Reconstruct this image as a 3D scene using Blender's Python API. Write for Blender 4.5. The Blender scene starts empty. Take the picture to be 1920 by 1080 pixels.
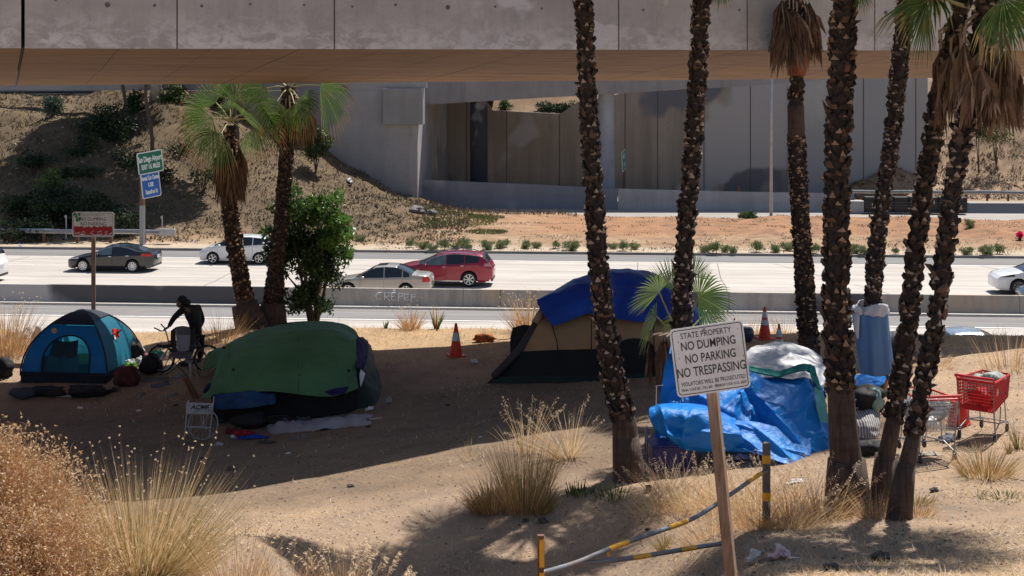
import bpy, math, random
from mathutils import Vector, Matrix, noise, Euler
R = math.radians
rnd = random.Random(7)
S = bpy.context.scene
COL = S.collection
F = 2400.0; HY = 167.0; CZ = 6.1            # focal length in photo pixels, horizon row, eye height
PHI = R(4.2); SP, CP = math.sin(PHI), math.cos(PHI)
ZH = -3.6                                    # level of the freeway

# ------------------------------------------------------------------ terrain
def sm(a, b, x):
    t = min(1, max(0, (x-a)/(b-a))); return t*t*(3-2*t)
def lerp(a, b, t): return a+(b-a)*t
CAMP = [(-20,5.2),(0,4.5),(6,3.25),(10,2.2),(12,1.7),(15,1.12),(20,.55),(25,.15),(28,0),(32,-.06),(34,-.12),(60,-.3)]
def pl(tab, x):
    if x <= tab[0][0]: return tab[0][1]
    for (a, b), (c, d) in zip(tab, tab[1:]):
        if x <= c: return b+(d-b)*(x-a)/(c-a)
    return tab[-1][1]
def nz(x, y, s, seed=0): return noise.noise(Vector((x*s+seed*7.3, y*s-seed*3.1, seed*1.7)))
def vw(X, Y): return X*SP+Y*CP, X*CP-Y*SP
def g(X, Y):
    v, w = vw(X, Y)
    c = pl(CAMP, Y)*1.0
    c += pl([(-14,-1.15),(-4.5,-.9),(1.6,-.32),(5,.05),(8,.4),(11,.65),(16,.8)], X)*sm(13, 18, Y)*sm(32, 25, Y) - .2*sm(-6, -10, X)*sm(24, 31, Y)
    c -= .85*sm(8.8, 12.3, Y)*sm(18.5, 14, Y)*sm(-3.0, -1.6, X)*sm(2.6, .8, X)
    c += .07*nz(X, Y, .35, 1)*sm(8, 12, Y) + .035*nz(X, Y, 1.3, 2) + .012*nz(X, Y, 4.5, 3)
    if v < 32.6: return c
    if v < 75.3:
        return lerp(c, ZH-.06, sm(32.8, 38.2, v))
    m = ZH + .12 + .25*sm(76, 84, v)*sm(100, 92, v) + .22*nz(X, Y, .12, 5)*sm(76, 80, v)*sm(99, 93, v)
    m += .45*max(0, nz(X, Y, .3, 6))*sm(6, 16, X)*sm(82, 86, v)*sm(97, 92, v)
    m = lerp(m, ZH-.06, sm(94, 95.5, v)*sm(3, 7, X))
    m = lerp(m, ZH-.06, sm(99, 100, v))
    hl = 9.5*sm(77.5, 107, v)*sm(-1.5, -27, X)
    hl += (.9*nz(X, Y, .16, 8)+.4*nz(X, Y, .5, 9)+.12*nz(X, Y, 2, 9))*min(1, hl/2)
    if v > 102.2 and X > -16.5: hl = 0
    hr = 0
    if v > 100: hr = 12.5*sm(28, 50, X)*sm(115.2, 122+15*sm(34, 41, X), v) ; hr += (.5*nz(X, Y, .16, 8)+.25*nz(X, Y, .6, 9))*min(1, hr/2)
    z = m+hl+hr
    if v > 121.6 and X < 38.5: z = max(z, 3.6+.35*min(8, v-121.6)+.3*nz(X, Y, .5, 12))
    return z
def P(px, py, Y):                                # a pixel of the photo at a known distance
    return Vector(((px-960)/F*Y, Y, CZ-(py-HY)/F*Y))
def G(px, py, y0=8, y1=140):                     # the ground point seen at a pixel
    Y = y0; st = .25
    while Y < y1:
        p = P(px, py, Y)
        if p.z <= g(p.x, p.y): break
        Y += st
    lo, hi = Y-st, Y
    for _ in range(20):
        m = (lo+hi)/2; p = P(px, py, m)
        if p.z <= g(p.x, p.y): hi = m
        else: lo = m
    p = P(px, py, hi); p.z = g(p.x, p.y); return p
def gp(X, Y, dz=0): return Vector((X, Y, g(X, Y)+dz))
def GX(px, Y, dz=0):
    X = (px-960)/F*Y; return Vector((X, Y, g(X, Y)+dz))

# ------------------------------------------------------------------ objects
WM = {}
def setp(o, label=None, cat=None, group=None, kind=None):
    if label: o['label'] = label
    if cat: o['category'] = cat
    if group: o['group'] = group
    if kind: o['kind'] = kind
    return o
def T(name, label, cat, loc=(0,0,0), rz=0, group=None):
    o = bpy.data.objects.new(name, None); COL.objects.link(o)
    o.empty_display_size = .1
    o.location = loc; o.rotation_euler = (0, 0, rz)
    WM[o.name] = Matrix.Translation(Vector(loc)) @ Matrix.Rotation(rz, 4, 'Z')
    return setp(o, label, cat, group)
class MB:
    def __init__(s): s.v = []; s.f = []; s.m = []
    def add(s, vs, fs, m=0):
        k = len(s.v); s.v.extend([tuple(p) for p in vs])
        s.f.extend([tuple(i+k for i in f) for f in fs]); s.m.extend([m]*len(fs))
    def box(s, c, d, rz=0, m=0, M=None):
        x, y, z = d[0]/2, d[1]/2, d[2]/2
        vs = [Vector(p) for p in ((-x,-y,-z),(x,-y,-z),(x,y,-z),(-x,y,-z),(-x,-y,z),(x,-y,z),(x,y,z),(-x,y,z))]
        A = Matrix.Translation(Vector(c)) @ (M if M else Matrix.Rotation(rz, 4, 'Z'))
        s.add([A@p for p in vs], [(0,3,2,1),(4,5,6,7),(0,1,5,4),(1,2,6,5),(2,3,7,6),(3,0,4,7)], m)
    def tube(s, pts, r, n=8, m=0, cap=True, closed=False):
        pts = [Vector(p) for p in pts]; k = len(pts)
        if not isinstance(r, (list, tuple)): r = [r]*k
        vs = []; up = None
        for i, p in enumerate(pts):
            if closed: d = pts[(i+1) % k]-pts[i-1]
            else: d = pts[min(k-1, i+1)]-pts[max(0, i-1)]
            if d.length < 1e-9: d = Vector((0,0,1))
            d.normalize()
            if up is None: up = Vector((0,0,1)) if abs(d.z) < .9 else Vector((1,0,0))
            a = d.cross(up)
            if a.length < 1e-6: a = d.orthogonal()
            a.normalize(); b = a.cross(d); up = b if not closed else up
            for j in range(n):
                t = 2*math.pi*j/n; vs.append(p+(a*math.cos(t)+b*math.sin(t))*r[i])
        fs = []
        for i in range(k if closed else k-1):
            i2 = (i+1) % k
            for j in range(n):
                j2 = (j+1) % n; fs.append((i*n+j, i*n+j2, i2*n+j2, i2*n+j))
        if cap and not closed: fs.append(tuple(range(n))[::-1]); fs.append(tuple((k-1)*n+j for j in range(n)))
        s.add(vs, fs, m)
    def lathe(s, prof, n=16, c=(0,0,0), M=None, m=0):
        A = Matrix.Translation(Vector(c)) @ (M if M else Matrix.Identity(4))
        vs = []; fs = []
        for r, z in prof:
            for j in range(n):
                t = 2*math.pi*j/n; vs.append(A@Vector((r*math.cos(t), r*math.sin(t), z)))
        for i in range(len(prof)-1):
            for j in range(n):
                j2 = (j+1) % n; fs.append((i*n+j, i*n+j2, (i+1)*n+j2, (i+1)*n+j))
        s.add(vs, fs, m)
    def ball(s, c, r, nu=10, nv=7, m=0, M=None, nzamp=0, seed=0):
        if not isinstance(r, (tuple, list)): r = (r, r, r)
        vs = []; fs = []; c = Vector(c)
        for i in range(nv+1):
            a = math.pi*i/nv
            for j in range(nu):
                b = 2*math.pi*j/nu
                d = Vector((math.sin(a)*math.cos(b), math.sin(a)*math.sin(b), math.cos(a)))
                q = 1+nzamp*noise.noise(d*1.7+Vector((seed*3.3,0,0)))+nzamp*.35*(.4-abs(noise.noise(d*4.5+Vector((seed,0,0))))*2) if nzamp else 1
                q = Vector((d.x*r[0]*q, d.y*r[1]*q, d.z*r[2]*q))
                vs.append(c+(M@q if M else q))
        for i in range(nv):
            for j in range(nu):
                j2 = (j+1) % nu; fs.append((i*nu+j, (i+1)*nu+j, (i+1)*nu+j2, i*nu+j2))
        s.add(vs, fs, m)
    def grid(s, rows, m=0, mf=None, closed=False):
        nr, nc = len(rows), len(rows[0]); k = len(s.v)
        for r_ in rows: s.v.extend([tuple(p) for p in r_])
        for i in range(nr-1):
            for j in range(nc if closed else nc-1):
                j2 = (j+1) % nc
                mm = mf(i/(nr-1), j/(nc-1)) if mf else m
                if mm is None: continue
                s.f.append((k+i*nc+j, k+i*nc+j2, k+(i+1)*nc+j2, k+(i+1)*nc+j)); s.m.append(mm)
    def build(s, name, mats, parent=None, smooth=False, local=False, solid=0, bevel=0, loc=None):
        if not isinstance(mats, (list, tuple)): mats = [mats]
        vs = s.v
        o = None
        me = bpy.data.meshes.new(name)
        if parent is not None:
            W = WM[parent.name]
            if not local:
                I = W.inverted(); vs = [I@Vector(p) for p in vs]
        elif loc is not None:
            L = Vector(loc); vs = [Vector(p)-L for p in vs]
        me.from_pydata([tuple(p) for p in vs], [], s.f)
        for mt in mats: me.materials.append(mt)
        if len(mats) > 1: me.polygons.foreach_set('material_index', s.m)
        if smooth: me.polygons.foreach_set('use_smooth', [True]*len(s.f))
        me.update()
        o = bpy.data.objects.new(name, me); COL.objects.link(o)
        if parent is not None: o.parent = parent; WM[o.name] = WM[parent.name]
        elif loc is not None: o.location = loc; WM[o.name] = Matrix.Translation(Vector(loc))
        else: WM[o.name] = Matrix.Identity(4)
        if bevel:
            b = o.modifiers.new('bevel', 'BEVEL'); b.width = bevel; b.segments = 2; b.limit_method = 'ANGLE'
        if solid:
            b = o.modifiers.new('thick', 'SOLIDIFY'); b.thickness = solid; b.offset = 0
        return o
def copy_thing(o, loc, rz=0, sc=None, label=None, group=None):
    c = o.copy(); COL.objects.link(c); c.location = loc; c.rotation_euler = (0, 0, rz)
    if sc is not None: c.scale = (sc, sc, sc) if not isinstance(sc, (tuple, list)) else sc
    if label: c['label'] = label
    if group: c['group'] = group
    for ch in o.children:
        d = ch.copy(); COL.objects.link(d); d.parent = c
        for e in ch.children:
            f = e.copy(); COL.objects.link(f); f.parent = d
    return c
def catmull(p, t):
    n = len(p)-1; x = t*n; i = min(n-1, int(x)); u = x-i
    a = p[i-1] if i > 0 else p[0]*2-p[1]
    b, c = p[i], p[i+1]
    d = p[i+2] if i+2 <= n else p[n]*2-p[n-1]
    return .5*((2*b)+(c-a)*u+(2*a-5*b+4*c-d)*u*u+(3*b-a-3*c+d)*u*u*u)
def add_creases(gr, n, amp, seed, w=.03, lines=()):
    rr = random.Random(seed); nu, nv = len(gr)-1, len(gr[0])-1; L = list(lines)
    for i in range(n):
        u0, v0 = rr.random(), rr.random(); a = rr.uniform(-1.9, 1.9)+1.57; l = rr.uniform(.25, .7)
        L.append((u0, v0, u0+math.sin(a)*l, v0+math.cos(a)*l*.7, amp*rr.choice((1,1,-1))*rr.uniform(.4,1.2), w*rr.uniform(.6,1.6)))
    out = [[p.copy() for p in r_] for r_ in gr]
    for i in range(nu+1):
        for j in range(nv+1):
            a = gr[min(nu, i+1)][j]-gr[max(0, i-1)][j]; b = gr[i][min(nv, j+1)]-gr[i][max(0, j-1)]; nn = a.cross(b)
            if nn.length < 1e-9: continue
            nn.normalize(); u, v = i/nu, j/nv; s = 0
            for u0, v0, u1, v1, A, ww in L:
                dx, dy = u1-u0, v1-v0; t = ((u-u0)*dx+(v-v0)*dy)/(dx*dx+dy*dy); tc = min(1, max(0, t)); d = math.hypot(u-u0-dx*tc, v-v0-dy*tc)
                s += A*math.exp(-d/ww)*(math.sin(math.pi*min(1, max(.0, tc*.9+.05))))
            out[i][j] += nn*s
    return out
def patch(ctrl, nu=30, nv=40, amp=.02, sc=2.0, seed=0, off=0, ridge=True):
    rows = [[Vector(q) for q in r_] for r_ in ctrl]
    cols = [[catmull(r_, j/nv) for j in range(nv+1)] for r_ in rows]
    gr = [[catmull([cols[k][j] for k in range(len(cols))], i/nu) for j in range(nv+1)] for i in range(nu+1)]
    if amp or off:
        out = []
        for i in range(nu+1):
            r_ = []
            for j in range(nv+1):
                a = gr[min(nu, i+1)][j]-gr[max(0, i-1)][j]; b = gr[i][min(nv, j+1)]-gr[i][max(0, j-1)]
                n = b.cross(a)
                if n.length > 1e-9: n.normalize()
                p = gr[i][j]
                q = p*sc+Vector((seed*5.1, 0, seed*2.7))
                w = noise.noise(q)
                if ridge: w = -(.55*(.5-abs(w)*2)+.4*noise.noise(q*.6)+.4*(.4-abs(noise.noise(q*2.3+Vector((0,9,0))))*2)+.16*(.4-abs(noise.noise(q*5.1))*2))
                r_.append(p+n*(w*amp+off))
            out.append(r_)
        gr = out
    return gr
def PR(rows): return [[P(*q) for q in r_] for r_ in rows]
def text(s, size, mat, name='lettering', parent=None, M=Matrix.Identity(4), align='CENTER', ext=.0015, sx=1.0, shear=0, off=0.0):
    c = bpy.data.curves.new('t', 'FONT'); c.body = s; c.size = size; c.align_x = align; c.align_y = 'CENTER'
    c.extrude = ext; c.shear = shear; c.resolution_u = 3; c.offset = off
    o = bpy.data.objects.new('t', c); COL.objects.link(o)
    me = bpy.data.meshes.new_from_object(o.evaluated_get(bpy.context.evaluated_depsgraph_get()))
    bpy.data.objects.remove(o); bpy.data.curves.remove(c)
    A = M @ Matrix.Diagonal((sx, 1, 1, 1))
    mb = MB(); mb.add([A@v.co for v in me.vertices], [tuple(p.vertices) for p in me.polygons])
    bpy.data.meshes.remove(me)
    return mb if name is None else mb.build(name, mat, parent, local=True)

# ------------------------------------------------------------------ materials
def srgb(r, g_, b): 
    f = lambda c: (c/255/12.92 if c/255 <= .04045 else ((c/255+.055)/1.055)**2.4)
    return (f(r), f(g_), f(b), 1)
class NT:
    def __init__(s, name):
        s.m = bpy.data.materials.new(name); s.m.use_nodes = True; s.t = s.m.node_tree
        s.b = s.t.nodes['Principled BSDF']; s.out = s.t.nodes['Material Output']
    def n(s, typ, **kw):
        o = s.t.nodes.new(typ)
        for k, v in kw.items(): setattr(o, k, v)
        return o
    def l(s, a, b): s.t.links.new(a, b)
    def coord(s, scale=(1,1,1), kind='Object'):
        tc = s.n('ShaderNodeTexCoord'); mp = s.n('ShaderNodeMapping'); mp.inputs['Scale'].default_value = scale
        s.l(tc.outputs[kind], mp.inputs[0]); return mp.outputs[0]
    def noise(s, co, scale, detail=5, rough=.6, dist=0):
        t = s.n('ShaderNodeTexNoise'); t.inputs['Scale'].default_value = scale; t.inputs['Detail'].default_value = detail
        t.inputs['Roughness'].default_value = rough; t.inputs['Distortion'].default_value = dist
        s.l(co, t.inputs['Vector']); return t.outputs['Fac']
    def ramp(s, fac, stops):
        r_ = s.n('ShaderNodeValToRGB'); e = r_.color_ramp.elements
        while len(e) < len(stops): e.new(.5)
        for q, (p, c) in zip(e, stops): q.position = p; q.color = c if len(c) == 4 else (*c, 1)
        s.l(fac, r_.inputs[0]); return r_.outputs[0]
    def mix(s, fac, a, b, mode='MIX'):
        x = s.n('ShaderNodeMix', data_type='RGBA', blend_type=mode)
        for inp, v in ((x.inputs['Factor'], fac), (x.inputs['A'], a), (x.inputs['B'], b)):
            if isinstance(v, (int, float)): inp.default_value = v
            elif isinstance(v, tuple): inp.default_value = v if len(v) == 4 else (*v, 1)
            else: s.l(v, inp)
        return x.outputs['Result']
    def bump(s, h, st=.3, d=.02, prev=None):
        b = s.n('ShaderNodeBump'); b.inputs['Strength'].default_value = st; b.inputs['Distance'].default_value = d
        s.l(h, b.inputs['Height'])
        if prev: s.l(prev, b.inputs['Normal'])
        s.l(b.outputs[0], s.b.inputs['Normal']); return b.outputs[0]
    def color(s, c):
        if isinstance(c, tuple): s.b.inputs['Base Color'].default_value = c if len(c) == 4 else (*c, 1)
        else: s.l(c, s.b.inputs['Base Color'])
    def set(s, **kw):
        for k, v in kw.items():
            k = {'rough': 'Roughness', 'metal': 'Metallic', 'spec': 'Specular IOR Level', 'coat': 'Coat Weight', 'coatr': 'Coat Roughness',
                 'trans': 'Transmission Weight', 'sheen': 'Sheen Weight', 'alpha': 'Alpha'}[k]
            s.b.inputs[k].default_value = v
def plain(name, c, rough=.6, metal=0, var=.12, sc=8, bump=0, bsc=40, spec=.5, coat=0, grime=None):
    k = NT(name); co = k.coord()
    c = tuple(c[:3]); a = tuple(max(0, x*(1-var)) for x in c); b = tuple(min(1, x*(1+var)) for x in c)
    col = k.ramp(k.noise(co, sc), [(.3, a), (.7, b)])
    if grime: col = k.mix(k.ramp(k.noise(co, sc*.35, 7, .7), [(.45, (0,0,0)), (.7, (1,1,1))]), col, grime)
    k.color(col); k.set(rough=rough, metal=metal, spec=spec, coat=coat)
    if bump: k.bump(k.noise(co, bsc, 4), bump, .01)
    return k.m
def leafy(name, c1, c2, sc=3, rough=.55, tr=.25, spec=.4):
    k = NT(name); co = k.coord()
    col = k.ramp(k.noise(co, sc, 3), [(.3, c1), (.7, c2)])
    k.color(col); k.set(rough=rough, spec=spec)
    t = k.n('ShaderNodeBsdfTranslucent'); k.l(col, t.inputs[0])
    x = k.n('ShaderNodeMixShader'); x.inputs[0].default_value = tr
    k.l(k.b.outputs[0], x.inputs[1]); k.l(t.outputs[0], x.inputs[2]); k.l(x.outputs[0], k.out.inputs[0])
    return k.m
def fabric(name, c, rough=.7, tr=.15, bump=.25, bsc=9, var=.15, spec=.3, sc=1.5, fine=60):
    k = NT(name); co = k.coord(); c = tuple(c[:3])
    col = k.ramp(k.noise(co, sc, 6, .65), [(.3, tuple(x*(1-var) for x in c)), (.7, tuple(min(1, x*(1+var)) for x in c))])
    k.color(col); k.set(rough=rough, spec=spec)
    k.bump(k.noise(co, bsc, 8, .6, 1.5), bump, .03)
    if tr:
        t = k.n('ShaderNodeBsdfTranslucent'); k.l(col, t.inputs[0])
        x = k.n('ShaderNodeMixShader'); x.inputs[0].default_value = tr
        k.l(k.b.outputs[0], x.inputs[1]); k.l(t.outputs[0], x.inputs[2]); k.l(x.outputs[0], k.out.inputs[0])
    return k.m
def concrete(name, c, dark, streak=.5, patches=None, sc=1.0, bump=.25, kind='Object', seams=None, stainlo=.45):
    k = NT(name); co = k.coord(kind=kind); cs = k.coord((1, 1, .06), kind)
    c = tuple(c); base = k.ramp(k.noise(co, .45*sc, 8, .65), [(.3, tuple(x*.78 for x in c)), (.72, tuple(x*1.15 for x in c))])
    base = k.mix(k.ramp(k.noise(cs, 1.6*sc, 6, .7), [(stainlo, (0,0,0)), (.75, (streak,)*3)]), base, dark)
    base = k.mix(k.ramp(k.noise(co, 14*sc, 6, .7), [(.3, (.5,)*3), (.6, (0,)*3)]), base, tuple(x*.7 for x in c))
    if patches:
        for q, (pc, psc, lo, hi) in enumerate(patches):
            mp = k.n('ShaderNodeMapping'); mp.inputs['Location'].default_value = (q*13.1, q*5.7, q*3.3); k.l(co, mp.inputs[0])
            base = k.mix(k.ramp(k.noise(mp.outputs[0], psc, 3, .5), [(lo, (0,0,0)), (hi, (1,1,1))]), base, pc)
    if name == 'fascia_concrete':
        sx = k.n('ShaderNodeSeparateXYZ'); k.l(co, sx.inputs[0]); mr = k.n('ShaderNodeMapRange'); mr.inputs['From Min'].default_value = .75; mr.inputs['From Max'].default_value = .15; k.l(sx.outputs['Z'], mr.inputs[0])
        ef = k.n('ShaderNodeMath', operation='MULTIPLY'); k.l(mr.outputs[0], ef.inputs[0]); k.l(k.ramp(k.noise(k.coord((.8,.8,1.6)), 2.6, 8, .75, .6), [(.44, (0,)*3), (.56, (1,)*3)]), ef.inputs[1])
        base = k.mix(ef.outputs[0], base, (.66,.65,.66)); base = k.mix(k.ramp(k.noise(co, 7, 9, .8), [(.52, (0,)*3), (.68, (.55,)*3)]), base, (.25,.235,.23))
    k.color(base); k.set(rough=.85, spec=.3)
    b = k.bump(k.noise(co, 3*sc, 8, .7), bump, .03); k.bump(k.noise(co, 60*sc, 4), .15, .01, b)
    return k.m
# ------------------------------------------------------------------ camera, light
cam = bpy.data.cameras.new('camera'); co = bpy.data.objects.new('camera', cam); COL.objects.link(co)
co.location = (0, 0, CZ); co.rotation_euler = (R(90), 0, 0)
cam.lens = 45; cam.sensor_width = 36; cam.shift_y = -(540-HY)/1920; cam.clip_end = 5000; cam.clip_start = .1
S.camera = co
S.render.resolution_x = 1024; S.render.resolution_y = 576
AZ, EL = R(37), R(60.5)                         # the sun stands beyond the bridge, to the right
wd = bpy.data.worlds.new('World'); S.world = wd; wd.use_nodes = True
sk = wd.node_tree.nodes.new('ShaderNodeTexSky'); sk.sky_type = 'NISHITA'; sk.sun_disc = False
sk.sun_elevation = EL; sk.sun_rotation = AZ; sk.air_density = 1.0; sk.dust_density = 1.0
wd.node_tree.links.new(sk.outputs[0], wd.node_tree.nodes['Background'].inputs[0])
wd.node_tree.nodes['Background'].inputs[1].default_value = .074
sl = bpy.data.lights.new('sun', 'SUN'); sl.energy = 5.0; sl.angle = R(.55); sl.color = (1, .945, .87)
so = bpy.data.objects.new('sun', sl); COL.objects.link(so)
sd = Vector((math.sin(AZ)*math.cos(EL), math.cos(AZ)*math.cos(EL), math.sin(EL)))
so.rotation_euler = sd.to_track_quat('Z', 'Y').to_euler(); so.location = (20, 40, 60)
S.view_settings.view_transform = 'Standard'; S.view_settings.look = 'None'; S.view_settings.gamma = 1
S.view_settings.exposure = .40
S.cycles.max_bounces = 5; S.cycles.diffuse_bounces = 3; S.cycles.glossy_bounces = 2; S.cycles.transparent_max_bounces = 8
S.cycles.use_denoising = True

def W(v, w, z): return Vector((v*SP+w*CP, v*CP-w*SP, z))
def wp(px, v):                                  # along-road coordinate seen at a photo column
    u = (px-960)/F; Y = v/(u*SP+CP); return u*Y*CP-Y*SP

# ------------------------------------------------------------------ ground
def tint(X, Y):
    v, w = vw(X, Y)
    n = .5+.5*nz(X, Y, .5, 21); n2 = .5+.5*nz(X, Y, 1.7, 22)
    if v < 33.5:
        c = Vector((.405, .30, .222)).lerp(Vector((.47, .342, .24)), sm(.4, .7, n))
        c = c.lerp(Vector((.33, .275, .225)), .6*sm(.55, .8, n2)*sm(22, 14, Y))
        c = c.lerp(Vector((.46, .32, .18)), sm(28.5, 31, v)*.7)
        c *= 1-.42*sm(18, 20, Y)*sm(29.5, 27, Y)*sm(8, 5, X)  # bridge shade deepened in the soil colour of the camp
        return c
    if v < 75.5: return Vector((.3, .24, .17))
    c = Vector((.30, .195, .125)).lerp(Vector((.36, .26, .17)), sm(.35, .7, n))
    c = c.lerp(Vector((.48, .40, .31)), sm(79, 76.5, v))
    c = c.lerp(Vector((.33, .165, .09)), .8*sm(81, 85, v)*sm(-5, 6, X)*sm(99, 95, v)*sm(.2, .5, n2+.2))
    c = c.lerp(Vector((.21, .125, .085)), .8*sm(.48, .62, n2)*sm(79, 82, v)*sm(6, 14, X)*sm(100, 96, v))
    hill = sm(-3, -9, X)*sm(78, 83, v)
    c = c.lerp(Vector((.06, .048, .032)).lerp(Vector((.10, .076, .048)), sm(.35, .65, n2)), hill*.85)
    c = c.lerp(Vector((.38, .27, .19)).lerp(Vector((.22, .16, .11)), sm(.4, .65, n2)), sm(30, 36, X)*sm(113, 117, v))
    if 121.2 < v and X < 38: c = c*.55
    return c
def axis(segs):
    out = []
    for a, b, st in segs:
        k = max(1, round((b-a)/st)); out += [a+(b-a)*i/k for i in range(k)]
    out.append(segs[-1][1]); return out
xs = axis([(-900,-120,130),(-120,-45,4),(-45,-14,.5),(-14,14,.2),(14,52,.5),(52,120,4),(120,900,130)])
ys = axis([(-60,0,10),(0,8,1),(8,20,.16),(20,42,.2),(42,69,1.5),(69,80,.25),(80,128,.45),(128,160,4),(160,1500,120)])
gm = MB(); gc = []
for Y in ys:
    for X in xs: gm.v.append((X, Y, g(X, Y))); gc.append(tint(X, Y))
nx = len(xs)
for i in range(len(ys)-1):
    for j in range(nx-1): a = i*nx+j; gm.f.append((a, a+1, a+nx+1, a+nx))
gm.m = [0]*len(gm.f)
k = NT('dirt'); cg = k.coord()
at = k.n('ShaderNodeAttribute', attribute_name='tint')
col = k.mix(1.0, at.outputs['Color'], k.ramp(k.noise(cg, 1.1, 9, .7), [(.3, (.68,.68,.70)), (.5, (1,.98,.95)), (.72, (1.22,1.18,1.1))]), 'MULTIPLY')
st = k.noise(k.coord((1, 2.2, 1)), 22, 5, .75, 1.2)
col = k.mix(k.ramp(st, [(.52, (0,0,0)), (.66, (.55,)*3)]), col, (.56, .41, .265))
col = k.mix(k.ramp(k.noise(cg, 34, 3, .6), [(.62, (0,0,0)), (.70, (.6,)*3)]), col, (.12, .09, .065))
vo = k.n('ShaderNodeTexVoronoi'); vo.inputs['Scale'].default_value = 3.4; k.l(cg, vo.inputs['Vector'])
col = k.mix(k.ramp(vo.outputs['Distance'], [(.05, (.8,)*3), (.075, (0,)*3)]), col, (.1, .085, .07))
k.color(col); k.set(rough=.95, spec=.15)
b1 = k.bump(k.noise(cg, 4, 10, .8), .9, .08); k.bump(st, .5, .015, b1)
DIRT = k.m
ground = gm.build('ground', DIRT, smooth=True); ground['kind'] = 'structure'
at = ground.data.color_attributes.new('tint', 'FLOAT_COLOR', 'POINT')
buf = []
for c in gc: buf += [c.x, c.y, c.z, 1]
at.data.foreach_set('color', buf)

# ------------------------------------------------------------------ roads
def road_mat(name, a, b, crack=(.1,.09,.08), lane=.0):
    k = NT(name); c = k.coord(); cs = k.coord((.04, 1, 1))
    col = k.ramp(k.noise(cs, 1.1, 6, .6), [(.36, a), (.62, b)])
    col = k.mix(k.ramp(k.noise(cs, 5, 5, .7), [(.48, (0,)*3), (.66, (.6,)*3)]), col, tuple(x*.62 for x in a))
    col = k.mix(k.ramp(k.noise(c, .35, 6, .7), [(.5, (0,)*3), (.75, (.35,)*3)]), col, tuple(x*.8 for x in a))
    k.color(col); k.set(rough=.8, spec=.3); k.bump(k.noise(c, 30, 4), .2, .01)
    return k.m
M_conc_road = road_mat('worn_concrete_road', (.40,.365,.33), (.53,.485,.44))
M_asph = road_mat('faded_asphalt', (.17,.165,.165), (.225,.215,.21))
M_asph2 = road_mat('pale_asphalt', (.19,.18,.178), (.25,.24,.235))
M_white = plain('road_paint_white', (.74,.72,.68), .7, var=.15, sc=2)
M_black = plain('black_matt', (.012,.012,.013), .6)
M_joint = plain('dark_joint', (.12,.11,.1), .9)
def strip(name, v0, v1, z, mat, w0=-400, w1=400):
    m = MB(); n = 2
    m.add([W(v0,w0,z),W(v0,w1,z),W(v1,w1,z),W(v1,w0,z)], [(0,1,2,3)])
    o = m.build(name, mat, loc=(0,0,0)); o['kind'] = 'structure'
    return o
def rot_strip(*a):                              # strip whose object axes follow the road, so streaks run along it
    name, v0, v1, z, mat = a[:5]; w0, w1 = (a[5], a[6]) if len(a) > 5 else (-400, 400)
    me = MB(); me.add([(w0,v0,z),(w1,v0,z),(w1,v1,z),(w0,v1,z)], [(0,1,2,3)])
    o = me.build(name, mat); o.rotation_euler = (0, 0, -PHI); o['kind'] = 'structure'; return o
rot_strip('access_road', 38.6, 53.1, ZH, M_conc_road)
rot_strip('road_shoulder', 53.1, 56.05, ZH+.004, M_asph2)
rot_strip('freeway', 56.5, 72.2, ZH, M_conc_road)
rot_strip('freeway_shoulder', 72.2, 75.15, ZH+.004, M_asph)
rot_strip('far_road', 95.6, 113.5, ZH, road_mat('far_asphalt', (.30,.275,.255), (.36,.335,.31)), -9, 400)
mk = MB()
def mark(v0, v1, w0, w1, z=ZH+.008): mk.add([(w0,v0,z),(w1,v0,z),(w1,v1,z),(w0,v1,z)], [(0,1,2,3)])
mark(71.95, 72.12, -400, 400); mark(57.1, 57.22, -400, 400); mark(53.2, 53.35, -400, 400)
mark(97.0, 97.2, 3, 400, ZH+.008); mark(101.4, 101.55, 3, 400)
for vv in (60.9, 64.6, 68.3):
    w = -200
    while w < 200: mark(vv, vv+.11, w, w+3.6); w += 11
o = mk.build('road_markings', M_white); o.rotation_euler = (0,0,-PHI); o['kind'] = 'structure'
jt = MB()                                        # slab joints and sealed cracks of the freeway
def jl(pts, r=.02):
    for (a, b), (c, d) in zip(pts, pts[1:]):
        L = math.hypot(c-a, d-b); nx_, ny_ = -(d-b)/L*r, (c-a)/L*r
        z = ZH+.006
        jt.add([(a-nx_,b-ny_,z),(c-nx_,d-ny_,z),(c+nx_,d+ny_,z),(a+nx_,b+ny_,z)], [(3,2,1,0)])
for w0, dw in ((-34,.2),(-20,.15),(-8.5,.4),(1.4,.1),(5.5,.2),(15.2,-2),(26,.3),(40,.1)): 
    pts = [(w0+dw*(v-57)/5+.12*math.sin(v*3), v) for v in (56.7,59,61,63.5,66,68,70,72)]; jl(pts, .018)
jl([(20.5,72),(22.4,66.5),(24.6,61),(26.9,56.8)], .02); jl([(-26,57),(-22.8,59),(-20.5,61)], .02); jl([(-11.6,66),(-10.2,71.8)], .02)
for vv in (60.8, 64.5, 68.2): jl([(-200, vv-.14), (200, vv-.14)], .012)
o = jt.build('road_joints', M_joint); o.rotation_euler = (0,0,-PHI); o['kind'] = 'structure'
kb = MB()
kb.grid([[W(75.15, w, ZH-.05), W(75.17, w, ZH+.14), W(75.32, w, ZH+.15), W(75.33, w, ZH+.02)] for w in (-400, 400)])
M_kerb = concrete('kerb_concrete', (.30,.27,.25), (.1,.09,.08), .6)
o = kb.build('kerb', M_kerb); o['kind'] = 'structure'
kb = MB(); kb.grid([[W(55.8, w, ZH), W(55.82, w, ZH+.1), W(56.06, w, ZH+.12), W(56.07, w, ZH)] for w in (-400, 400)])
o = kb.build('kerb_gutter', plain('pale_gutter', (.5,.47,.43), .8), loc=(0,0,0)); o['kind'] = 'structure'

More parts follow.
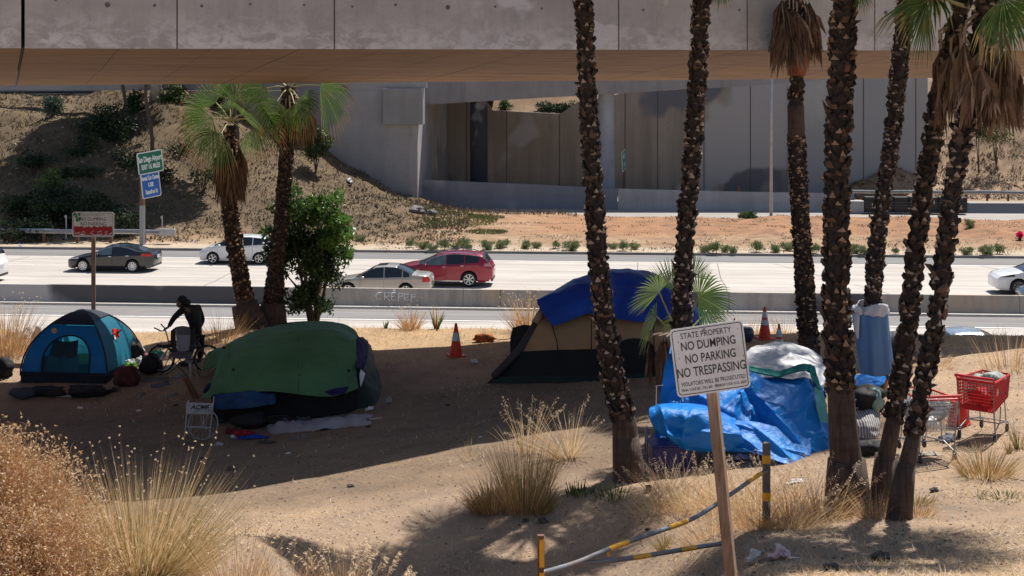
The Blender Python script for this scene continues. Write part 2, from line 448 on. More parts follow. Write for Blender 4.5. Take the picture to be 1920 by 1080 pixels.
# ------------------------------------------------------------------ the concrete divider with graffiti
M_bar = concrete('barrier_concrete', (.47,.42,.37), (.16,.145,.135), .8, [((.56,.40,.25), .11, .50, .58), ((.10,.10,.105), .15, .52, .56), ((.48,.46,.44), .09, .55, .57)], 1.2)
br = T('concrete_divider', 'long stained concrete divider with spray graffiti, between access road and freeway', 'barrier')
bm_ = MB()
prof = [(56.08, ZH), (56.1, ZH+.08), (56.2, ZH+.3), (56.3, ZH+.84), (56.46, ZH+.84), (56.54, ZH+.3), (56.6, ZH)]
ws = [-120+i*1.5 for i in range(161)]
bm_.grid([[W(v, w, z) for v, z in prof] for w in ws])
bm_.build('wall', M_bar, br)
jm = MB()
for px in (222, 868, 938, 1150, 1367, 1545, 1912):
    w = wp(px, 56.2)
    jm.grid([[W(v-.004, w+d, z+.003) for v, z in prof[1:5]] for d in (-.012, .012)])
jm.build('joint', M_joint, br)
def wall_text(s, px, py, v, size, mat, parent, sx=1, shear=0, dz=0, off=0, name='graffiti', rotz=-PHI, tilt=0):
    Y = v/(((px-960)/F)*SP+CP); p = P(px, py, Y)
    M = Matrix.Translation(p) @ Matrix.Rotation(rotz, 4, 'Z') @ Matrix.Rotation(R(90)+tilt, 4, 'X')
    return text(s, size, mat, name, parent, M, sx=sx, shear=shear, off=off)
M_gr = plain('white_spray_paint', (.8,.82,.88), .7)
gr = MB()                                          # hand drawn letters C R E P E R
def stroke(pts, r=.018):
    gr.tube([W(56.155+.1*(-z)*.1, wp(742, 56.2)+x, ZH+.33+z) for x, z in pts], r, 5)
for q in ([(-.62,.36),(-.78,.34),(-.9,.2),(-.82,.06),(-.64,.08)], [(-.5,.02),(-.48,.36),(-.3,.34),(-.3,.2),(-.48,.18),(-.26,.0)],
          [(.0,.36),(-.18,.34),(-.17,.18),(-.04,.2),(-.17,.18),(-.18,.02),(.0,.03)], [(.12,-.02),(.14,.34),(.3,.32),(.3,.18),(.15,.17)],
          [(.4,.1),(.55,.16),(.56,.3),(.4,.3),(.38,.08),(.5,.03),(.6,.06)], [(.68,-.06),(.72,.28),(.86,.3),(.86,.18),(.74,.16)], [(-.12,.5),(-.02,.44)], [(-1.0,.02),(-.98,-.02)], [(.95,.04),(1.0,.0)]):
    stroke(q)
gr.build('graffiti', M_gr, br)

# ------------------------------------------------------------------ near overpass crossing above the camp
al = R(21.8); bd = Vector((math.cos(al), math.sin(al), 0)); bn = Vector((-math.sin(al), math.cos(al), 0))
def nearpt(px, py): 
    u = (px-960)/F; Y = 25.6/(1-u*math.tan(al)); return P(px, py, Y)
BW = 8.1
def farpt(px, py):
    u = (px-960)/F; c = 25.6+BW/math.cos(al); Y = c/(1-u*math.tan(al)); return P(px, py, Y)
n0, n1 = nearpt(0, 90.5), nearpt(1900, 95)
BW += 2.3; f0 = farpt(0, 160.5); BW -= 5.3; f1 = farpt(1700, 146.5); BW += 3.0
def along(a, b, t):                               # t = metres along the bridge from the point abreast of n0
    L = (b-a).dot(bd); s0 = (a-n0).dot(bd); return a+(b-a)*((t-s0)/L)
sbr = T('concrete_overpass', 'huge grey concrete overpass with stained underside painted brown for bounced light, across the top of the view', 'bridge', n0)
M_fascia = concrete('fascia_concrete', (.52,.50,.495), (.24,.22,.22), .5, [((.60,.59,.60), .8, .60, .64), ((.31,.29,.285), .35, .62, .75)], 1.0, .35)
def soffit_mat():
    k = NT('bounce_stain_soffit'); tc = k.coord(); mp = k.n('ShaderNodeMapping'); mp.inputs['Rotation'].default_value = (0, 0, -al)
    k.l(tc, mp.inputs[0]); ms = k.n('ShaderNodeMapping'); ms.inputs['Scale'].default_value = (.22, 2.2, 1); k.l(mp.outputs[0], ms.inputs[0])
    col = k.ramp(k.noise(ms.outputs[0], 1.6, 8, .7), [(.3, (.19,.105,.058)), (.7, (.36,.22,.13))])  # warm ground bounce painted into the brown base, with streaks of stain
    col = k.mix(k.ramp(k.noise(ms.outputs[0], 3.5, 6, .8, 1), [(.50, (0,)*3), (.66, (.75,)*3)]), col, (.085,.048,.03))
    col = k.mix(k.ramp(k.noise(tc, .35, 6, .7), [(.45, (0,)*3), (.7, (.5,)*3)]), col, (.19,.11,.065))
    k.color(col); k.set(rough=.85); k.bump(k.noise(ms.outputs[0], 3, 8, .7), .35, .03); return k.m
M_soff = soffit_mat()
def deck(t0, t1, d0, name):
    up = Vector((0,0,1)); rows = []
    N = max(2, int(abs(t1-t0)/.5))
    faces = MB(); sof = MB(); oth = MB()
    R1, R2, R3 = [], [], []
    for i in range(N+1):
        t = t0+(t1-t0)*i/N
        a = along(n0, n1, t)-bn*d0; b = along(f0, f1, t)
        R1.append([a+up*z for z in (2.05, 1.2, .4, .0)])
        R2.append([a.lerp(b, q) for q in [j/10 for j in range(11)]])
        R3.append([b, b+up*2.0, b+up*2.0-bn*.3, b+up*1.15-bn*.3, a+up*1.15+bn*.3, a+up*2.05+bn*.3, a+up*2.05])
    faces.grid(R1); sof.grid(R2); oth.grid(R3)
    for R_, m_ in ((R1, faces), ):
        pass
    for t, flip in ((0, 0), (-1, 1)):
        q = [R1[t][0], R1[t][-1], R2[t][-1], R3[t][1]]
        oth.add(q, [(0,1,2,3)])
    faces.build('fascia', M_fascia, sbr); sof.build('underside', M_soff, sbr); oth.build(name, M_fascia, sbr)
tj = (nearpt(43, 91)-n0).dot(bd)
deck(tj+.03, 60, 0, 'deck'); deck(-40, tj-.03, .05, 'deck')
M_sj = plain('soffit_joint', (.06,.04,.03), .9)
for px in (332, 627, 1160, 1401, 1640, 1880):
    t = (nearpt(px, 91)-n0).dot(bd); a = along(n0, n1, t)-bn*.003; fj = MB()
    fj.add([a-bd*.011, a+bd*.011, a+bd*.011+Vector((0,0,2)), a-bd*.011+Vector((0,0,2))], [(0,1,2,3)]); fj.build('panel_joint', M_sj, sbr)
for i in range(60):                                # board marks running across the underside
    t = -4.5+i*1.62; a = along(n0, n1, t); b = along(f0, f1, t+.01)
    dz = Vector((0,0,-.003)); pts = [a.lerp(b, q)+bd*(.012*math.sin(q*9+i)) + dz for q in [j/8 for j in range(9)]]
    wd_ = .008 if i % 3 else .016
    fj = MB(); fj.grid([[p-bd*wd_*(.6+.5*math.sin(i*3.1+j)), p+bd*wd_] for j, p in enumerate(pts)])
    fj.build('form_joint', M_sj, sbr)
th = MB()
for i in range(22):
    for zz in (.88, ):
        t = (nearpt(22+i*91+rnd.uniform(-9, 9), 15)-n0).dot(bd); a = along(n0, n1, t)-bn*.004+Vector((0,0,.82+rnd.uniform(-.05,.05)))
        r_ = rnd.choice((.025,.03,.05)); k0 = len(th.v)
        th.add([a]+[a+bd*r_*math.cos(q*.7854)+Vector((0,0,r_*math.sin(q*.7854))) for q in range(8)], [(0,q+1,(q+1)%8+1) for q in range(8)])
th.build('tie_hole', plain('tie_hole_dark', (.13,.12,.12), .9), sbr)

# ------------------------------------------------------------------ far overpass, columns, walls
fo = T('far_overpass', 'grey concrete overpass beyond the freeway with round columns and painted-over abutment', 'bridge', (0, 108, ZH))
M_far = concrete('far_concrete', (.30,.295,.30), (.14,.13,.13), .6, None, .6)
M_abut = concrete('abutment_concrete', (.38,.375,.385), (.22,.2,.2), .4, [((.20,.21,.24), .10, .50, .52), ((.46,.40,.34), .14, .62, .68)], .5, .15)
bot = [(560,214),(792,197),(878,191.5),(905,190),(1040,182),(1154,176),(1290,167),(1400,162),(1550,149),(1750,128),(2300,80)]
rows = []; rb = []; rt = []
for px, py in bot:
    v = 106.0+.004*max(0, px-1150); Y = v/(((px-960)/F)*SP+CP); p = P(px, py, Y); q = p+Vector((0,0,2.3))
    b = Vector((SP, CP, 0))
    rows.append([p, q]); dp = lerp(14.5, 8, sm(950, 1300, px))+8*(px < 880); rb.append([p, p+b*dp]); rt.append([p+b*dp, p+b*dp+Vector((0,0,2.3)), q])
m = MB(); m.grid([r_[::-1] for r_ in rows]); m.grid(rb); m.grid(rt)
m.build('girder', M_far, fo)
m = MB()
for px, r_, nm in ((898, .74, 0), (1137, .68, 1)):
    v = 108; Y = v/(((px-960)/F)*SP+CP); c = P(px, 300, Y)
    m = MB(); top = 5.2 if nm == 0 else 6.0
    m.lathe([(r_, ZH), (r_, -.5), (r_*.99, top)], 28, (c.x, c.y, 0))
    o = m.build('column', concrete('column_paint', (.38,.41,.47) if nm else (.045,.045,.055), (.03,.03,.04), .5, [((.30,.32,.38) if nm==0 else (.4,.36,.33), .25, .60, .68)], .6, .1), fo, smooth=True)
# abutment wing wall, facing the camera and returning to the retaining wall
def wbox(mb, w0, w1, v0, v1, z0, z1):
    vs = [W(v, w, z) for z in (z0, z1) for v, w in ((v0,w0),(v0,w1),(v1,w1),(v1,w0))]
    mb.add(vs, [(0,3,2,1),(4,5,6,7),(0,1,5,4),(1,2,6,5),(2,3,7,6),(3,0,4,7)])
m = MB(); wA = wp(783, 101.2); wB = wp(560, 101.2)
wbox(m, wB-9, wA, 101.2, 102.1, -6, 5.95); wbox(m, wA-.5, wA-.002, 102.1, 121.2, -6, 5.0)
m.build('abutment_wall', M_abut, fo)
m = MB(); wbox(m, wp(718,100.8), wp(793,100.8), 100.75, 101.9, CZ-(234-HY)*100.8/F, 6.15); m.build('bearing_block', concrete('block_concrete', (.32,.32,.33), (.19,.18,.18), .5, None, .7), fo, bevel=.03)
m = MB(); wbox(m, wB-30, wA-2, 101.25, 101.5, 6.0, 6.9); wbox(m, wA-2, wp(800,101.2), 101.25, 101.5, 6.2, 7.2); m.build('parapet', M_abut, fo)
# retaining wall
rw = T('retaining_wall', 'tall panelled concrete retaining wall behind the far overpass columns', 'wall', (10, 121, ZH))
M_ret = concrete('retaining_concrete', (.36,.335,.31), (.16,.145,.13), .8, [((.15,.16,.19), .07, .53, .55), ((.40,.41,.44), .08, .58, .60)], .35, .15)
wa, wb = wA-.2, wp(1740, 121)
m = MB(); tops = [(wa,5.6),(wp(905,121),5.4),(wp(922,121),4.1),(wp(1050,121),3.75),(wp(1084,121),4.9),(wp(1150,121),5.5),(wp(1300,121),7.5),(wb,8.2)]
m.grid([[W(121.2, w, z), W(121.2, w, -1), W(121.2, w, -4.2)] for w, z in tops]); m.grid([[W(121.9, w, z), W(121.2, w, z)] for w, z in tops])
m.build('wall_face', M_ret, rw)
m = MB()
for px in (875, 950, 1049, 1172, 1233, 1320, 1407, 1500, 1619, 1717):
    w = wp(px, 121.2); m.add([W(121.19, w-.05, -4), W(121.19, w+.05, -4), W(121.19, w+.05, pl(tops, w)), W(121.19, w-.05, pl(tops, w))], [(0,1,2,3)])
m.build('panel_joint', M_joint, rw)
M_light = concrete('skylit_wall_tone', (.44,.45,.48), (.3,.3,.32), .4, [((.34,.36,.4), .07, .5, .54)], .4, .12)
m = MB(); w0 = wp(1478, 120.9)
tt = [(w0,8.4),(wp(1600,121),9),(wb,9.5)]
m.grid([[W(121.1, w, z), W(121.1, w, -4.2)] for w, z in tt]); m.build('skylit_stretch', M_light, rw)  # paler stretch puts the extra skylight into the wall colour
m = MB()
for px in (1619, 1717): 
    w = wp(px, 121.1); m.add([W(121.09, w-.05, -4), W(121.09, w+.05, -4), W(121.09, w+.05, 8.9), W(121.09, w-.05, 8.9)], [(0,1,2,3)])
m.build('panel_joint', M_joint, rw)
# low wall along the far road
lw = T('low_barrier_wall', 'low blue-grey painted barrier wall in front of the far columns', 'barrier', (10, 103.6, ZH))
M_low = concrete('low_wall_paint', (.22,.235,.275), (.12,.12,.135), .4, [((.33,.33,.345), .12, .55, .6)], .6, .12)
ptl = [(783,337),(1000,346),(1150,354),(1400,360),(1600,363)]
def lowseg(pts, mat, nm):
    m = MB(); rr = []
    for px, py in pts:
        v = 103.6; Y = v/(((px-960)/F)*SP+CP); z = P(px, py, Y).z; w = wp(px, v)
        rr.append([W(103.45, w, ZH-.1), W(103.6, w, z-.9 if z-ZH > 1.4 else ZH+.3), W(103.65, w, z), W(103.95, w, z), W(104.0, w, ZH-.1)])
    m.grid(rr); m.build(nm, mat, lw)
lowseg([(783,337),(900,342),(1000,346),(1158,354)], M_low, 'painted_section')
lowseg([(1159,354),(1280,357),(1400,360),(1602,363)], concrete('low_wall_grey', (.40,.40,.405), (.24,.23,.23), .5, None, .6), 'bare_section')
# ------------------------------------------------------------------ roadside things
M_galv = plain('galvanised_steel', (.42,.43,.45), .45, .6, .15, 3)
M_grey = plain('grey_metal', (.30,.31,.33), .5, .5, .15, 3)
M_rust = plain('brown_rusted_steel', (.16,.075,.045), .8, 0, .3, 3, .2)
M_concw = concrete('pale_wall_concrete', (.5,.5,.5), (.3,.3,.3), .4, None, .5)
def guardrail(name, label, w0, w1, v, z0, posts, dz=.6):
    t = T(name, label, 'guardrail', W(v, w0, z0))
    m = MB(); pr = [(0,-.15),(-.04,-.10),(-.06,-.06),(0,0),(-.06,.06),(-.04,.10),(0,.15)]
    ws = [w0+(w1-w0)*i/20 for i in range(21)]
    m.grid([[W(v+a, w, z0+dz+b+.02*math.sin(w)) for a, b in pr] for w in ws])
    m.build('rail', M_galv, t, solid=.008)
    for i in range(posts):
        w = w0+(w1-w0)*(i+.5)/posts
        p = MB(); q = W(v+.12, w, 0); p.box((q.x, q.y, z0+dz/2-.1), (.15,.15,dz+.3), -PHI); p.build('post', M_rust, t)
    return t
gl = guardrail('guardrail', 'long steel guardrail at the foot of the left hillside, with a square end piece', wp(-260, 77.3), wp(302, 77.3), 77.3, -3.42, 9, .68)
m = MB(); q = W(77.25, wp(315, 77.3), -2.74); m.box(q, (.95, .3, .42), -PHI); m.build('end_terminal', M_galv, gl, bevel=.03)
guardrail('guardrail', 'steel guardrail along the far road below the bare right hillside', wp(1598, 114), wp(1990, 114), 114, -3.6, 10, .72)
for px, lab in ((124, 'thin white marker post behind the guardrail left of the graffitied sign'), (304, 'thin white marker post above the square guardrail end')):
    m = MB(); p = W(77.9, wp(px, 77.9), -3.3); m.tube([p, p+Vector((0,0,1.5))], .035, 6); m.box(p+Vector((-.02,-.03,1.42)), (.12,.02,.14), -PHI)
    setp(m.build('marker_post', M_concw, loc=p), lab, 'marker post', 'marker posts by the guardrail')
# highway direction sign
Ys = 78.6; sp = P(267, 430, Ys)
sg = T('direction_sign', 'green airport exit sign above a blue rental car sign on one rusty post', 'road sign', (sp.x, sp.y, g(sp.x, sp.y)))
m = MB(); zb = g(sp.x, sp.y); zt = P(267, 300, Ys).z; z1 = P(267, 385, Ys).z
m.box((sp.x, sp.y, (z1+zt)/2), (.26,.2,zt-z1), -.3); m.build('post', M_rust, sg)
m = MB(); m.box((sp.x, sp.y, (zb-.3+z1)/2), (.27,.21,z1-zb+.3), -.3); m.build('post_base', M_grey, sg)
def panel(parent, cx, cy, Y, wpx, hpx, rise, yaw, col, lines, name):
    w = wpx/F*Y/math.cos(yaw); h = hpx/F*Y; c = P(cx, cy, Y)
    sh = Matrix.Identity(4)
    M = Matrix.Translation(c) @ Matrix.Rotation(yaw, 4, 'Z') @ Matrix.Rotation(rise, 4, 'Y') @ Matrix.Rotation(R(90), 4, 'X')
    def rr(w_, h_, r_, z):
        pts = []
        for sx_, sy_, a0 in ((1,1,0),(-1,1,90),(-1,-1,180),(1,-1,270)):
            for q in range(5):
                a = R(a0+q*22.5); pts.append(M@Vector((sx_*(w_/2-r_)+r_*math.cos(a), sy_*(h_/2-r_)+r_*math.sin(a), z)))
        return pts
    m = MB(); a = rr(w, h, .1, 0); b = rr(w, h, .1, -.03); n = len(a)
    m.add(a+b, [tuple(range(n)), tuple(range(2*n-1, n-1, -1))]+[(i, i+n, (i+1)%n+n, (i+1)%n) for i in range(n)])
    p = m.build(name, plain(name+'_border', (.65,.68,.66), .5), parent)
    m = MB(); m.add(rr(w-.12, h-.12, .07, .004), [tuple(range(n))]); m.build('face', plain(name+'_face', col, .45, var=.06), p)
    for s, ty, sz, sx_ in lines:
        text(s, sz, M_sgw, 'lettering', p, WM[p.name].inverted() @ M @ Matrix.Translation((0, ty*h, .006)), sx=sx_, off=.012)
    return p
M_sgw = plain('sign_white_letters', (.8,.82,.8), .5, var=.03)
yw = R(48)
panel(sg, 282, 304, Ys-.3, 36, 41, -R(7), yw, (.0,.13,.075), [('San Diego Airport', .16, .48, .46), ('EXIT 1½ MILES', -.2, .40, .5)], 'green_panel')
panel(sg, 283, 347, Ys-.32, 27, 47, -R(7), yw, (.01,.12,.42), [('Rental Car Center', .30, .36, .46), ('USE', .02, .36, .6), ('Sassafras St', -.26, .36, .5)], 'blue_panel')
# far small sign, edge on, light pole
p = P(1169, 300, 106); t = T('small_road_sign', 'small green road sign seen nearly edge-on beside the pale far column', 'road sign', (p.x, p.y, ZH))
m = MB(); m.tube([(p.x, p.y, -2.2), (p.x, p.y, .8)], .07, 8); m.build('post', M_rust, t)
panel(t, 1170, 301, 105.6, 9, 38, -R(14), R(72), (.0,.22,.16), [('EXIT', .2, .5, .5), ('18', -.2, .5, .6)], 'sign_panel')
p = P(1446, 405, 94.8); t = T('lamp_pole', 'tall thin grey lamp pole standing on the orange dirt before the far overpass', 'lamp pole', (p.x, p.y, g(p.x, p.y)))
m = MB(); zg = g(p.x, p.y); m.tube([(p.x, p.y, zg), (p.x, p.y, zg+.4)], .2, 10); m.build('base', M_grey, t)
m = MB(); m.tube([(p.x, p.y, zg+.3), (p.x, p.y, 11)], [.12, .075], 10); m.build('shaft', M_galv, t, smooth=True)
m = MB(); m.tube([(p.x, p.y, 10.8), (p.x+.6, p.y-.4, 11.5), (p.x+2, p.y-.6, 11.6)], .05, 8); m.build('arm', M_galv, t)
m = MB(); m.ball((p.x+2.3, p.y-.6, 11.55), (.4,.18,.1)); m.build('lamp_head', M_grey, t)
# crash cushion
vv = 101.2; wl, wr = wp(1622, vv), wp(1816, vv)
t = T('crash_cushion', 'long black crash cushion of box modules at the end of the low far wall', 'crash cushion', W(vv, wl, ZH))
for i in range(7):
    a = wl+(wr-wl)*i/7; b = wl+(wr-wl)*(i+1)/7-.08; m = MB(); wbox(m, a, b, vv, vv+.8, ZH+.12, ZH+1.32+.03*(i%2))
    m.build('module', M_black, t, bevel=.04)
m = MB()
for z in (.45,.65,.85): wbox(m, wl, wr, vv-.06, vv-.01, ZH+z, ZH+z+.07)
m.build('side_panel', plain('dark_rails', (.06,.06,.065), .5, .4), t)
m = MB(); wbox(m, wl-1.2, wl-.02, vv+.1, vv+.7, ZH, ZH+1.0); m.build('nose', M_grey, t, bevel=.05)
# parapets and poles on top of the left hill
t = T('hilltop_wall', 'pale concrete parapet running along the top of the left hill', 'wall', W(110, wp(60,110), 5.5))
m = MB(); zt = CZ-(160-HY)*110/F+.35
for a, b, z0, z1 in ((-200,174,5.3,6.05),(203,372,5.2,6.05),(-200,372,6.35,7.6)): wbox(m, wp(a,110), wp(b,110), 110, 110.4, z0-.6, z1)
m.build('wall', M_concw, t)
m = MB(); wbox(m, wp(176,109.6), wp(198,109.6), 109.5, 110.5, 4.5, 7.5); m.build('pillar', M_far, t)
M_br = plain('dark_rail', (.05,.045,.045), .6)
m = MB(); m.tube([W(109.9, wp(-200,109.9), 5.75), W(109.9, wp(174,109.9), 5.85)], .09, 6); m.build('railing', M_br, t)

# ------------------------------------------------------------------ vehicles
M_tyre = plain('tyre_rubber', (.014,.014,.015), .75)
M_rim = plain('alloy_rim', (.72,.72,.73), .3, .35, .05)
M_rimd = plain('dark_rim', (.05,.05,.055), .4, .5)
M_wind = plain('car_glass', (.012,.016,.02), .06, 0, .1, spec=.9)
M_glb = plain('car_glass_pale', (.10,.15,.17), .08, 0, .3, 2, spec=.9)
M_trim = plain('black_trim', (.015,.015,.017), .45)
M_chr = plain('chrome', (.7,.7,.72), .12, .9, .02)
M_tail = plain('red_lamp', (.5,.01,.015), .15, 0, .1); M_amb = plain('amber_lamp', (.75,.16,.02), .2)
M_head = plain('clear_lamp', (.5,.53,.56), .08, .2, .2)
M_plate = plain('number_plate', (.55,.56,.6), .5)
def wheel(parent, x, y, r, sgn, spokes, rim, wname='wheel'):
    M = Matrix.Rotation(-sgn*R(90), 4, 'X')    # local z points outwards
    m = MB(); m.lathe([(r*.66,-.10),(r*.92,-.10),(r,-.06),(r,.07),(r*.93,.105),(r*.70,.11),(r*.67,.07)], 28, (x, y, r), M)
    w = m.build(wname, M_tyre, parent, smooth=True, local=True)
    m = MB(); m.lathe([(r*.70,.098),(r*.70,.085),(r*.60,.05),(r*.58,-.02),(.001,-.02)], 28, (x, y, r), M); m.build('rim_well', M_rimd, w, smooth=True, local=True)
    m = MB(); A = Matrix.Translation((x, y, r))@M
    m.lathe([(r*.71,.10),(r*.70,.112),(r*.63,.105),(r*.62,.09)], 28, (x, y, r), M)
    for i in range(spokes):
        a = 2*math.pi*i/spokes
        B = A@Matrix.Rotation(a, 4, 'Z')
        s0, s1 = r*.055, r*.10
        m.add([B@Vector(q) for q in ((r*.08,-s0,.085),(r*.64,-s1,.10),(r*.64,s1,.10),(r*.08,s0,.085),(r*.08,-s0,.06),(r*.64,-s1,.07),(r*.64,s1,.07),(r*.08,s0,.06))],
              [(0,1,2,3),(0,4,5,1),(2,6,7,3)])
    m.lathe([(.001,.10),(r*.13,.095),(r*.14,.07)], 12, (x, y, r), M)
    m.build('rim', rim, w, local=True)
    return w
def car(name, label, px, v, L, Wd, top, belt, gl, paint, wb, wr, spokes=7, rim=None, group=None, zc=.19, pillars=(), cut=None, head=None, tail=None,
        quarter=None, sideglass=None, roofx=None, sunroof=None, rails=None, shoulder=.0, flip=False, trimline=True, sill=False, plate=True, zoff=0):
    """px: photo column of the body centre on lane line v (near side of the car); heading left."""
    rim = rim or M_rim
    w = wp(px, v); c = W(v+Wd/2, w, ZH+.004+zoff)
    t = T(name, label, 'car', c, math.pi-PHI, group)
    X = lambda f: L/2-f*L
    ax0, ax1 = wb
    N = 110
    def hwid(f):
        e = abs(2*f-1); return Wd/2*(1-.20*max(0,(e-.80)/.20)**2.2-.025*e*e)
    def arch(f):
        z = zc
        for a in wb:
            d = (f-a)*L; ra = wr+.055
            if abs(d) < ra: z = max(z, wr+math.sqrt(ra*ra-d*d))
        if f < .035: z = max(z, zc+.04*(1-f/.035))
        if f > .93: z = max(z, zc+.16*((f-.93)/.07))
        return z
    ws0, ws1, rs0, rs1 = gl                      # windshield base, top; rear glass top, base (fractions)
    fr = sorted(set([i/N for i in range(N+1)]+[ws0, ws1, rs0, rs1]+[q for a in pillars for q in (a-.006, a+.006)]))
    secs = []
    for f in fr:
        zt = pl(top, f); zb = min(pl(belt, f), zt-.03); hw = hwid(f); z0 = arch(f)
        cab = max(0, zt-zb-.06)
        yr = hw*.965-cab*.40
        z1 = max(.34, z0+.012); z2 = max(.58, z1+.012); zsh = max(zb-.10, z2+.012)
        zb_ = max(zb, zsh+.012); zr = max(zt-.055 if cab > .05 else zt-.03, zb_+.008); 
        x = X(f)
        # rounded plan of nose and tail
        bul = lambda z: 0
        pts = [(hw*.93, z0), (hw*.985, z1), (hw*1.0, z2), (hw*.995+shoulder, zsh), (hw*.962, zb_), (yr, zr), (yr*.86, max(zt-.012, zr+.004)), (yr*.5, max(zt+.006, zr+.012)), (0, max(zt+.012, zr+.018))]
        secs.append([x, pts])
    body, wsh, rgl, sgl = MB(), MB(), MB(), {}
    nk = 9
    for sgn in (1, -1):
        for i in range(len(fr)-1):
            fm = (fr[i]+fr[i+1])/2; zt = pl(top, fm); zb = min(pl(belt, fm), zt-.03)
            for kk in range(nk-1):
                q = [Vector((secs[j][0], sgn*secs[j][1][k2][0], secs[j][1][k2][1])) for j, k2 in ((i,kk),(i,kk+1),(i+1,kk+1),(i+1,kk))]
                if sgn > 0: q = q[::-1]
                tgt = body
                if kk == 4 and ws0+.03 < fm < rs1-.005 and zt-zb > .17:
                    pil = any(abs(fm-a) < .006 for a in pillars)
                    if quarter and fm > quarter: pil = True
                    if not pil:
                        idx = sum(fm > a for a in pillars); tgt = sgl.setdefault((sgn, idx), MB())
                        # leave a painted rail above the glass
                        e = .10
                        for (a, b) in ((1,0),(2,3)) if sgn > 0 else ((1,0),(2,3)): pass
                elif kk >= 5:
                    if ws0 < fm < ws1: tgt = wsh
                    elif rs0 < fm < rs1: tgt = rgl
                tgt.add(q, [(0,1,2,3)])
    for i, rev in ((0, 0), (len(fr)-1, 1)):
        s = secs[i]; ring = [Vector((s[0], y, z)) for y, z in s[1]]+[Vector((s[0], -y, z)) for y, z in s[1][:-1][::-1]]
        cx = s[0]+(.05 if i == 0 else -.05); n = len(ring); zmid = sum(p.z for p in ring)/n
        inner = [Vector((cx, p.y*.86, zmid+(p.z-zmid)*.8)) for p in ring]
        vs = ring+inner; fs = [(j, (j+1) % n, (j+1) % n+n, j+n) for j in range(n)]+[tuple(range(n, 2*n))]
        body.add(vs, fs)
    body.build('body', paint, t, smooth=True, local=True)
    wsh.build('windshield', M_wind, t, smooth=True, local=True)
    rgl.build('rear_window', M_wind, t, smooth=True, local=True)
    for (sgn, idx), m in sorted(sgl.items()):
        m.v = [(p[0], p[1]+sgn*.003, p[2]) for p in m.v]
        mt = (sideglass or {}).get(idx, M_wind); m.build('side_window', mt, t, smooth=True, local=True)
    m = MB(); m.box((0, 0, zc+.20), (L*.93, Wd-.46, .36)); m.build('underbody', M_black, t, local=True)
    for a in wb:
        for sgn in (1, -1): wheel(t, X(a), sgn*(Wd/2-.115), wr, sgn, spokes, rim)
    m = MB()                                   # door gaps
    for f in [ws0+.045]+list(pillars[:1])+[pillars[1] if len(pillars) > 1 else rs0]:
        for sgn in (1, -1):
            hw = hwid(f); zb = pl(belt, f)
            m.add([(X(f)+.005, sgn*(hw*.99+.004), .36), (X(f)-.005, sgn*(hw*.99+.004), .36), (X(f)-.005, sgn*(hw+.005+shoulder), .58), (X(f)+.005, sgn*(hw+.005+shoulder), .58),
                   (X(f)+.005, sgn*(hw*.996+.005+shoulder), zb-.10), (X(f)-.005, sgn*(hw*.996+.005+shoulder), zb-.10)], [(0,1,2,3),(3,2,5,4)])
    m.build('door_gap', M_black, t, local=True)
    for sgn in (1, -1):
        for a, b in zip([ws0+.05]+list(pillars[:1]), list(pillars[:2])):
            f = b-.025; m = MB(); m.box((X(f), sgn*(hwid(f)*.985+.012), pl(belt, f)-.10), (.17,.025,.03)); m.build('door_handle', M_chr if trimline else paint, t, local=True, bevel=.006)
        f = ws0+.075; m = MB(); m.ball((X(f), sgn*(hwid(f)+.07), pl(belt, f)+.03), (.09,.10,.075), 10, 6); m.build('mirror', paint, t, smooth=True, local=True)
    if sill:
        for sgn in (1,-1):
            m = MB(); m.box((X(.5), sgn*(Wd/2*.985), .30), (L*(wb[1]-wb[0])-2*wr-.1,.02,.035)); m.build('sill_trim', M_chr, t, local=True)
    if trimline:
        m = MB()
        for sgn in (1,-1):
            pts = []
            for i in range(25):
                f = lerp(ws0+.035, rs1-.03, i/24); zt = pl(top, f); zb = pl(belt, f); cab = max(0, zt-zb-.06)
                hw = hwid(f); pts.append((X(f), sgn*(hw*.965-cab*.40+.008), zt-.06))
            m.tube(pts, .011, 5)
        m.build('window_trim', M_chr, t, local=True)
    hf, hz0, hz1, hl_ = head
    for sgn in (1,-1):
        def lamp(f0, f1, za, zbb, mat, nm, dz=0, mid=None):
            m = MB(); rows = []
            for f in [f0+(f1-f0)*i/5 for i in range(6)]:
                u = (f-f0)/(f1-f0) if f1 != f0 else 0
                hw = hwid(f); rows.append([Vector((X(f), sgn*(hw*1.0+.006-abs(.5-q)*.012), min(lerp(za, zbb, q)+dz*u, pl(top, f)-.035))) for q in (0,.33,.66,1)])
            m.grid(rows)
            # wrap over the end
            e = 0 if f0 < .5 else 1; s_ = X(0)+.014 if e == 0 else X(1)-.014; f = 0.0 if e == 0 else 1.0
            hw = hwid(f)
            m.grid([[Vector((s_, sgn*hw*y, min(lerp(za, zbb, q)+(dz if e else 0), pl(top, f)-.035))) for q in (0,.33,.66,1)] for y in (1.0,.8,.6)])
            m.build(nm, mat, t, smooth=True, local=True)
        lamp(0.0, hf, hz0, hz1, hl_, 'headlight', .05)
        tf, tz0, tz1, tm = tail
        lamp(tf, 1.0, tz0, tz1, tm, 'taillight', -.01)
    m = MB(); m.box((X(0)+.012-.05, 0, .45), (.13, Wd*.5, .28)); m.build('grille', M_trim, t, local=True, bevel=.03)
    m = MB(); m.box((X(1)+.02, 0, .33), (.10, Wd*.72, .12)); m.build('rear_bumper_trim', M_trim, t, local=True, bevel=.02)
    if plate:
        m = MB(); m.box((X(1)-.0-.025, 0, .78), (.09,.31,.16)); m.build('number_plate', M_plate, t, local=True)
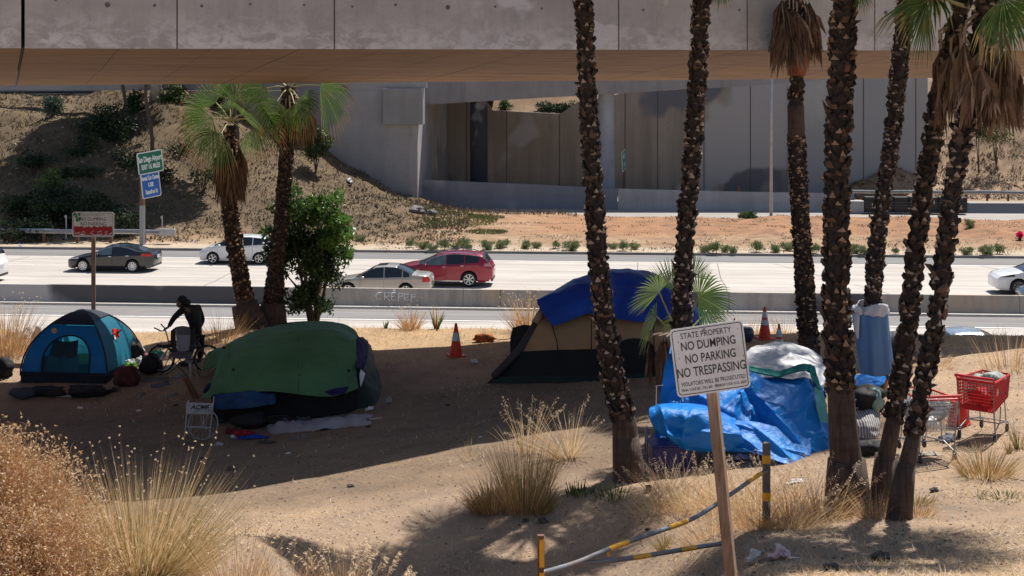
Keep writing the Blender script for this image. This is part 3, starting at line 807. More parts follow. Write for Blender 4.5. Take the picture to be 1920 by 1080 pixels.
    if sunroof:
        m = MB(); f0, f1 = sunroof; m.grid([[Vector((X(f), y, pl(top, f)+.018-abs(y)*.02)) for y in (-.42,-.2,0,.2,.42)] for f in [f0+(f1-f0)*i/4 for i in range(5)]])
        m.build('sunroof', M_wind, t, local=True)
    if rails:
        for sgn in (1,-1):
            m = MB(); m.tube([(X(lerp(rails[0], rails[1], q)), sgn*(Wd/2-.32), pl(top, lerp(rails[0], rails[1], q))+.0+.07*math.sin(math.pi*min(1,max(0,q)))**.4) for q in [i/8 for i in range(9)]], .02, 6); m.build('roof_rail', M_chr, t, local=True)
    return t
def paintm(name, c, metal=.0, rough=.25, flake=0):
    k = NT(name); co_ = k.coord()
    col = k.ramp(k.noise(co_, 1.5, 3), [(.3, tuple(x*.94 for x in c)), (.7, tuple(min(1,x*1.05) for x in c))])
    # road dust low on the body
    tc = k.n('ShaderNodeTexCoord'); sx = k.n('ShaderNodeSeparateXYZ'); k.l(tc.outputs['Object'], sx.inputs[0])
    mr = k.n('ShaderNodeMapRange'); mr.inputs['From Min'].default_value = .18; mr.inputs['From Max'].default_value = .75; mr.inputs['To Min'].default_value = .35 if c[1] > .05 else .12; mr.inputs['To Max'].default_value = 0
    k.l(sx.outputs['Z'], mr.inputs[0]); col = k.mix(mr.outputs[0], col, tuple(min(.4, x*1.2+.012) for x in (c[0], c[1]*.97, c[2]*.93)))
    k.color(col); k.set(metal=metal, rough=rough, coat=.8, coatr=.06); return k.m
SED = dict(top=[(0,.62),(.02,.70),(.10,.80),(.20,.88),(.30,.97),(.36,1.13),(.44,1.33),(.52,1.405),(.60,1.405),(.70,1.34),(.80,1.20),(.88,1.09),(.94,1.06),(.985,1.03),(1,.93)],
           belt=[(0,.62),(.28,.88),(.7,.97),(.9,1.0),(1,.93)])
car('black_sedan', 'black fastback sedan with red tail lamp, in the left of the far lane', 204, 66.0, 4.6, 1.80, SED['top'], SED['belt'], (.29,.45,.64,.86), paintm('black_paint', (.004,.005,.009)), (.19,.775), .325, 10,
    group='cars on the freeway', pillars=(.535,.74), quarter=.83, head=(.14,.66,.76,M_head), tail=(.88,.86,1.0,M_tail), sideglass={0:M_glb})
HAT = dict(top=[(0,.62),(.03,.80),(.12,.96),(.22,1.07),(.30,1.24),(.40,1.46),(.50,1.54),(.66,1.54),(.80,1.49),(.90,1.40),(.955,1.2),(.985,1.0),(1,.85)],
           belt=[(0,.62),(.25,1.0),(.6,1.02),(.85,1.1),(1,.85)])
car('white_hatchback', 'white rounded electric hatchback half hidden behind the left palm trunks', 444, 69.5, 4.35, 1.77, HAT['top'], HAT['belt'], (.20,.40,.88,.965), paintm('white_paint', (.72,.74,.76)), (.185,.785), .315, 5,
    group='cars on the freeway', pillars=(.50,.70), quarter=.86, head=(.16,.82,.93,M_head), tail=(.95,.9,1.35,M_tail), trimline=False)
S2 = dict(top=[(0,.60),(.02,.70),(.12,.80),(.25,.90),(.32,1.05),(.40,1.28),(.46,1.40),(.56,1.44),(.66,1.42),(.74,1.30),(.82,1.10),(.86,1.05),(.95,1.03),(.99,.98),(1,.88)],
          belt=[(0,.60),(.25,.86),(.7,.93),(.85,.96),(1,.88)])
car('beige_sedan', 'champagne beige sedan with open-looking sunroof, close behind the concrete divider', 711, 59.0, 4.68, 1.80, S2['top'], S2['belt'], (.26,.43,.67,.83), paintm('beige_paint', (.42,.385,.34), .35, .3), (.185,.765), .315, 7,
    group='cars on the freeway', pillars=(.545,.73), quarter=.80, head=(.11,.62,.72,M_head), tail=(.93,.72,.95,M_tail), sunroof=(.46,.56), trimline=False)
SUV = dict(top=[(0,.78),(.03,.92),(.12,1.03),(.24,1.12),(.32,1.28),(.42,1.52),(.50,1.61),(.62,1.65),(.76,1.62),(.88,1.55),(.925,1.47),(.965,1.2),(.99,1.05),(1,.95)],
           belt=[(0,.78),(.25,1.03),(.6,1.10),(.85,1.2),(1,.95)])
car('red_suv', 'dark red crossover with silver roof rails, just beyond the beige sedan', 831, 62.3, 4.77, 1.88, SUV['top'], SUV['belt'], (.24,.43,.90,.965), paintm('red_paint', (.30,.008,.035), .25, .25), (.18,.765), .37, 7,
    group='cars on the freeway', zc=.24, pillars=(.53,.72), quarter=.865, head=(.14,.86,.98,M_head), tail=(.92,1.02,1.17,plain('smoky_lamp', (.4,.2,.22), .15)), rails=(.46,.84), sill=True, sideglass={0:M_glb})
car('white_suv', 'white crossover with dark alloy wheels, cut off by the right edge of the view', 1972, 61.6, 4.80, 1.92, SUV['top'], SUV['belt'], (.24,.43,.90,.965), paintm('pearl_paint', (.78,.79,.81)), (.19,.78), .375, 10, plain('two_tone_rim', (.16,.16,.17), .3, .6),
    group='cars on the freeway', zc=.24, pillars=(.53,.72), quarter=.9, head=(.15,.84,.95,M_trim), tail=(.92,1.02,1.17,M_tail))
car('dark_compact_car', 'dark blue-grey car nose, lowest vehicle at the right edge of the view', 2022, 58.3, 4.4, 1.78, S2['top'], S2['belt'], (.26,.43,.67,.83), paintm('slate_paint', (.05,.07,.10), .3), (.185,.765), .31, 7,
    group='cars on the freeway', pillars=(.545,.73), quarter=.8, head=(.14,.60,.74,M_head), tail=(.93,.72,.95,M_tail))
car('white_minivan', 'white van rear with dark glass, cut off by the left edge of the view', -104, 61.5, 4.9, 1.95, [(0,.8),(.05,.98),(.2,1.15),(.34,1.6),(.42,1.72),(.6,1.76),(.93,1.70),(.965,1.5),(.985,1.1),(1,.95)], [(0,.8),(.2,1.05),(.9,1.12),(1,.95)], (.2,.38,.93,.972), paintm('van_white', (.76,.76,.76)), (.18,.78), .35, 7,
    group='cars on the freeway', pillars=(.5,.7), quarter=.945, head=(.14,.8,.95,M_head), tail=(.985,1.0,1.2,M_tail))
car('silver_car', 'silver-blue car on the access road, only its roof showing over the bank', 1806, 44.2, 4.6, 1.78, S2['top'], S2['belt'], (.26,.43,.67,.83), paintm('silver_blue_paint', (.35,.42,.5), .5, .2), (.185,.765), .32, 7,
    pillars=(.545,.73), quarter=.8, head=(.14,.62,.72,M_head), tail=(.93,.72,.95,M_tail))
# ------------------------------------------------------------------ palms
M_bark = plain('palm_fibre', (.03,.02,.016), .9, var=.5, sc=14, bump=.5, bsc=30)
M_boot = [plain('frond_base_dark', (.026,.017,.014), .85, var=.5, sc=6), plain('frond_base_brown', (.10,.06,.042), .8, var=.4, sc=6), plain('frond_base_pale', (.40,.29,.22), .75, var=.3, sc=6)]
M_boot2 = [M_boot[0], plain('frond_base_rust', (.11,.055,.03), .8, var=.4, sc=6), plain('frond_base_tan', (.40,.24,.14), .75, var=.3, sc=6)]
k = NT('smooth_palm_bark'); c_ = k.coord((1,1,.15)); c2 = k.coord((1,1,9))
col = k.ramp(k.noise(c_, 26, 5), [(.3, (.035,.023,.019)), (.7, (.12,.078,.06))]); col = k.mix(k.ramp(k.noise(c2, 2.2, 3), [(.5, (0,)*3), (.62, (.6,)*3)]), col, (.05,.03,.022))
k.color(col); k.set(rough=.9); k.bump(k.noise(c_, 30, 4), .6, .02); M_sbark = k.m
M_fr = [leafy('palm_leaf', (.055,.11,.022), (.13,.20,.045), 2, .4, .35), leafy('palm_leaf_tip', (.33,.25,.07), (.42,.30,.14), 4, .6, .3), leafy('palm_leaf_pale', (.16,.23,.08), (.26,.33,.14), 2, .35, .35)]
M_frd = [leafy('rear_palm_leaf', (.06,.13,.022), (.13,.21,.045), 2, .38, .45), leafy('rear_palm_tip', (.30,.17,.07), (.40,.25,.12), 4, .6, .3), leafy('rear_palm_pale', (.15,.20,.09), (.24,.29,.14), 2, .35, .35)]
M_dead = [plain('dead_frond', (.15,.085,.05), .8, var=.4, sc=5), plain('dead_frond_pale', (.30,.21,.15), .8, var=.3, sc=5)]
M_stalk = plain('frond_stalk', (.30,.27,.10), .6)
def fan(mb, hub, d, s, R_=.8, nseg=34, spread=112, droop=.25, seed=0, tip=.8, wf=1.0, pale=0):
    """a fan palm blade: split, folded segments round a hub; d axis direction, s side direction."""
    rr = random.Random(seed); d = d.normalized(); s = (s-d*s.dot(d)).normalized(); n = d.cross(s)
    for i in range(nseg):
        a = R(-spread+2*spread*i/(nseg-1)+rr.uniform(-1.5, 1.5)); L = R_*(.80+.2*math.cos(a*.8))*rr.uniform(.9, 1.05)
        ax = d*math.cos(a)+s*math.sin(a); pr = (-d*math.sin(a)+s*math.cos(a))
        da = 2*R(spread)/(nseg-1); w0 = L*.5*math.tan(da/2)*.86*wf; w1 = w0*.8; w2 = w0*.35
        cup = n*(-.10*L*(1-math.cos(a)))
        g_ = lambda q: Vector((0,0,-droop*L*q*q*q))+cup*q
        p0 = hub; pa = hub+ax*L*.5+g_(.5); pb = hub+ax*L*.76+g_(.76); pc = hub+ax*L*1.0+g_(1.0)+Vector((rr.uniform(-.02,.02), rr.uniform(-.02,.02), -rr.random()*droop*.3*L))
        nn = n*w0*.35; m = 2 if (pale and rr.random() < pale) else 0
        mt = 1 if rr.random() < tip else m
        mb.add([p0, pa-pr*w0+nn, pa-nn, pa+pr*w0+nn], [(0,1,2),(0,2,3)], m)
        mb.add([pa-pr*w0+nn, pa-nn, pa+pr*w0+nn, pb-pr*w1+nn*.5, pb-nn*.5, pb+pr*w1+nn*.5], [(0,3,4,1),(1,4,5,2)], m)
        mb.add([pb-pr*w1+nn*.5, pb-nn*.5, pb+pr*w1+nn*.5, pc], [(0,3,1),(1,3,2)], mt)
def frond(parent, c, az, el, plen, R_, seed, roll=0, **kw):
    d = Vector((math.cos(az)*math.cos(el), math.sin(az)*math.cos(el), math.sin(el)))
    sag = Vector((0,0,-.12*plen))
    hub = c+d*plen+sag*.8; d2 = (d+Vector((0,0,-.25))).normalized()
    s = Vector((-math.sin(az), math.cos(az), 0)); s = (s*math.cos(roll)+d2.cross(s)*math.sin(roll))
    mb = MB(); fan(mb, hub, d2, s, R_, seed=seed, **kw)
    f = mb.build('frond', M_fr, parent)
    m = MB(); m.tube([c, c+d*plen*.5+sag*.2, hub, hub+d2*R_*.12], [.028,.02,.014,.006], 5); m.build('stalk', M_stalk, f)
def dead_frond(parent, c, az, drop, plen, L, seed, wide=.3, mi=.3, name='dead_frond'):
    rr = random.Random(seed); o = Vector((math.cos(az), math.sin(az), 0)); s = Vector((-math.sin(az), math.cos(az), 0))
    hub = c+o*(.16+.12*rr.random()+plen*.16)+Vector((0,0,-plen)); m = MB()
    m.tube([c+o*.06, c+o*(.2+.1*plen)+Vector((0,0,-plen*.3)), hub], [.025,.02,.014], 4, 1)
    n = 30
    for i in range(n):
        a = rr.uniform(-1, 1); b = rr.uniform(-.6, 1); l = L*rr.uniform(.6, 1.08)
        mid = hub+s*a*wide*.75+o*b*wide*.35+Vector((0,0,-l*.42)); e = hub+s*(a*wide*1.05+rr.uniform(-.04,.04))+o*(b*wide*.35+rr.uniform(-.05,.05))+Vector((0,0,-l))
        w = .017; mm = 1 if rr.random() < mi else 0
        m.add([hub, mid-s*w+o*.01, mid+s*w, e], [(0,1,3),(0,3,2)], mm)
        m.add([mid-s*w+o*.01, mid-o*.012, hub, e], [(0,1,2),(0,3,1)], mm)
    m.build(name, M_dead, parent)
def palm(label, pts, Y, ztop=None, smooth_to=.9, boots=M_boot, seed=1, group='fan palms on the camp ground', root=1.35, pale=.32, bare=None, bh=.15, Yb=None):
    """pts: (column, row, width) of the trunk from bottom to top in the photo, at distance Y."""
    rr = random.Random(seed)
    P3 = [P(a, b, Y) for a, b, c in pts]; rad = [max(c/2*.74/F*Y, c/2/F*Y-.045) for a, b, c in pts]
    zb = g(P3[0].x, Y); P3[0].z = zb-.1
    if ztop:
        d = (P3[-1]-P3[-2]).normalized(); d = Vector((d.x*.5, d.y*.5, d.z)); e = P3[-1]+d*(ztop-P3[-1].z); e.z = ztop; P3.append(e); rad.append(rad[-1]*.95)
    t = T('palm_tree', label, 'palm tree', (P3[0].x, Y, zb), 0, group)
    L = [0]
    for a, b in zip(P3, P3[1:]): L.append(L[-1]+(b-a).length)
    def at(s):
        for i in range(len(L)-1):
            if s <= L[i+1] or i == len(L)-2:
                u = (s-L[i])/(L[i+1]-L[i]); v0 = P3[i-1] if i else P3[0]*2-P3[1]; v3 = P3[i+2] if i+2 < len(P3) else P3[-1]*2-P3[-2]
                return P3[i].lerp(P3[i+1], u), lerp(rad[i], rad[i+1], u), (P3[i+1]-P3[i]).normalized()
    n = int(L[-1]/.12); path = []; rs = []
    for i in range(n+1):
        s = L[-1]*i/n; p, r_, d = at(s); path.append(p)
        isb = s > smooth_to and not (bare and bare[0] < s < bare[1])
        rs.append(r_*(.86 if isb else 1.0)*(1+.03*noise.noise(p*3)))
    ns = max(2, int(n*smooth_to/L[-1])+1)
    m = MB(); m.tube(path, rs, 18); m.build('trunk', M_sbark if smooth_to > 3 else M_bark, t, smooth=True) if False else None
    m = MB(); m.tube(path[:ns+1], rs[:ns+1], 20); m.build('lower_trunk', M_sbark, t, smooth=True)
    m = MB(); m.tube(path[ns:], rs[ns:], 16); m.build('trunk', M_bark, t, smooth=True)
    if bare:
        i0, i1 = int(n*bare[0]/L[-1]), int(n*bare[1]/L[-1]); m = MB(); m.tube(path[i0:i1+1], [q*1.01 for q in rs[i0:i1+1]], 18); m.build('bare_band', M_sbark, t, smooth=True)
    m = MB(); s = smooth_to-.05; row = 0
    while s < L[-1]-.05:
        p, r_, d = at(s); a_ = d.orthogonal().normalized(); b_ = d.cross(a_)
        k_ = max(6, int(2*math.pi*r_/.098))
        for q in range(k_):
            if rr.random() < .16: continue
            if bare and bare[0]-.05 < s < bare[1]: continue
            th_ = 2*math.pi*(q+.5*(row % 2)+rr.uniform(-.32,.32))/k_
            o = a_*math.cos(th_)+b_*math.sin(th_); sd_ = d.cross(o)
            h = bh*.74*rr.uniform(.7, 1.4); w = .052*rr.uniform(.6, 1.35); ou = rr.uniform(-.01, .035) if rr.random() < .95 else rr.uniform(.03, .07); h *= rr.uniform(.6, 1.25)
            tw = sd_*rr.uniform(-.055, .055); r0 = r_*.84; jz = d*rr.uniform(-.035, .035)
            B = p+jz
            v0 = B+o*r0*1.02-sd_*w; v1 = B+o*r0*1.02+sd_*w; vm = B+o*(r0+.035)
            u0 = B+d*h*.55+o*(r0+.02+ou*.6)-sd_*w*.8+tw*.6; u1 = B+d*h*.55+o*(r0+.02+ou*.6)+sd_*w*.8+tw*.6; um = B+d*h*.5+o*(r0+.05+ou*.7)+tw*.6
            tp = B+d*h+o*(r0+.02+ou)+tw; tb = B+d*h*.75+o*(r0-.02)
            x = rr.random(); mi = 2 if x < pale*(.5+1.1*(.5+.5*noise.noise(B*1.3))) else (1 if x < .58 else 0)
            e1, e2 = rr.random(), rr.random()
            m.add([v0, v1, vm, u0, u1, um, tp, tb], [(0,2,5,3),(2,1,4,5)], 0 if e1 < .8 else 1)
            m.add([v0, v1, vm, u0, u1, um, tp, tb], [(3,5,6),(5,4,6)], mi)
            m.add([v0, v1, vm, u0, u1, um, tp, tb], [(3,6,7),(6,4,7),(0,3,7),(4,1,7)], 0)
            if rr.random() < .05:
                e = tp+o*rr.uniform(.02,.07)+d*rr.uniform(-.05,.08)+sd_*rr.uniform(-.05,.05); m.add([u0.lerp(um,.5), um, tp, e], [(0,3,2),(1,3,2)], 1)
        s += .066; row += 1
    m.build('frond_bases', boots, t)
    # root flare
    c = P3[0]; m = MB(); r0 = rad[0]*1.0; dd = (P3[1]-P3[0]).normalized(); m.tube([c+dd*q for q in (-.05,.1,.25,.45,.75)], [r0*1.28, r0*1.2, r0*1.1, r0*1.03, rad[0]*.9], 20); m.build('root_flare', M_sbark, t, smooth=True)
    return t, at, L[-1]
def crown(t, c, n, seed, R_=.95, pl_=.9, e0=-.35, e1=1.2, only=None, pale=.3, tip=.6):
    rr = random.Random(seed)
    for i in range(n):
        az = i*2.399+rr.uniform(-.2,.2); el = lerp(e1, e0, (i+.5)/n)
        frond(t, c+Vector((0,0,-.25*i/n)), az, el, pl_*rr.uniform(.8,1.15), R_*rr.uniform(.85,1.1), seed*100+i, roll=rr.uniform(-.3,.3), droop=.22+.2*(i/n), pale=pale, tip=tip)
GC = 'tall fan palms in front of the overpass'
pA, atA, LA = palm('tall shaggy palm leaning left, beside the tan tent and leftmost in front of the overpass', [(1182,872,66),(1170,790,58),(1147,700,50),(1137,620,44),(1124,520,43),(1117,420,42),(1109,300,40),(1100,150,38),(1096,0,38)], 18.7, 8.2, 1.05, seed=11, group=GC)
pB, atB, LB = palm('tall palm rising behind the leaning sign out of green young fans', [(1280,840,46),(1279,700,44),(1278,600,43),(1282,480,40),(1291,370,40),(1298,300,40),(1307,160,40),(1316,0,38)], 20.5, 8.55, .5, seed=12, group=GC)
pC, atC, LC = palm('palm with a smooth bare band under its hanging brown skirt, behind the white tarp', [(1519,700,46),(1515,620,44),(1505,470,40),(1500,390,39),(1495,300,40),(1492,200,38),(1494,150,30),(1495,100,34),(1490,-20,36)], 27.4, 9.6, .3, boots=M_boot2, seed=13, group=GC, bare=(5.05,5.75))
pD, atD, LD = palm('thickest palm, dark at the foot, right of the blue tarp shelter', [(1591,962,92),(1588,880,76),(1580,800,68),(1575,700,62),(1567,560,60),(1568,400,57),(1570,300,56),(1577,150,56),(1582,0,58)], 15.1, 7.95, 1.6, boots=M_boot2, seed=14, group=GC, pale=.24)
pE, atE, LE = palm('palm wrapped in a pale blue sheet near its foot', [(1645,730,36),(1641,640,34),(1637,570,36),(1640,500,38),(1651,400,36),(1670,280,36),(1684,150,38),(1693,60,36),(1699,-30,36)], 24.0, None, .8, seed=15, group=GC)
pF, atF, LF = palm('left one of the two leaning twin palms that cross near the shopping carts', [(1650,962,54),(1657,880,44),(1673,800,40),(1691,700,38),(1704,600,37),(1714,500,37),(1726,400,35),(1746,280,35),(1757,200,35),(1783,90,35),(1806,-10,35)], 15.3, None, 1.2, seed=16, group=GC)
pG, atG, LG = palm('right one of the two leaning twin palms, with a huge skirt of dead fronds overhead', [(1684,985,56),(1694,900,44),(1716,800,34),(1736,700,32),(1756,600,31),(1768,500,32),(1780,400,32),(1795,300,33),(1806,240,38),(1828,130,38),(1850,0,38)], 14.3, None, 1.1, seed=17, group=GC)
pL, atL, LL = palm('short palm with a green crown and a brown skirt, left of the leafy bush', [(474,640,60),(466,595,46),(455,540,38),(440,460,37),(431,390,36),(431,330,30),(432,260,26),(432,235,22)], 33.4, None, .9, seed=18, group='palms behind the green tent', boots=M_boot2)
pM, atM, LM = palm('darker palm whose crown hides behind the overpass, next to the leafy bush', [(510,640,56),(511,590,48),(517,500,34),(528,420,33),(534,340,32),(539,250,32),(541,160,30)], 33.8, None, .5, seed=19, group='palms behind the green tent', pale=.05)
crown(pA, atA(LA)[0]+Vector((0,0,.1)), 26, 31, R_=1.1, pl_=1.0, e0=.12); crown(pB, atB(LB)[0]+Vector((0,0,.1)), 24, 32, R_=1.1, pl_=1.0, e0=.1); crown(pD, atD(LD)[0]+Vector((0,0,.1)), 20, 33, R_=1.0, e0=.15); crown(pC, atC(LC)[0]+Vector((0,0,.1)), 12, 34, e0=-.1)
crown(pF, atF(LF)[0]+Vector((0,0,.2)), 9, 36, e0=.0, R_=.8, pl_=.7); crown(pG, atG(LG)[0]+Vector((0,0,.3)), 10, 37, e0=.0, R_=.8, pl_=.7); crown(pE, atE(LE)[0]+Vector((0,0,.5)), 9, 38, e0=.25)
# visible living fronds: hub, axis end and side taken at real distances
def frond_at(parent, c, hub, tipp, R_, seed, sidev=None, mats=None, **kw):
    c, hub, tipp = P(*c), P(*hub), P(*tipp); d = (tipp-hub).normalized()
    s = sidev or d.cross(Vector((0, 1, .25)))
    mb = MB(); fan(mb, hub, d, s, R_, seed=seed, **kw); f = mb.build('frond', mats or M_fr, parent)
    m = MB(); m.tube([c, c.lerp(hub, .5)+Vector((0,0,.05)), hub], [.026,.018,.012], 5); m.build('stalk', M_stalk, f)
frond_at(pF, (1805,10,15.2), (1738,4,14.3), (1690,40,13.9), .72, 41, nseg=36, spread=100, droop=.18, tip=.75)
frond_at(pG, (1855,-10,14.3), (1880,-5,13.6), (1925,30,13.3), .62, 42, nseg=30, spread=95, droop=.5, tip=.8)
frond_at(pG, (1850,10,14.3), (1872,22,15.0), (1905,80,15.2), .55, 43, nseg=26, spread=70, droop=.4, tip=.9)
frond_at(pB, (1325,-50,20.3), (1350,-22,20.0), (1362,0,19.9), .3, 44, nseg=18, spread=60, droop=.4, tip=.9)
frond_at(pD, (1592,-20,15.1), (1612,-18,15.0), (1622,5,15.0), .22, 45, nseg=16, spread=50, droop=.4, tip=.9)
# left palm crowns
LH = (432,228,33.4)
for i, (hx, hy, tx, ty, R_, Yo, sp_, dr) in enumerate(((398,222,330,262,1.25,-.4,80,.35),(385,205,335,205,1.0,.3,75,.25),(405,192,372,150,1.05,.5,75,.05),(440,190,450,140,1.0,.2,80,.0),
        (415,250,365,305,1.1,-.7,75,.4),(455,215,475,200,.9,-.8,100,.3),(478,225,545,262,1.15,-.4,80,.3),(480,200,520,180,.95,.5,80,.2),(460,250,505,290,.8,.3,70,.4),(432,205,428,175,.8,.8,90,.1))):
    frond_at(pL, LH, (hx,hy,33.4+Yo), (tx,ty,33.4+Yo*1.6), R_*.88, 50+i, nseg=32, spread=sp_, droop=dr*1.15, tip=.8, pale=.3, wf=.8, mats=M_frd)
MH = (541,165,33.8)
for i, (hx, hy, tx, ty, R_, Yo, sp_, dr) in enumerate(((600,160,650,180,1.3,-.5,75,.4),(500,165,470,180,1.0,-.4,80,.3),(560,185,600,230,1.0,-.9,80,.4),(520,190,495,240,1.0,-.7,80,.4),(540,120,540,80,1.0,0,100,.1),(490,130,440,120,1.1,.3,90,.2),(600,120,660,110,1.1,.3,90,.2),(552,195,560,235,.9,-1,85,.3))):
    frond_at(pM, MH, (hx,hy,33.8+Yo), (tx,ty,33.8+Yo*1.6), R_*.9, 70+i, nseg=30, spread=sp_, droop=dr*1.15, tip=.8, pale=.3, wf=.8, mats=M_frd)
def skirt(parent, c, n, drop, L, seed, mi=.3, wide=.3, plen=.45, front=False):
    rr = random.Random(seed)
    for i in range(n):
        az = -math.pi/2+rr.uniform(-1.5, 1.5) if front and i % 3 else rr.uniform(0, 6.28)
        dead_frond(parent, c+Vector((0,0,-drop*i/n)), az, 0, plen*rr.uniform(.6,1.3), L*rr.uniform(.8,1.1), seed*50+i, wide*rr.uniform(.8,1.2), mi)
skirt(pL, P(432,255,33.4), 16, .35, 1.35, 5, .12, .30, .25)
skirt(pM, P(541,175,33.8), 10, .3, .95, 6, .1, .35, .3)
dead_frond(pM, P(565,180,33.3), -.6, 0, .35, 1.0, 777, .3, .1)
skirt(pC, P(1492,-30,27.4), 22, .6, 1.05, 7, .22, .42, .35)
skirt(pG, P(1845,20,14.3), 15, .35, .72, 8, .4, .22, .42, True); skirt(pF, P(1800,40,15.3), 12, .4, .72, 9, .4, .22, .4, True)
m = MB(); a, b = P(1494,142,27.4), P(1494,98,27.4); m.tube([a, a.lerp(b,.5), b], [.20,.235,.27], 16); m.build('leaf_sheath', plain('orange_sheath', (.22,.07,.02), .7, var=.4), pC, smooth=True)
# young fan palm at the foot of the second palm
yp = T('young_palm', 'young fan palm with stiff green fans spreading round the second palm trunk', 'palm', gp(P(1285,800,21.2).x, 21.2))
yc = P(1272,640,21.2)
for i, (hx, hy, tx, ty, R_, Yo, sp_, dr, pal) in enumerate(((1236,548,1195,530,.62,-.8,95,.1,.9),(1262,545,1250,490,.62,-.3,50,.0,.0),(1310,555,1345,545,.66,-.3,115,.15,.2),(1232,594,1190,610,.55,-1.0,70,.35,.7),(1320,590,1350,600,.5,.3,80,.3,.3),(1300,520,1310,480,.5,.5,70,.0,.0),(1285,600,1240,640,.45,.5,80,.3,.0))):
    frond_at(yp, (1275,650,21.2), (hx,hy,21.2+Yo), (tx,ty,21.2+Yo*1.5), R_, 90+i, nseg=34, spread=sp_, droop=dr, tip=.12, pale=pal)
for i in range(9):
    dead_frond(yp, P(1256+rnd.uniform(-10,22),625,21.0), rnd.uniform(2.4,4.6), 0, .1, .85, 900+i, .16, .15)

# ------------------------------------------------------------------ foliage
def leaf(mb, p, d, up, L, w, m=0):
    s = d.cross(up)
    if s.length < 1e-4: s = d.orthogonal()
    s.normalize(); n = s.cross(d); q = p+d*L*.5
    mb.add([p, q-s*w+n*w*.25, q-n*0, q+s*w+n*w*.25, p+d*L], [(0,1,4,2),(0,2,4,3)] if False else [(0,1,4),(0,4,3)], m)
def rvec(rr): 
    while 1:
        v = Vector((rr.uniform(-1,1), rr.uniform(-1,1), rr.uniform(-1,1)))
        if .05 < v.length < 1: return v.normalized()
def foliage(mb, c, r_, n, L, w, lobes=14, seed=0, mats=(0,), hang=0, flat=.0, lr=.38):
    rr = random.Random(seed); c = Vector(c); lc = []
    for i in range(lobes):
        v = rvec(rr)*rr.uniform(.35, .8); lc.append((Vector((v.x*r_[0], v.y*r_[1], v.z*r_[2])), rr.uniform(.7, 1.25)*lr))
    for i in range(n):
        o, q = rr.choice(lc); v = rvec(rr); k_ = q*(rr.random()**.4)
        p = c+o+Vector((v.x*r_[0]*k_, v.y*r_[1]*k_, v.z*r_[2]*k_)); d = (v*.7+rvec(rr)+Vector((0,0,-hang))).normalized()
        leaf(mb, p, d, rvec(rr), L*rr.uniform(.7,1.3), w*rr.uniform(.7,1.3), rr.choice(mats))
M_lv = [leafy('leaf_green', (.026,.065,.013), (.05,.105,.02), 2, .35, .25), leafy('leaf_bright', (.07,.15,.025), (.11,.22,.04), 2, .35, .4), leafy('leaf_dark', (.012,.032,.010), (.03,.06,.02), 2, .4, .15)]
M_wood = plain('dark_branch', (.08,.06,.045), .85, var=.3)
b0 = GX(590, 34.2)
t = T('leafy_tree', 'dense leafy green tree with bright tips, standing right of the two rear palms', 'tree', b0)
m = MB(); rr = random.Random(3)
for i in range(7):
    e = P(rr.uniform(520,640), rr.uniform(370,520), 34.2+rr.uniform(-.8,.8)); m.tube([b0+Vector((rr.uniform(-.15,.15),0,-.1)), b0.lerp(e,.4)+Vector((rr.uniform(-.1,.1),0,.3)), e], [.06,.035,.01], 6)
m.build('trunk', M_wood, t)
m = MB()
for (px, py, rx, rz, n, mt) in ((572,480,.95,1.25,6200,(0,0,2,2)),(560,400,.75,.6,1500,(0,1,0,2)),(600,400,.55,.5,900,(0,1,1)),(628,440,.5,.5,1000,(0,1,1,1)),(640,408,.3,.35,450,(1,)),(600,520,.65,.5,1200,(0,2)),(560,560,.55,.5,1100,(0,2,2)),(600,575,.4,.3,350,(0,)),(545,360,.3,.25,250,(1,0)),(505,435,.3,.25,200,(1,0)),(645,475,.3,.3,300,(1,1,0)),(650,440,.22,.3,260,(1,)),(630,370,.22,.2,160,(1,))):
    foliage(m, P(px, py, 34.2), (rx, .8, rz), n, .12, .03, 12, px, mt)
m.build('crown', M_lv, t)
def shrub(px, py, Y, r_, n, label, L=.16, w=.045, mats=(0,2), group=None, name='shrub', seed=1, mt=None, z=None):
    c = P(px, py, Y); gz = g(c.x, c.y)
    if z is not None: c.z = gz+z
    t = T(name, label, 'shrub', (c.x, c.y, gz), 0, group)
    m = MB(); rr = random.Random(seed)
    for i in range(5): m.tube([(c.x, c.y, gz-.1), tuple(c+Vector((rr.uniform(-.5,.5)*r_[0], rr.uniform(-.5,.5)*r_[1], rr.uniform(-.2,.5)*r_[2])))], [.05,.015], 5)
    m.build('stem', M_wood, t)
    m = MB(); foliage(m, c, r_, n, L, w, 16, seed, mats); m.build('foliage', mt or M_lv, t); return t
M_lh = [leafy('hill_green', (.03,.06,.018), (.055,.09,.03), .8, .5, .15), leafy('hill_light', (.08,.13,.035), (.13,.19,.05), .8, .5, .2), leafy('hill_dark', (.012,.022,.010), (.02,.04,.015), .8, .6, .05), leafy('hill_blue', (.08,.12,.09), (.12,.17,.12), .8, .5, .15)]
shrub(110, 385, 84, (2.4,1.8,1.6), 5000, 'large dark green shrub low on the left hill behind the guardrail', .2, .06, (0,2,2), seed=1, mt=M_lh)
shrub(180, 400, 83, (2.2,1.6,1.4), 4000, 'dark shrub right of the large shrub behind the guardrail', .2, .06, (2,2,0), seed=2, mt=M_lh)
shrub(95, 350, 86, (1.2,1,1.2), 1500, 'smaller bright tipped shrub above the large dark shrub', .2, .06, (0,1,1), seed=3, mt=M_lh)
shrub(40, 385, 84, (1.6,1.2,1.0), 1600, 'dim green shrub nearest the left edge on the hillside', .2, .06, (0,2), seed=4, mt=M_lh)
shrub(205, 240, 97, (2.6,2,2.0), 4200, 'tall dark shrub high on the left hill', .22, .07, (2,0,2), seed=5, mt=M_lh)
shrub(95, 200, 101, (1.0,.8,1.0), 1300, 'blue-green shrub near the top of the left hill', .3, .05, (3,3,0), seed=6, mt=M_lh)
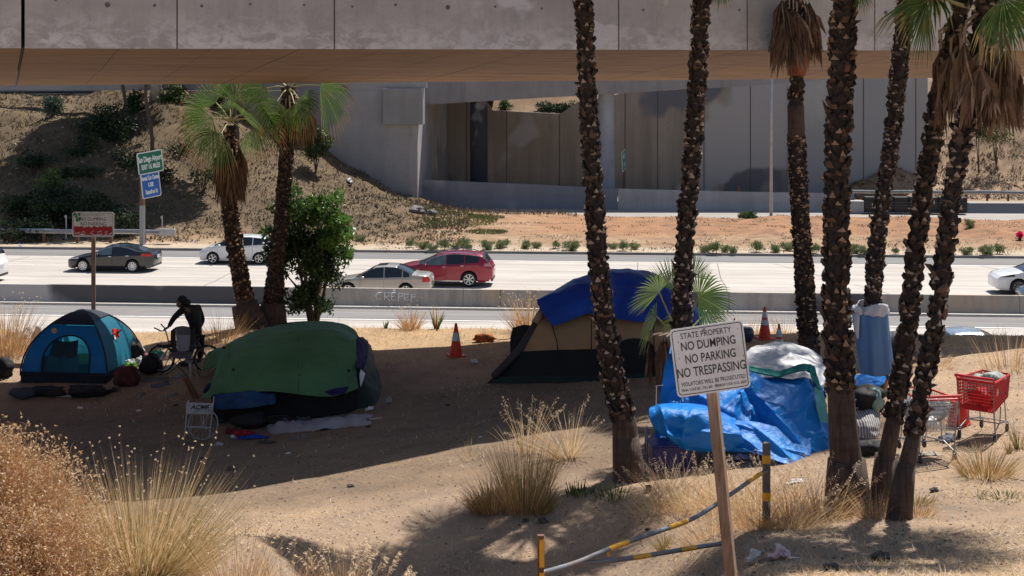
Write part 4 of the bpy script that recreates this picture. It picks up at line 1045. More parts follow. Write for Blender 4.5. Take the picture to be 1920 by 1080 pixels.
shrub(325, 195, 103, (1.7,1.4,1.9), 2800, 'green shrub beside the pale tree trunk on the hilltop', .22, .07, (0,1,0,2), seed=7, mt=M_lh)
shrub(258, 205, 102, (1.3,1.2,1.7), 2200, 'dark shrub left of the pale tree trunk on the hilltop', .22, .07, (2,0), seed=8, mt=M_lh)
shrub(336, 172, 103.5, (.5,.5,.9), 500, 'small yellow flowering bush on the hilltop', .18, .05, (0,), seed=9, mt=leafy('yellow_leaf', (.3,.28,.06), (.45,.4,.1)))
shrub(592, 268, 97, (1.35,1.1,1.5), 3800, 'rounded green shrub against the painted abutment wall', .2, .06, (0,0,1,2), seed=10, mt=M_lh)
shrub(430, 190, 103, (1.6,1.3,1.7), 1600, 'dull shrub on the hilltop behind the short palm crown', .22, .07, (0,2), seed=11, mt=M_lh)
shrub(948, 202, 122.6, (.9,.7,.8), 900, 'green shrub hanging over the retaining wall top', .2, .06, (0,1), seed=12, mt=M_lh)
shrub(1045, 203, 122.8, (2.4,.9,1.0), 2200, 'dark bush along the retaining wall top', .2, .06, (2,2,0), seed=13, mt=M_lh)
shrub(1408, 411, 92.5, (.85,.8,.62), 1700, 'largest green bush on the orange dirt, left of the lamp pole foot', .22, .04, (1,3,1), seed=14, mt=M_lh)
shrub(1906, 462, 80, (.55,.5,.55), 500, 'dark bush under pink flowers at the right edge', .16, .05, (2,0), seed=15, mt=M_lh)
shrub(1913, 439, 80, (.28,.25,.22), 260, 'bright pink bougainvillea blossom at the right edge', .12, .06, (0,), seed=16, mt=leafy('pink_petal', (.75,.01,.12), (.85,.03,.2), tr=.3), name='flowering_plant')
shrub(1868, 250, 119, (1.8,1.3,1.0), 800, 'olive bush on the right hillside', .2, .06, (0,1), seed=17, mt=M_lh)
shrub(1835, 240, 118.5, (.8,.8,.9), 600, 'dark bush on the right hillside below the palm skirt', .2, .06, (2,0), seed=18, mt=M_lh)
for i, (px, py, Y, rx, n) in enumerate(((150,330,90,2.4,1700),(230,420,81,1.5,1300),(60,300,92,1.6,900),(300,330,90,1.5,700),(20,430,80,1.2,700),(250,300,92,1.7,900),(340,280,95,1.3,700),(155,275,94,1.6,900),(380,330,90,1.0,400),(70,430,80.5,1.6,1100))):
    shrub(px, py, Y, (rx,1.2,.75+.3*(i%2)), n, ['sprawling dark shrub mid-slope on the left hill','dark shrub below the blue sign on the slope','low dark scrub high at the left of the hill','dark scrub right of the sign post on the slope','green scrub at the left edge behind the guardrail','dark scrub above the green sign','dim scrub left of the short palm skirt','dark scrub between the hill shrubs and the hilltop','small grey scrub behind the short palm skirt','dark green scrub directly behind the guardrail'][i], .2, .06, (2,2,0), seed=200+i, mt=M_lh)
# one eucalyptus on the left hilltop, three more added for shade; crowns behind the overpass
M_euc = [leafy('gum_leaf', (.05,.08,.04), (.09,.12,.06)), leafy('gum_leaf_dark', (.02,.035,.02), (.04,.06,.03))]
M_gum = plain('gum_bark', (.42,.36,.31), .8, var=.35, sc=2, grime=(.16,.11,.08))
for i, (px, Y, h, r_, lab) in enumerate(((291,103,8.5,4.6,'pale barked gum tree on the left hilltop, its crown behind the overpass'),(218,96,11,5.4,'gum tree added to shade the upper left hillside, rising from the tall dark shrub'),(268,90,12.5,5.4,'gum tree added to shade the left hill, its trunk lined up behind the airport sign post'),(432,93,14,5.0,'gum tree added for hillside shade, rising behind the trunk of the short palm'))):
    b = GX(px, Y); t = T('gum_tree', lab, 'tree', b, 0, 'gum trees on the left hill')
    m = MB()
    if 0 <= i < 1: m.tube([b+Vector((0,0,-.3)), b+Vector((.1,0,2)), b+Vector((-.1,0,5)), b+Vector((.3,0,h))], [.55,.42,.3,.12], 12)
    else: m.tube([b+Vector((0,2.2,-.3)), b+Vector((.1,2,3)), b+Vector((-.1,1,6)), b+Vector((.3,0,h))], [.16,.14,.12,.06], 10)
    for q in range(6): a = q*1.05; m.tube([b+Vector((.1,.4,h*.55)), b+Vector((math.cos(a)*r_*.6, math.sin(a)*r_*.6, h*.95))], [.12,.03], 6)
    m.build('trunk', M_gum if i == 0 else M_wood, t, smooth=True)
    m = MB(); foliage(m, b+Vector((1.2 if i else 0,.5,h+.5)), (r_, r_, 2.2), 9500, .55, .14, 24, 60+i, (0,1,1), .5); m.build('crown', M_euc, t)
# ------------------------------------------------------------------ dry grasses, weeds, litter
M_straw = [leafy('straw_gold', (.58,.40,.19), (.75,.56,.31), 3, .7, .35), leafy('straw_brown', (.40,.21,.09), (.54,.31,.15), 3, .7, .35), leafy('grass_olive', (.16,.15,.04), (.28,.23,.07), 3, .6, .3),
           leafy('straw_pale', (.72,.56,.37), (.8,.66,.47), 3, .7, .35), leafy('weed_green', (.07,.11,.035), (.12,.17,.05), 3, .6, .3), leafy('rust_straw', (.42,.24,.12), (.56,.35,.20), 3, .7, .35)]
def blade(mb, b, d, h, w, bend, rr, m=0, segs=4, side=None):
    """tapered, bending strip from b along d; returns its tip"""
    up = Vector((0,0,1)); s = side or Vector((rr.uniform(-1,1), rr.uniform(-1,1)*.35, 0))
    if s.length < .1: s = Vector((1,0,0))
    s.normalize(); pts = []; hd = Vector((d.x, d.y, 0)); p = b.copy(); q = d.normalized()
    for i in range(segs+1):
        pts.append(p.copy()); q = (q+hd*bend/segs+Vector((0,0,-bend*.5/segs))).normalized(); p = p+q*h/segs
    vs = []; 
    for i, p_ in enumerate(pts[:-1]):
        ww = w*(1-i/segs*.75)/2; vs += [p_-s*ww, p_+s*ww]
    vs.append(pts[-1]); fs = [(2*i, 2*i+1, 2*i+3, 2*i+2) for i in range(segs-1)]+[(2*segs-2, 2*segs-1, 2*segs)]
    mb.add(vs, fs, m); return pts
def seedhead(mb, p, r_, rr, m=3, n=5):
    for i in range(n):
        v = rvec(rr)*r_; s = rvec(rr)*r_*.45; mb.add([p, p+v*.5+s, p+v, p+v*.5-s], [(0,1,2,3)], m)
def oat(mb, p, d, L, rr, n=16, m=3):
    """nodding spray of oat-like spikelets"""
    for i in range(n):
        q = p+d*L*(i/n)+Vector((rr.uniform(-.3,.3), rr.uniform(-.3,.3), rr.uniform(-.15,.1)))*L*.5*(1-i/n*.5)
        e = q+(d*.6+Vector((rr.uniform(-.4,.4), rr.uniform(-.4,.4), -.7))).normalized()*rr.uniform(.022,.045); s = rvec(rr)*.005
        mb.add([q, q.lerp(e,.4)+s, e, q.lerp(e,.4)-s], [(0,1,2,3)], m)
        if i % 2 == 0: mb.add([p+d*L*(i/n), p+d*L*(i/n)+Vector((.002,0,0)), q], [(0,1,2)], m)
def clump(name, label, base, n, h, spread, lean, w=.005, seed=0, mats=(0,0,1), heads=0, oats=0, bend=.5, group=None, cat='grass clump', dirv=(0,0), stiff=.3, fl=1.0, hs=.018):
    rr = random.Random(seed); mb = MB(); hb = MB(); base = Vector(base)
    for i in range(n):
        a = rr.uniform(0, 6.283); r_ = spread*math.sqrt(rr.random()); b = base+Vector((math.cos(a)*r_, math.sin(a)*r_, 0)); b.z = g(b.x, b.y)-.02
        t_ = (r_/spread if spread else 0)*lean*rr.uniform(.5,1.3)+rr.uniform(0,.12)
        d = Vector((math.cos(a)*t_+dirv[0]+rr.uniform(-.12,.12), math.sin(a)*t_+dirv[1]+rr.uniform(-.12,.12), 1)).normalized()
        blade(mb, b, d, h*rr.uniform(.35,1.0)*fl, w*rr.uniform(.6,1.3), bend*rr.uniform(.3,1.4), rr, rr.choice(mats))
    for i in range(heads+oats):
        a = rr.uniform(0, 6.283); r_ = spread*.6*math.sqrt(rr.random()); b = base+Vector((math.cos(a)*r_, math.sin(a)*r_, 0)); b.z = g(b.x, b.y)-.02
        t_ = lean*rr.uniform(.2,1.0); d = Vector((math.cos(a)*t_+dirv[0], math.sin(a)*t_+dirv[1], 1)).normalized()
        pts = blade(hb, b, d, h*rr.uniform(.75,1.12), w*1.25, (.15 if i < heads else .5)*rr.uniform(.3,1.2), rr, rr.choice((0,3,1)), 5)
        e = (pts[-1]-pts[-2]).normalized()
        if i < heads: seedhead(hb, pts[-1], hs, rr, 3, 6)
        else: oat(hb, pts[-2], e, h*.22, rr, 18)
    b0_ = (base.x, base.y, g(base.x, base.y))
    t = T(name, label, cat, b0_, 0, group); mb.build('blades', M_straw, t)
    if heads+oats: hb.build('seed_heads', M_straw, t)
    return t
# big dry bush, left foreground: radiating twigs with little dry flower heads
def drybush(label, cx, cy, rx, rz, n, seed, Y0=None):
    rr = random.Random(seed); b = gp(cx, cy); t = T('dry_bush', label, 'bush', b)
    tw, hd = MB(), MB()
    for i in range(n):
        a = rr.uniform(0, 6.283); el = rr.uniform(.05, 1.5); d = Vector((math.cos(a)*math.cos(el), math.sin(a)*math.cos(el), math.sin(el)*1.1))
        L = rr.uniform(.45,1.0); e = b+Vector((d.x*rx*L, d.y*rx*L, d.z*rz*L))+rvec(rr)*.06; s = b+Vector((rr.uniform(-.5,.5)*rx*L, rr.uniform(-.5,.5)*rx*L, abs(d.z)*rz*.15*L))
        q = s.lerp(e,.5)+rvec(rr)*.08; q2 = s.lerp(e,.78)+rvec(rr)*.06
        w = Vector((rr.uniform(.001,.0028),0,0)); mt = rr.choice((1,1,5,5))
        tw.add([s-w,s+w,q+w,q-w,q2+w*.8,q2-w*.8,e], [(0,1,2,3),(3,2,4,5),(5,4,6)], mt)
        for j in range(rr.choice((1,2,3))):
            f = q2+rvec(rr)*rr.uniform(.03,.12)+Vector((0,0,.03)); tw.add([q2, q2+w, f], [(0,1,2)], mt); seedhead(hd, f, rr.uniform(.008,.016), rr, rr.choice((0,5,5,3)), 4)
        seedhead(hd, e, rr.uniform(.010,.018), rr, rr.choice((0,3,5)), 5)
        for j in range(2): blade(tw, q.lerp(e, rr.random()), (d+rvec(rr)).normalized(), rr.uniform(.05,.16), .005, .8, rr, rr.choice((5,1,1)), 2)
    tw.build('twigs', M_straw, t); hd.build('seed_heads', M_straw, t); return t
drybush('large reddish dry bush full of seed heads filling the bottom left corner', -4.05, 9.9, 1.08, 1.18, 7500, 5)
drybush('dry tangled bush low beside the green-based grass tuft, in the left foreground', -3.55, 9.4, .85, .62, 2600, 6)
clump('grass_tuft', 'large fountain of golden grass with a green base, left foreground', GX(262, 10.35), 2700, 1.12, .38, .95, .005, 21, (0,0,3,0,2,2), heads=120, bend=.5, hs=.013)
clump('grass_tuft', 'low olive tussock at the foot of the golden fountain grass', GX(300, 9.95), 900, .5, .33, 1.4, .005, 22, (2,2,0,1), bend=1.0)
clump('weed', 'thin seedy weed standing before the bridge shadow, left of center', GX(455, 10.3), 60, .8, .12, .5, .004, 23, (1,1,0), heads=16, oats=6, bend=.3)
clump('weed', 'brown woody weed skeleton in the left foreground by the frame bottom', GX(440, 9.6), 160, .75, .16, .8, .005, 24, (1,1,1,0), heads=22, bend=.4)
clump('weed', 'wispy reddish weed between the skeleton weed and the oat heads', GX(530, 9.6), 240, .62, .25, .6, .004, 25, (1,0,1), heads=26, bend=.4)
clump('oat_grass', 'drooping oat grass heads at the bottom, left of the palm crown shadow', GX(640, 9.6), 120, .55, .12, .5, .004, 26, (0,3,1), oats=26, bend=.7)
clump('oat_grass', 'low oat grass spreading right at the bottom edge', GX(700, 9.5), 90, .42, .12, .6, .004, 27, (0,3), oats=20, bend=.9, dirv=(.35,0))
clump('weed', 'sparse dry stalks low in the bottom left foreground', GX(600, 9.9), 160, .42, .4, .5, .004, 28, (0,1,3), heads=14, bend=.5)
clump('grass_tuft', 'upright dry tuft, brown with olive base, below the pale branching weed', G(985, 955, 9), 700, 1.15, .28, .34, .007, 31, (1,0,0,2), bend=.25)
clump('grass_tuft', 'darker bushy tuft left of the upright dry tuft', G(925, 950, 9), 900, .5, .30, .8, .008, 32, (2,1,1,0), bend=.6)
clump('grass_tuft', 'small olive tuft right of the upright dry tuft', G(1014, 960, 9), 450, .42, .14, .6, .007, 33, (2,2,1,0), bend=.5)
clump('weed', 'pale branching dry weed left of the leaning palm foot', G(1062, 858, 9), 150, 1.0, .2, 1.1, .011, 34, (0,3,3), oats=22, bend=.5, dirv=(-.35,0))
clump('weed', 'tall pale seed stalks in front of the tan tent', G(985, 850, 9), 40, .95, .25, .5, .010, 35, (3,0), oats=16, heads=6, bend=.5)
clump('weed', 'small curved dry weed at the edge of the bridge shadow', G(880, 862, 9), 60, .42, .1, .9, .008, 36, (0,3), bend=.6)
for i, (px, Y, h, n, o) in enumerate(((1235,16.8,.75,300,14),(1290,16.4,.95,450,20),(1340,16.0,.8,500,14),(1395,15.4,.9,700,16),(1450,15.2,.9,700,16),(1500,14.9,.95,800,18),(1540,14.7,.85,600,12),(1420,14.0,.7,700,8),(1480,13.9,.65,700,8),(1340,14.3,.55,500,5),(1250,17.6,.7,250,10))):
    clump('oat_grass', ['oat grass clump at the left end of the blue tarp','nodding oat grass just left of the sign post','oat grass directly behind the sign post','thick oat grass right of the sign post','oat grass around the tall striped bollard','reddish oat grass between bollard and thick palm','oat grass at the left foot of the thick palm','low reddish grass in front of the bollard','low reddish grass right of the bollard foot','low dry grass left of the sign post','oat grass in front of the dark blue crate'][i],
          GX(px, Y), int(n*.55), h*.85, .34, 1.05, .007, 40+i, (0,1,0,1,1,3) if i > 4 else (0,0,1,3), oats=int(o*1.6), bend=1.1, group='oat grass clumps round the striped gate')
clump('grass_tuft', 'tiny green-gold tuft between the two striped gate bars', G(1245, 1030, 9), 160, .26, .06, .6, .006, 61, (2,0,2), bend=.4)
clump('grass_tuft', 'grey-green tuft on the lit ground below the red cart', GX(1848, 16.6), 420, .55, .3, .8, .008, 62, (2,1,0), bend=.5)
clump('weed', 'short upright weed in front of the red cart wheels', GX(1910, 17.9), 60, .5, .05, .3, .01, 63, (2,4,1), bend=.3)
clump('weed', 'second short weed by the red cart front wheel', GX(1893, 17.7), 30, .32, .03, .3, .01, 64, (2,1), bend=.3)
clump('green_weed', 'small patch of green weeds on the lit ground, lower right', GX(1885, 15.4), 160, .13, .28, 1.2, .015, 65, (4,4,2), bend=.8)
clump('green_weed', 'faint green weeds left of the green patch', GX(1830, 15.6), 60, .1, .2, 1.2, .012, 66, (4,2), bend=.8)
clump('green_weed', 'green sprig beside the foot of the twin palms', GX(1722, 15.4), 110, .24, .12, .8, .010, 67, (4,2,0), bend=.6)
clump('green_weed', 'small upright green plants left of the walking frame shadow', G(1085, 926, 9), 70, .24, .2, .3, .018, 68, (4,), bend=.2)
clump('green_weed', 'green weeds by the foot of the walking frame', G(1150, 932, 9), 90, .26, .25, .5, .015, 69, (4,4,2), bend=.4)
clump('grass_tuft', 'dry tuft between the feet of the thick palm and the twin palms', GX(1640, 14.5), 200, .45, .18, .6, .006, 70, (0,1,3), bend=.6)
clump('grass_tuft', 'grass at the right foot of the twin palms', GX(1715, 14.6), 200, .4, .22, .7, .006, 71, (0,1,1), bend=.6)
clump('weed', 'dry thistle stalks right of the red cart, in the shade line', GX(1895, 24.5), 60, 1.0, .5, .5, .012, 72, (1,0), heads=10, bend=.3)
clump('weed', 'tall dry weeds with pink tinge at the left edge by the blue tent', GX(8, 31), 420, 1.35, .55, .5, .012, 73, (1,0,1), heads=70, bend=.4, hs=.03)
clump('weed', 'twiggy bare weeds left of the two rear palms', GX(415, 31.5), 170, 1.0, .5, .9, .010, 74, (1,1,0), bend=.4)
clump('weed', 'reddish dry weed on the crest between divider graffiti and cone', GX(770, 33.2), 190, .62, .22, .9, .014, 75, (1,1,0), heads=30, bend=.3, hs=.03)
clump('green_weed', 'single green stalk on the crest left of the large cone', GX(818, 33.2), 26, .62, .05, .35, .03, 76, (4,), heads=8, bend=.2)
clump('green_weed', 'little green sprig on the crest right of the green tent', GX(723, 33.2), 14, .28, .04, .35, .03, 77, (4,), bend=.2)
clump('weed', 'reddish dry weeds behind the left end of the tan tent', GX(990, 32.6), 260, 1.05, .35, .8, .014, 78, (1,1,0), heads=50, bend=.3, hs=.03)
clump('weed', 'dry stalks on the crest behind the tall cone', GX(1400, 32.8), 60, .55, .5, .5, .012, 79, (0,3), heads=8, bend=.3)
clump('weed', 'dry stalks between the tall cone and the bare-banded palm', GX(1470, 32.6), 50, .6, .35, .5, .012, 80, (0,3), heads=6, bend=.3)
clump('weed', 'low tumbled weed on the shaded right slope', GX(1745, 25.5), 220, .4, .5, 1.0, .008, 81, (1,0), bend=.5)
# straw and litter strewn over the ground (nobody could count it)
rr = random.Random(99); mb = MB(); n_ = 0
for i in range(95000):
    Y = 9.5+24*rr.random()**1.5; X = rr.uniform(-.46,.46)*Y
    den = .5+.5*nz(X, Y, .55, 31)
    if Y > 27: den += .25
    if X > 0 and Y < 20: den += .10
    if 18.5 < Y < 29 and X < 5: den -= .32
    if rr.random() > sm(.35, .75, den)*.95+.05: continue
    z = g(X, Y); a = rr.uniform(0, 3.1416); L = rr.uniform(.03,.11)*(1+Y*.015); w = rr.uniform(.0015,.0032)*(.5+Y/14)
    up = rr.uniform(0,.4) if rr.random() < .8 else rr.uniform(.5,1.6)
    d = Vector((math.cos(a), math.sin(a), up)).normalized()*L; s = Vector((-math.sin(a), math.cos(a), 0))*w
    b = Vector((X, Y, z+.004)); mb.add([b-s, b+s, b+d], [(0,1,2)], rr.choice((0,0,3,3,1)))
for i in range(14000):
    Y = 9.5+23*rr.random()**1.3; X = rr.uniform(-.46,.46)*Y; z = g(X, Y)+.006; a = rr.uniform(0,6.28); L = rr.uniform(.012,.035)*(1+Y*.03); d = Vector((math.cos(a), math.sin(a), rr.uniform(-.1,.3)))*L; s = Vector((-math.sin(a), math.cos(a), rr.uniform(-.2,.6)))*L*.35; b = Vector((X, Y, z)); mb.add([b-d*.5, b+s, b+d*.5, b-s*.6], [(0,1,2,3)], 5 if rr.random() < .75 else 1)
M_lit = M_straw[:5]+[plain('dark_leaf_bits', (.075,.05,.035), .9, var=.5)]
setp(mb.build('dry_grass_litter', M_lit), 'straw and short dry grass strewn over the bare camp ground', 'grass', None, 'stuff')
mb = MB()
for i in range(9000):
    w = rr.uniform(-17, 17); v = 31.2+3.0*rr.random()**.7; p = W(v, w, 0); X, Y = p.x, p.y
    if rr.random() > .35+.6*(.5+.5*nz(X, Y, .6, 33)): continue
    b = gp(X, Y, -.01); h = rr.uniform(.04,.2)*(1.0 if rr.random() < .85 else 1.8)
    blade(mb, b, Vector((rr.uniform(-.8,.8), rr.uniform(-.8,.8), 1)), h, .012, .7, rr, rr.choice((0,0,3,1)), 2)
setp(mb.build('crest_grass', M_straw), 'dry matted grass along the top of the bank above the access road', 'grass', None, 'stuff')
M_hb = [plain('hill_straw', (.17,.13,.075), .9, var=.35, sc=.6), plain('hill_brush_brown', (.11,.078,.052), .9, var=.4, sc=.6), plain('hill_brush_olive', (.10,.105,.04), .9, var=.35, sc=.6), plain('hill_litter_pale', (.42,.36,.31), .9, var=.3)]
mb = MB()
for i in range(52000):
    X = rr.uniform(-48, -3); v = rr.uniform(77.2, 108); Y = (v-X*SP)/CP
    hgt = g(X, Y)-ZH
    if hgt < .18 and rr.random() < .8: continue
    if X > -15.5 and v > 101: continue
    n = .5+.5*nz(X, Y, .45, 41); n2 = .5+.5*nz(X, Y, 1.4, 42)
    if n2 < .36: continue
    mt = 0 if n > .55 else 1
    if n2 > .6: mt = rr.choice((0,2))
    if rr.random() < .06: mt = 3
    b = gp(X, Y, -.02); 
    if rr.random() < .72:
        h = rr.uniform(.08,.34)*(.6+n2); d = Vector((rr.uniform(-1,1), rr.uniform(-1,1), rr.uniform(.3,1.2))).normalized()*h; s = Vector((rr.uniform(-1,1), rr.uniform(-.4,.4), 0)).normalized()*rr.uniform(.015,.05)
        mb.add([b-s, b+s, b+d], [(0,1,2)], mt)
    else:
        s = rvec(rr)*rr.uniform(.04,.13); u = rvec(rr)*rr.uniform(.03,.08); mb.add([b-s+Vector((0,0,.08)), b+u+Vector((0,0,.05)), b+s+Vector((0,0,.08)), b-u+Vector((0,0,.14))], [(0,1,2,3)], mt)
setp(mb.build('hillside_brush', M_hb), 'dry brush and leaf litter covering the left hillside', 'brush', None, 'stuff')
mb = MB()
for i in range(16000):
    X = rr.uniform(29, 58); v = rr.uniform(115.5, 128); Y = (v-X*SP)/CP
    n2 = .5+.5*nz(X, Y, 1.1, 44)
    if n2 < .42: continue
    b = gp(X, Y, -.02); mt = rr.choice((0,1,1,3)) if n2 < .6 else rr.choice((0,3,3))
    h = rr.uniform(.1,.42); d = Vector((rr.uniform(-1,1), rr.uniform(-1,1), rr.uniform(.3,1.2))).normalized()*h; s = Vector((rr.uniform(-1,1), rr.uniform(-.4,.4), 0)).normalized()*rr.uniform(.03,.08)
    mb.add([b-s, b+s, b+d], [(0,1,2)], mt)
setp(mb.build('right_hill_brush', M_hb), 'dry brush over the bare hillside at the far right', 'brush', None, 'stuff')
mb = MB()                                          # median weeds
for i in range(26000):
    w = rr.uniform(-14, 46); v = rr.uniform(75.6, 99); p = W(v, w, 0); X, Y = p.x, p.y
    if v > 94.5 and X > 5: continue
    n2 = .5+.5*nz(X, Y, .9, 45); edge = sm(95.5, 98, v)
    if n2 < .6-.5*edge-.17*sm(82, 77, v): continue
    b = gp(X, Y, -.02); mt = rr.choice((0,0,1,3))
    h = rr.uniform(.04,.16)+edge*rr.uniform(.1,.45); d = Vector((rr.uniform(-.6,.6), rr.uniform(-.6,.6), 1)).normalized()*h; s = Vector((1,0,0))*rr.uniform(.015,.04)
    mb.add([b-s, b+s, b+d], [(0,1,2)], mt)
setp(mb.build('median_weeds', M_hb), 'low dry weeds scattered over the orange dirt beyond the freeway', 'weeds', None, 'stuff')
mb = MB()
for (px, py, rx, ry, n) in ((862,412,2.7,2.0,2600),(912,407,1.4,.9,700),(912,435,1.4,.55,700),(812,420,1.1,1.2,700),(800,392,1.4,1.2,600)):
    c = G(px, py, 70)
    for i in range(n):
        a = rr.uniform(0,6.28); q = math.sqrt(rr.random()); b = gp(c.x+math.cos(a)*q*rx, c.y+math.sin(a)*q*ry*2.4, -.02)
        d = Vector((rr.uniform(-.7,.7), rr.uniform(-.7,.7), 1)).normalized()*rr.uniform(.08,.2); s = Vector((1,0,0))*rr.uniform(.02,.035); mb.add([b-s, b+s, b+d], [(0,1,2)], 0 if rr.random() < .85 else 1)
setp(mb.build('ice_plant', [leafy('ice_plant_green', (.05,.09,.025), (.09,.13,.04)), leafy('ice_plant_red', (.25,.2,.08), (.3,.24,.1))]), 'low green ice plant patches spreading on the dirt beyond the freeway', 'ground cover', None, 'stuff')
# row of small pale green shrubs by the far kerb: one built, the rest copied
rows_ = [(674,443,.55),(771,455,.5),(793,458,.6),(812,461,.55),(834,460,.7),(853,458,.5),(870,455,.75),(876,462,.45),(915,460,.75),(936,456,.65),(950,454,.5),(985,457,.6),(1008,456,.5),(1042,457,.5),(1072,461,.8),(1148,458,.5),(1168,461,.6),(1190,459,.5),(1322,464,.6),(1343,466,.7),(1358,464,.5),(1376,466,.55),(1418,464,.7),(1455,464,.6),(1475,461,.7),(1530,466,.6),(1605,467,.7),(1625,469,.7),(1680,468,.4),(1812,469,.6),(1850,470,.8),(1870,467,.6),(1820,418,.7)]
Ms = [leafy('sage_green', (.17,.20,.10), (.25,.28,.14), 1, .6, .25), leafy('fresh_green', (.10,.17,.05), (.17,.25,.08), 1, .6, .3)]
proto = []
for q in range(3):
    b = G(rows_[q][0], rows_[q][1]+8, 70); t = T('small_shrub', 'x', 'shrub', b); m = MB(); foliage(m, b+Vector((0,0,.28)), (.52,.42,.33), 620, .20, .022, 9, 300+q, (q % 2, 0, q//2), -.8); m.build('foliage', Ms, t)
    m = MB(); m.tube([b+Vector((0,0,-.05)), b+Vector((.02,0,.25))], [.03,.015], 5); m.build('stem', M_wood, t); proto.append(t)
for i, (px, py, s_) in enumerate(rows_):
    b = G(px, py+9, 70); o = proto[i] if i < 3 else copy_thing(proto[i % 3], b, i*1.3)
    o.location = b; o.scale = (s_*1.35, s_*1.2, s_*1.35); o['group'] = 'small pale green shrubs along the far kerb of the freeway'; o['label'] = 'small pale green shrub growing along the far kerb of the freeway'
# stones
M_st = plain('dark_stone', (.07,.06,.055), .9, var=.4)
ss = [(1018,980,.05,'dark stone left of the lit post top by the gate'),(986,978,.035,'small dark stone beside the larger one near the gate'),(657,913,.04,'dark stone on the lit dirt below the green tent'),(1215,995,.03,'pebble under the upper gate bar'),(1752,922,.045,'dark clod on the lit ground right of the twin palms'),(1653,1052,.07,'dark leaf litter lump in the crown shadow, bottom right'),(1558,1070,.05,'dark lump in the shadow at the bottom edge'),(430,882,.06,'dark lump in the bridge shadow')]
for px, py, r_, lab in ss:
    c = G(px, py, 9); m = MB(); m.ball(c+Vector((0,0,r_*.5)), (r_*1.4, r_, r_*.8), 8, 5, nzamp=.5, seed=px); setp(m.build('stone', M_st, loc=c), lab, 'stone')
for px, py, r_ in ((784,398,.55),(807,402,.35)):
    c = G(px, py, 70); m = MB(); m.ball(c+Vector((0,0,r_*.3)), (r_*1.3, r_, r_*.6), 10, 7, nzamp=.5, seed=px); setp(m.build('boulder', plain('grey_boulder', (.2,.18,.17), .9, var=.3), loc=c), 'larger grey boulder at the foot of the hill' if px == 784 else 'smaller grey boulder right of the larger one', 'boulder')
# scraps of litter
M_paper = plain('white_paper', (.7,.7,.72), .7); M_clear = plain('crumpled_plastic', (.5,.52,.56), .3, spec=.7)
def scrap(px, py, sx, sy, h, mat, name, label, cat, seed=1, y0=9):
    c = G(px, py, y0); gr = patch([[c+Vector((sx*(i-1)/2, sy*(j-1)/2, h*(.3+.7*(i == 1)*(j == 1))+g(c.x+sx*(i-1)/2, c.y+sy*(j-1)/2)-c.z)) for i in range(3)] for j in range(3)], 9, 9, h*.7, 6/sx*.4, seed)
    m = MB(); m.grid(gr); return setp(m.build(name, mat, loc=c, solid=.003), label, cat)
scrap(890,681,.14,.1,.10, M_paper, 'paper_scrap', 'crumpled blue-white paper scrap between green tent and tan tent', 'litter', 3)
scrap(1460,1048,.20,.14,.11, plain('stained_wrapper', (.6,.45,.45), .6, var=.4, sc=30), 'wrapper', 'crumpled pinkish wrapper at the foot of the bollard grass', 'litter', 4)
scrap(1416,1055,.14,.1,.12, M_clear, 'plastic_cup', 'crushed clear plastic cup below the lower gate bar', 'litter', 5)
scrap(1487,1048,.13,.05,.02, M_paper, 'paper_scrap', 'flat white paper strip right of the pinkish wrapper', 'litter', 6)
scrap(1490,905,.24,.14,.05, M_paper, 'paper_scrap', 'torn white paper at the right end of the blue tarp', 'litter', 7)
scrap(1390,862,.3,.16,.10, M_clear, 'plastic_bottle', 'clear plastic bottle lying under the blue tarp edge', 'litter', 8)
scrap(1410,976,.12,.08,.04, M_paper, 'paper_scrap', 'white scrap left of the bollard foot', 'litter', 9)
scrap(655,342,.4,.3,.3, M_paper, 'paper_scrap', 'white scrap on the hillside below the abutment', 'litter', 10, 70)
scrap(660,430,.5,.3,.12, M_paper, 'paper_scrap', 'white scrap on the dirt right of the leafy tree', 'litter', 11, 70)
scrap(35,463,.4,.3,.15, M_paper, 'paper_scrap', 'white scrap on the shoulder by the left edge', 'litter', 12, 60)
# ------------------------------------------------------------------ camp
M_wht = plain('white_plastic', (.72,.72,.72), .5); M_pole = plain('black_pole', (.02,.02,.022), .5)
M_red = plain('red_plastic', (.55,.012,.018), .4, var=.2); M_alu = plain('aluminium_tube', (.55,.56,.58), .35, .6)
M_wood4 = None
k = NT('weathered_wood'); c_ = k.coord((1,1,.08)); col = k.ramp(k.noise(c_, 40, 6), [(.3, (.17,.095,.06)), (.7, (.36,.25,.18))])
k.color(col); k.set(rough=.85); k.bump(k.noise(c_, 50, 5), .6, .01); M_wood4 = k.m
def blobby(c, r_, mat, name, label, cat, seed=1, amp=.5, nu=16, nv=10, group=None, rz=0):
    m = MB(); m.ball(Vector(c)+Vector((0,0,r_[2]*.75)), r_, nu, nv, nzamp=amp, seed=seed, M=Matrix.Rotation(rz, 3, 'Z'))
    o = m.build(name, mat, loc=c, smooth=True); return setp(o, label, cat, group)
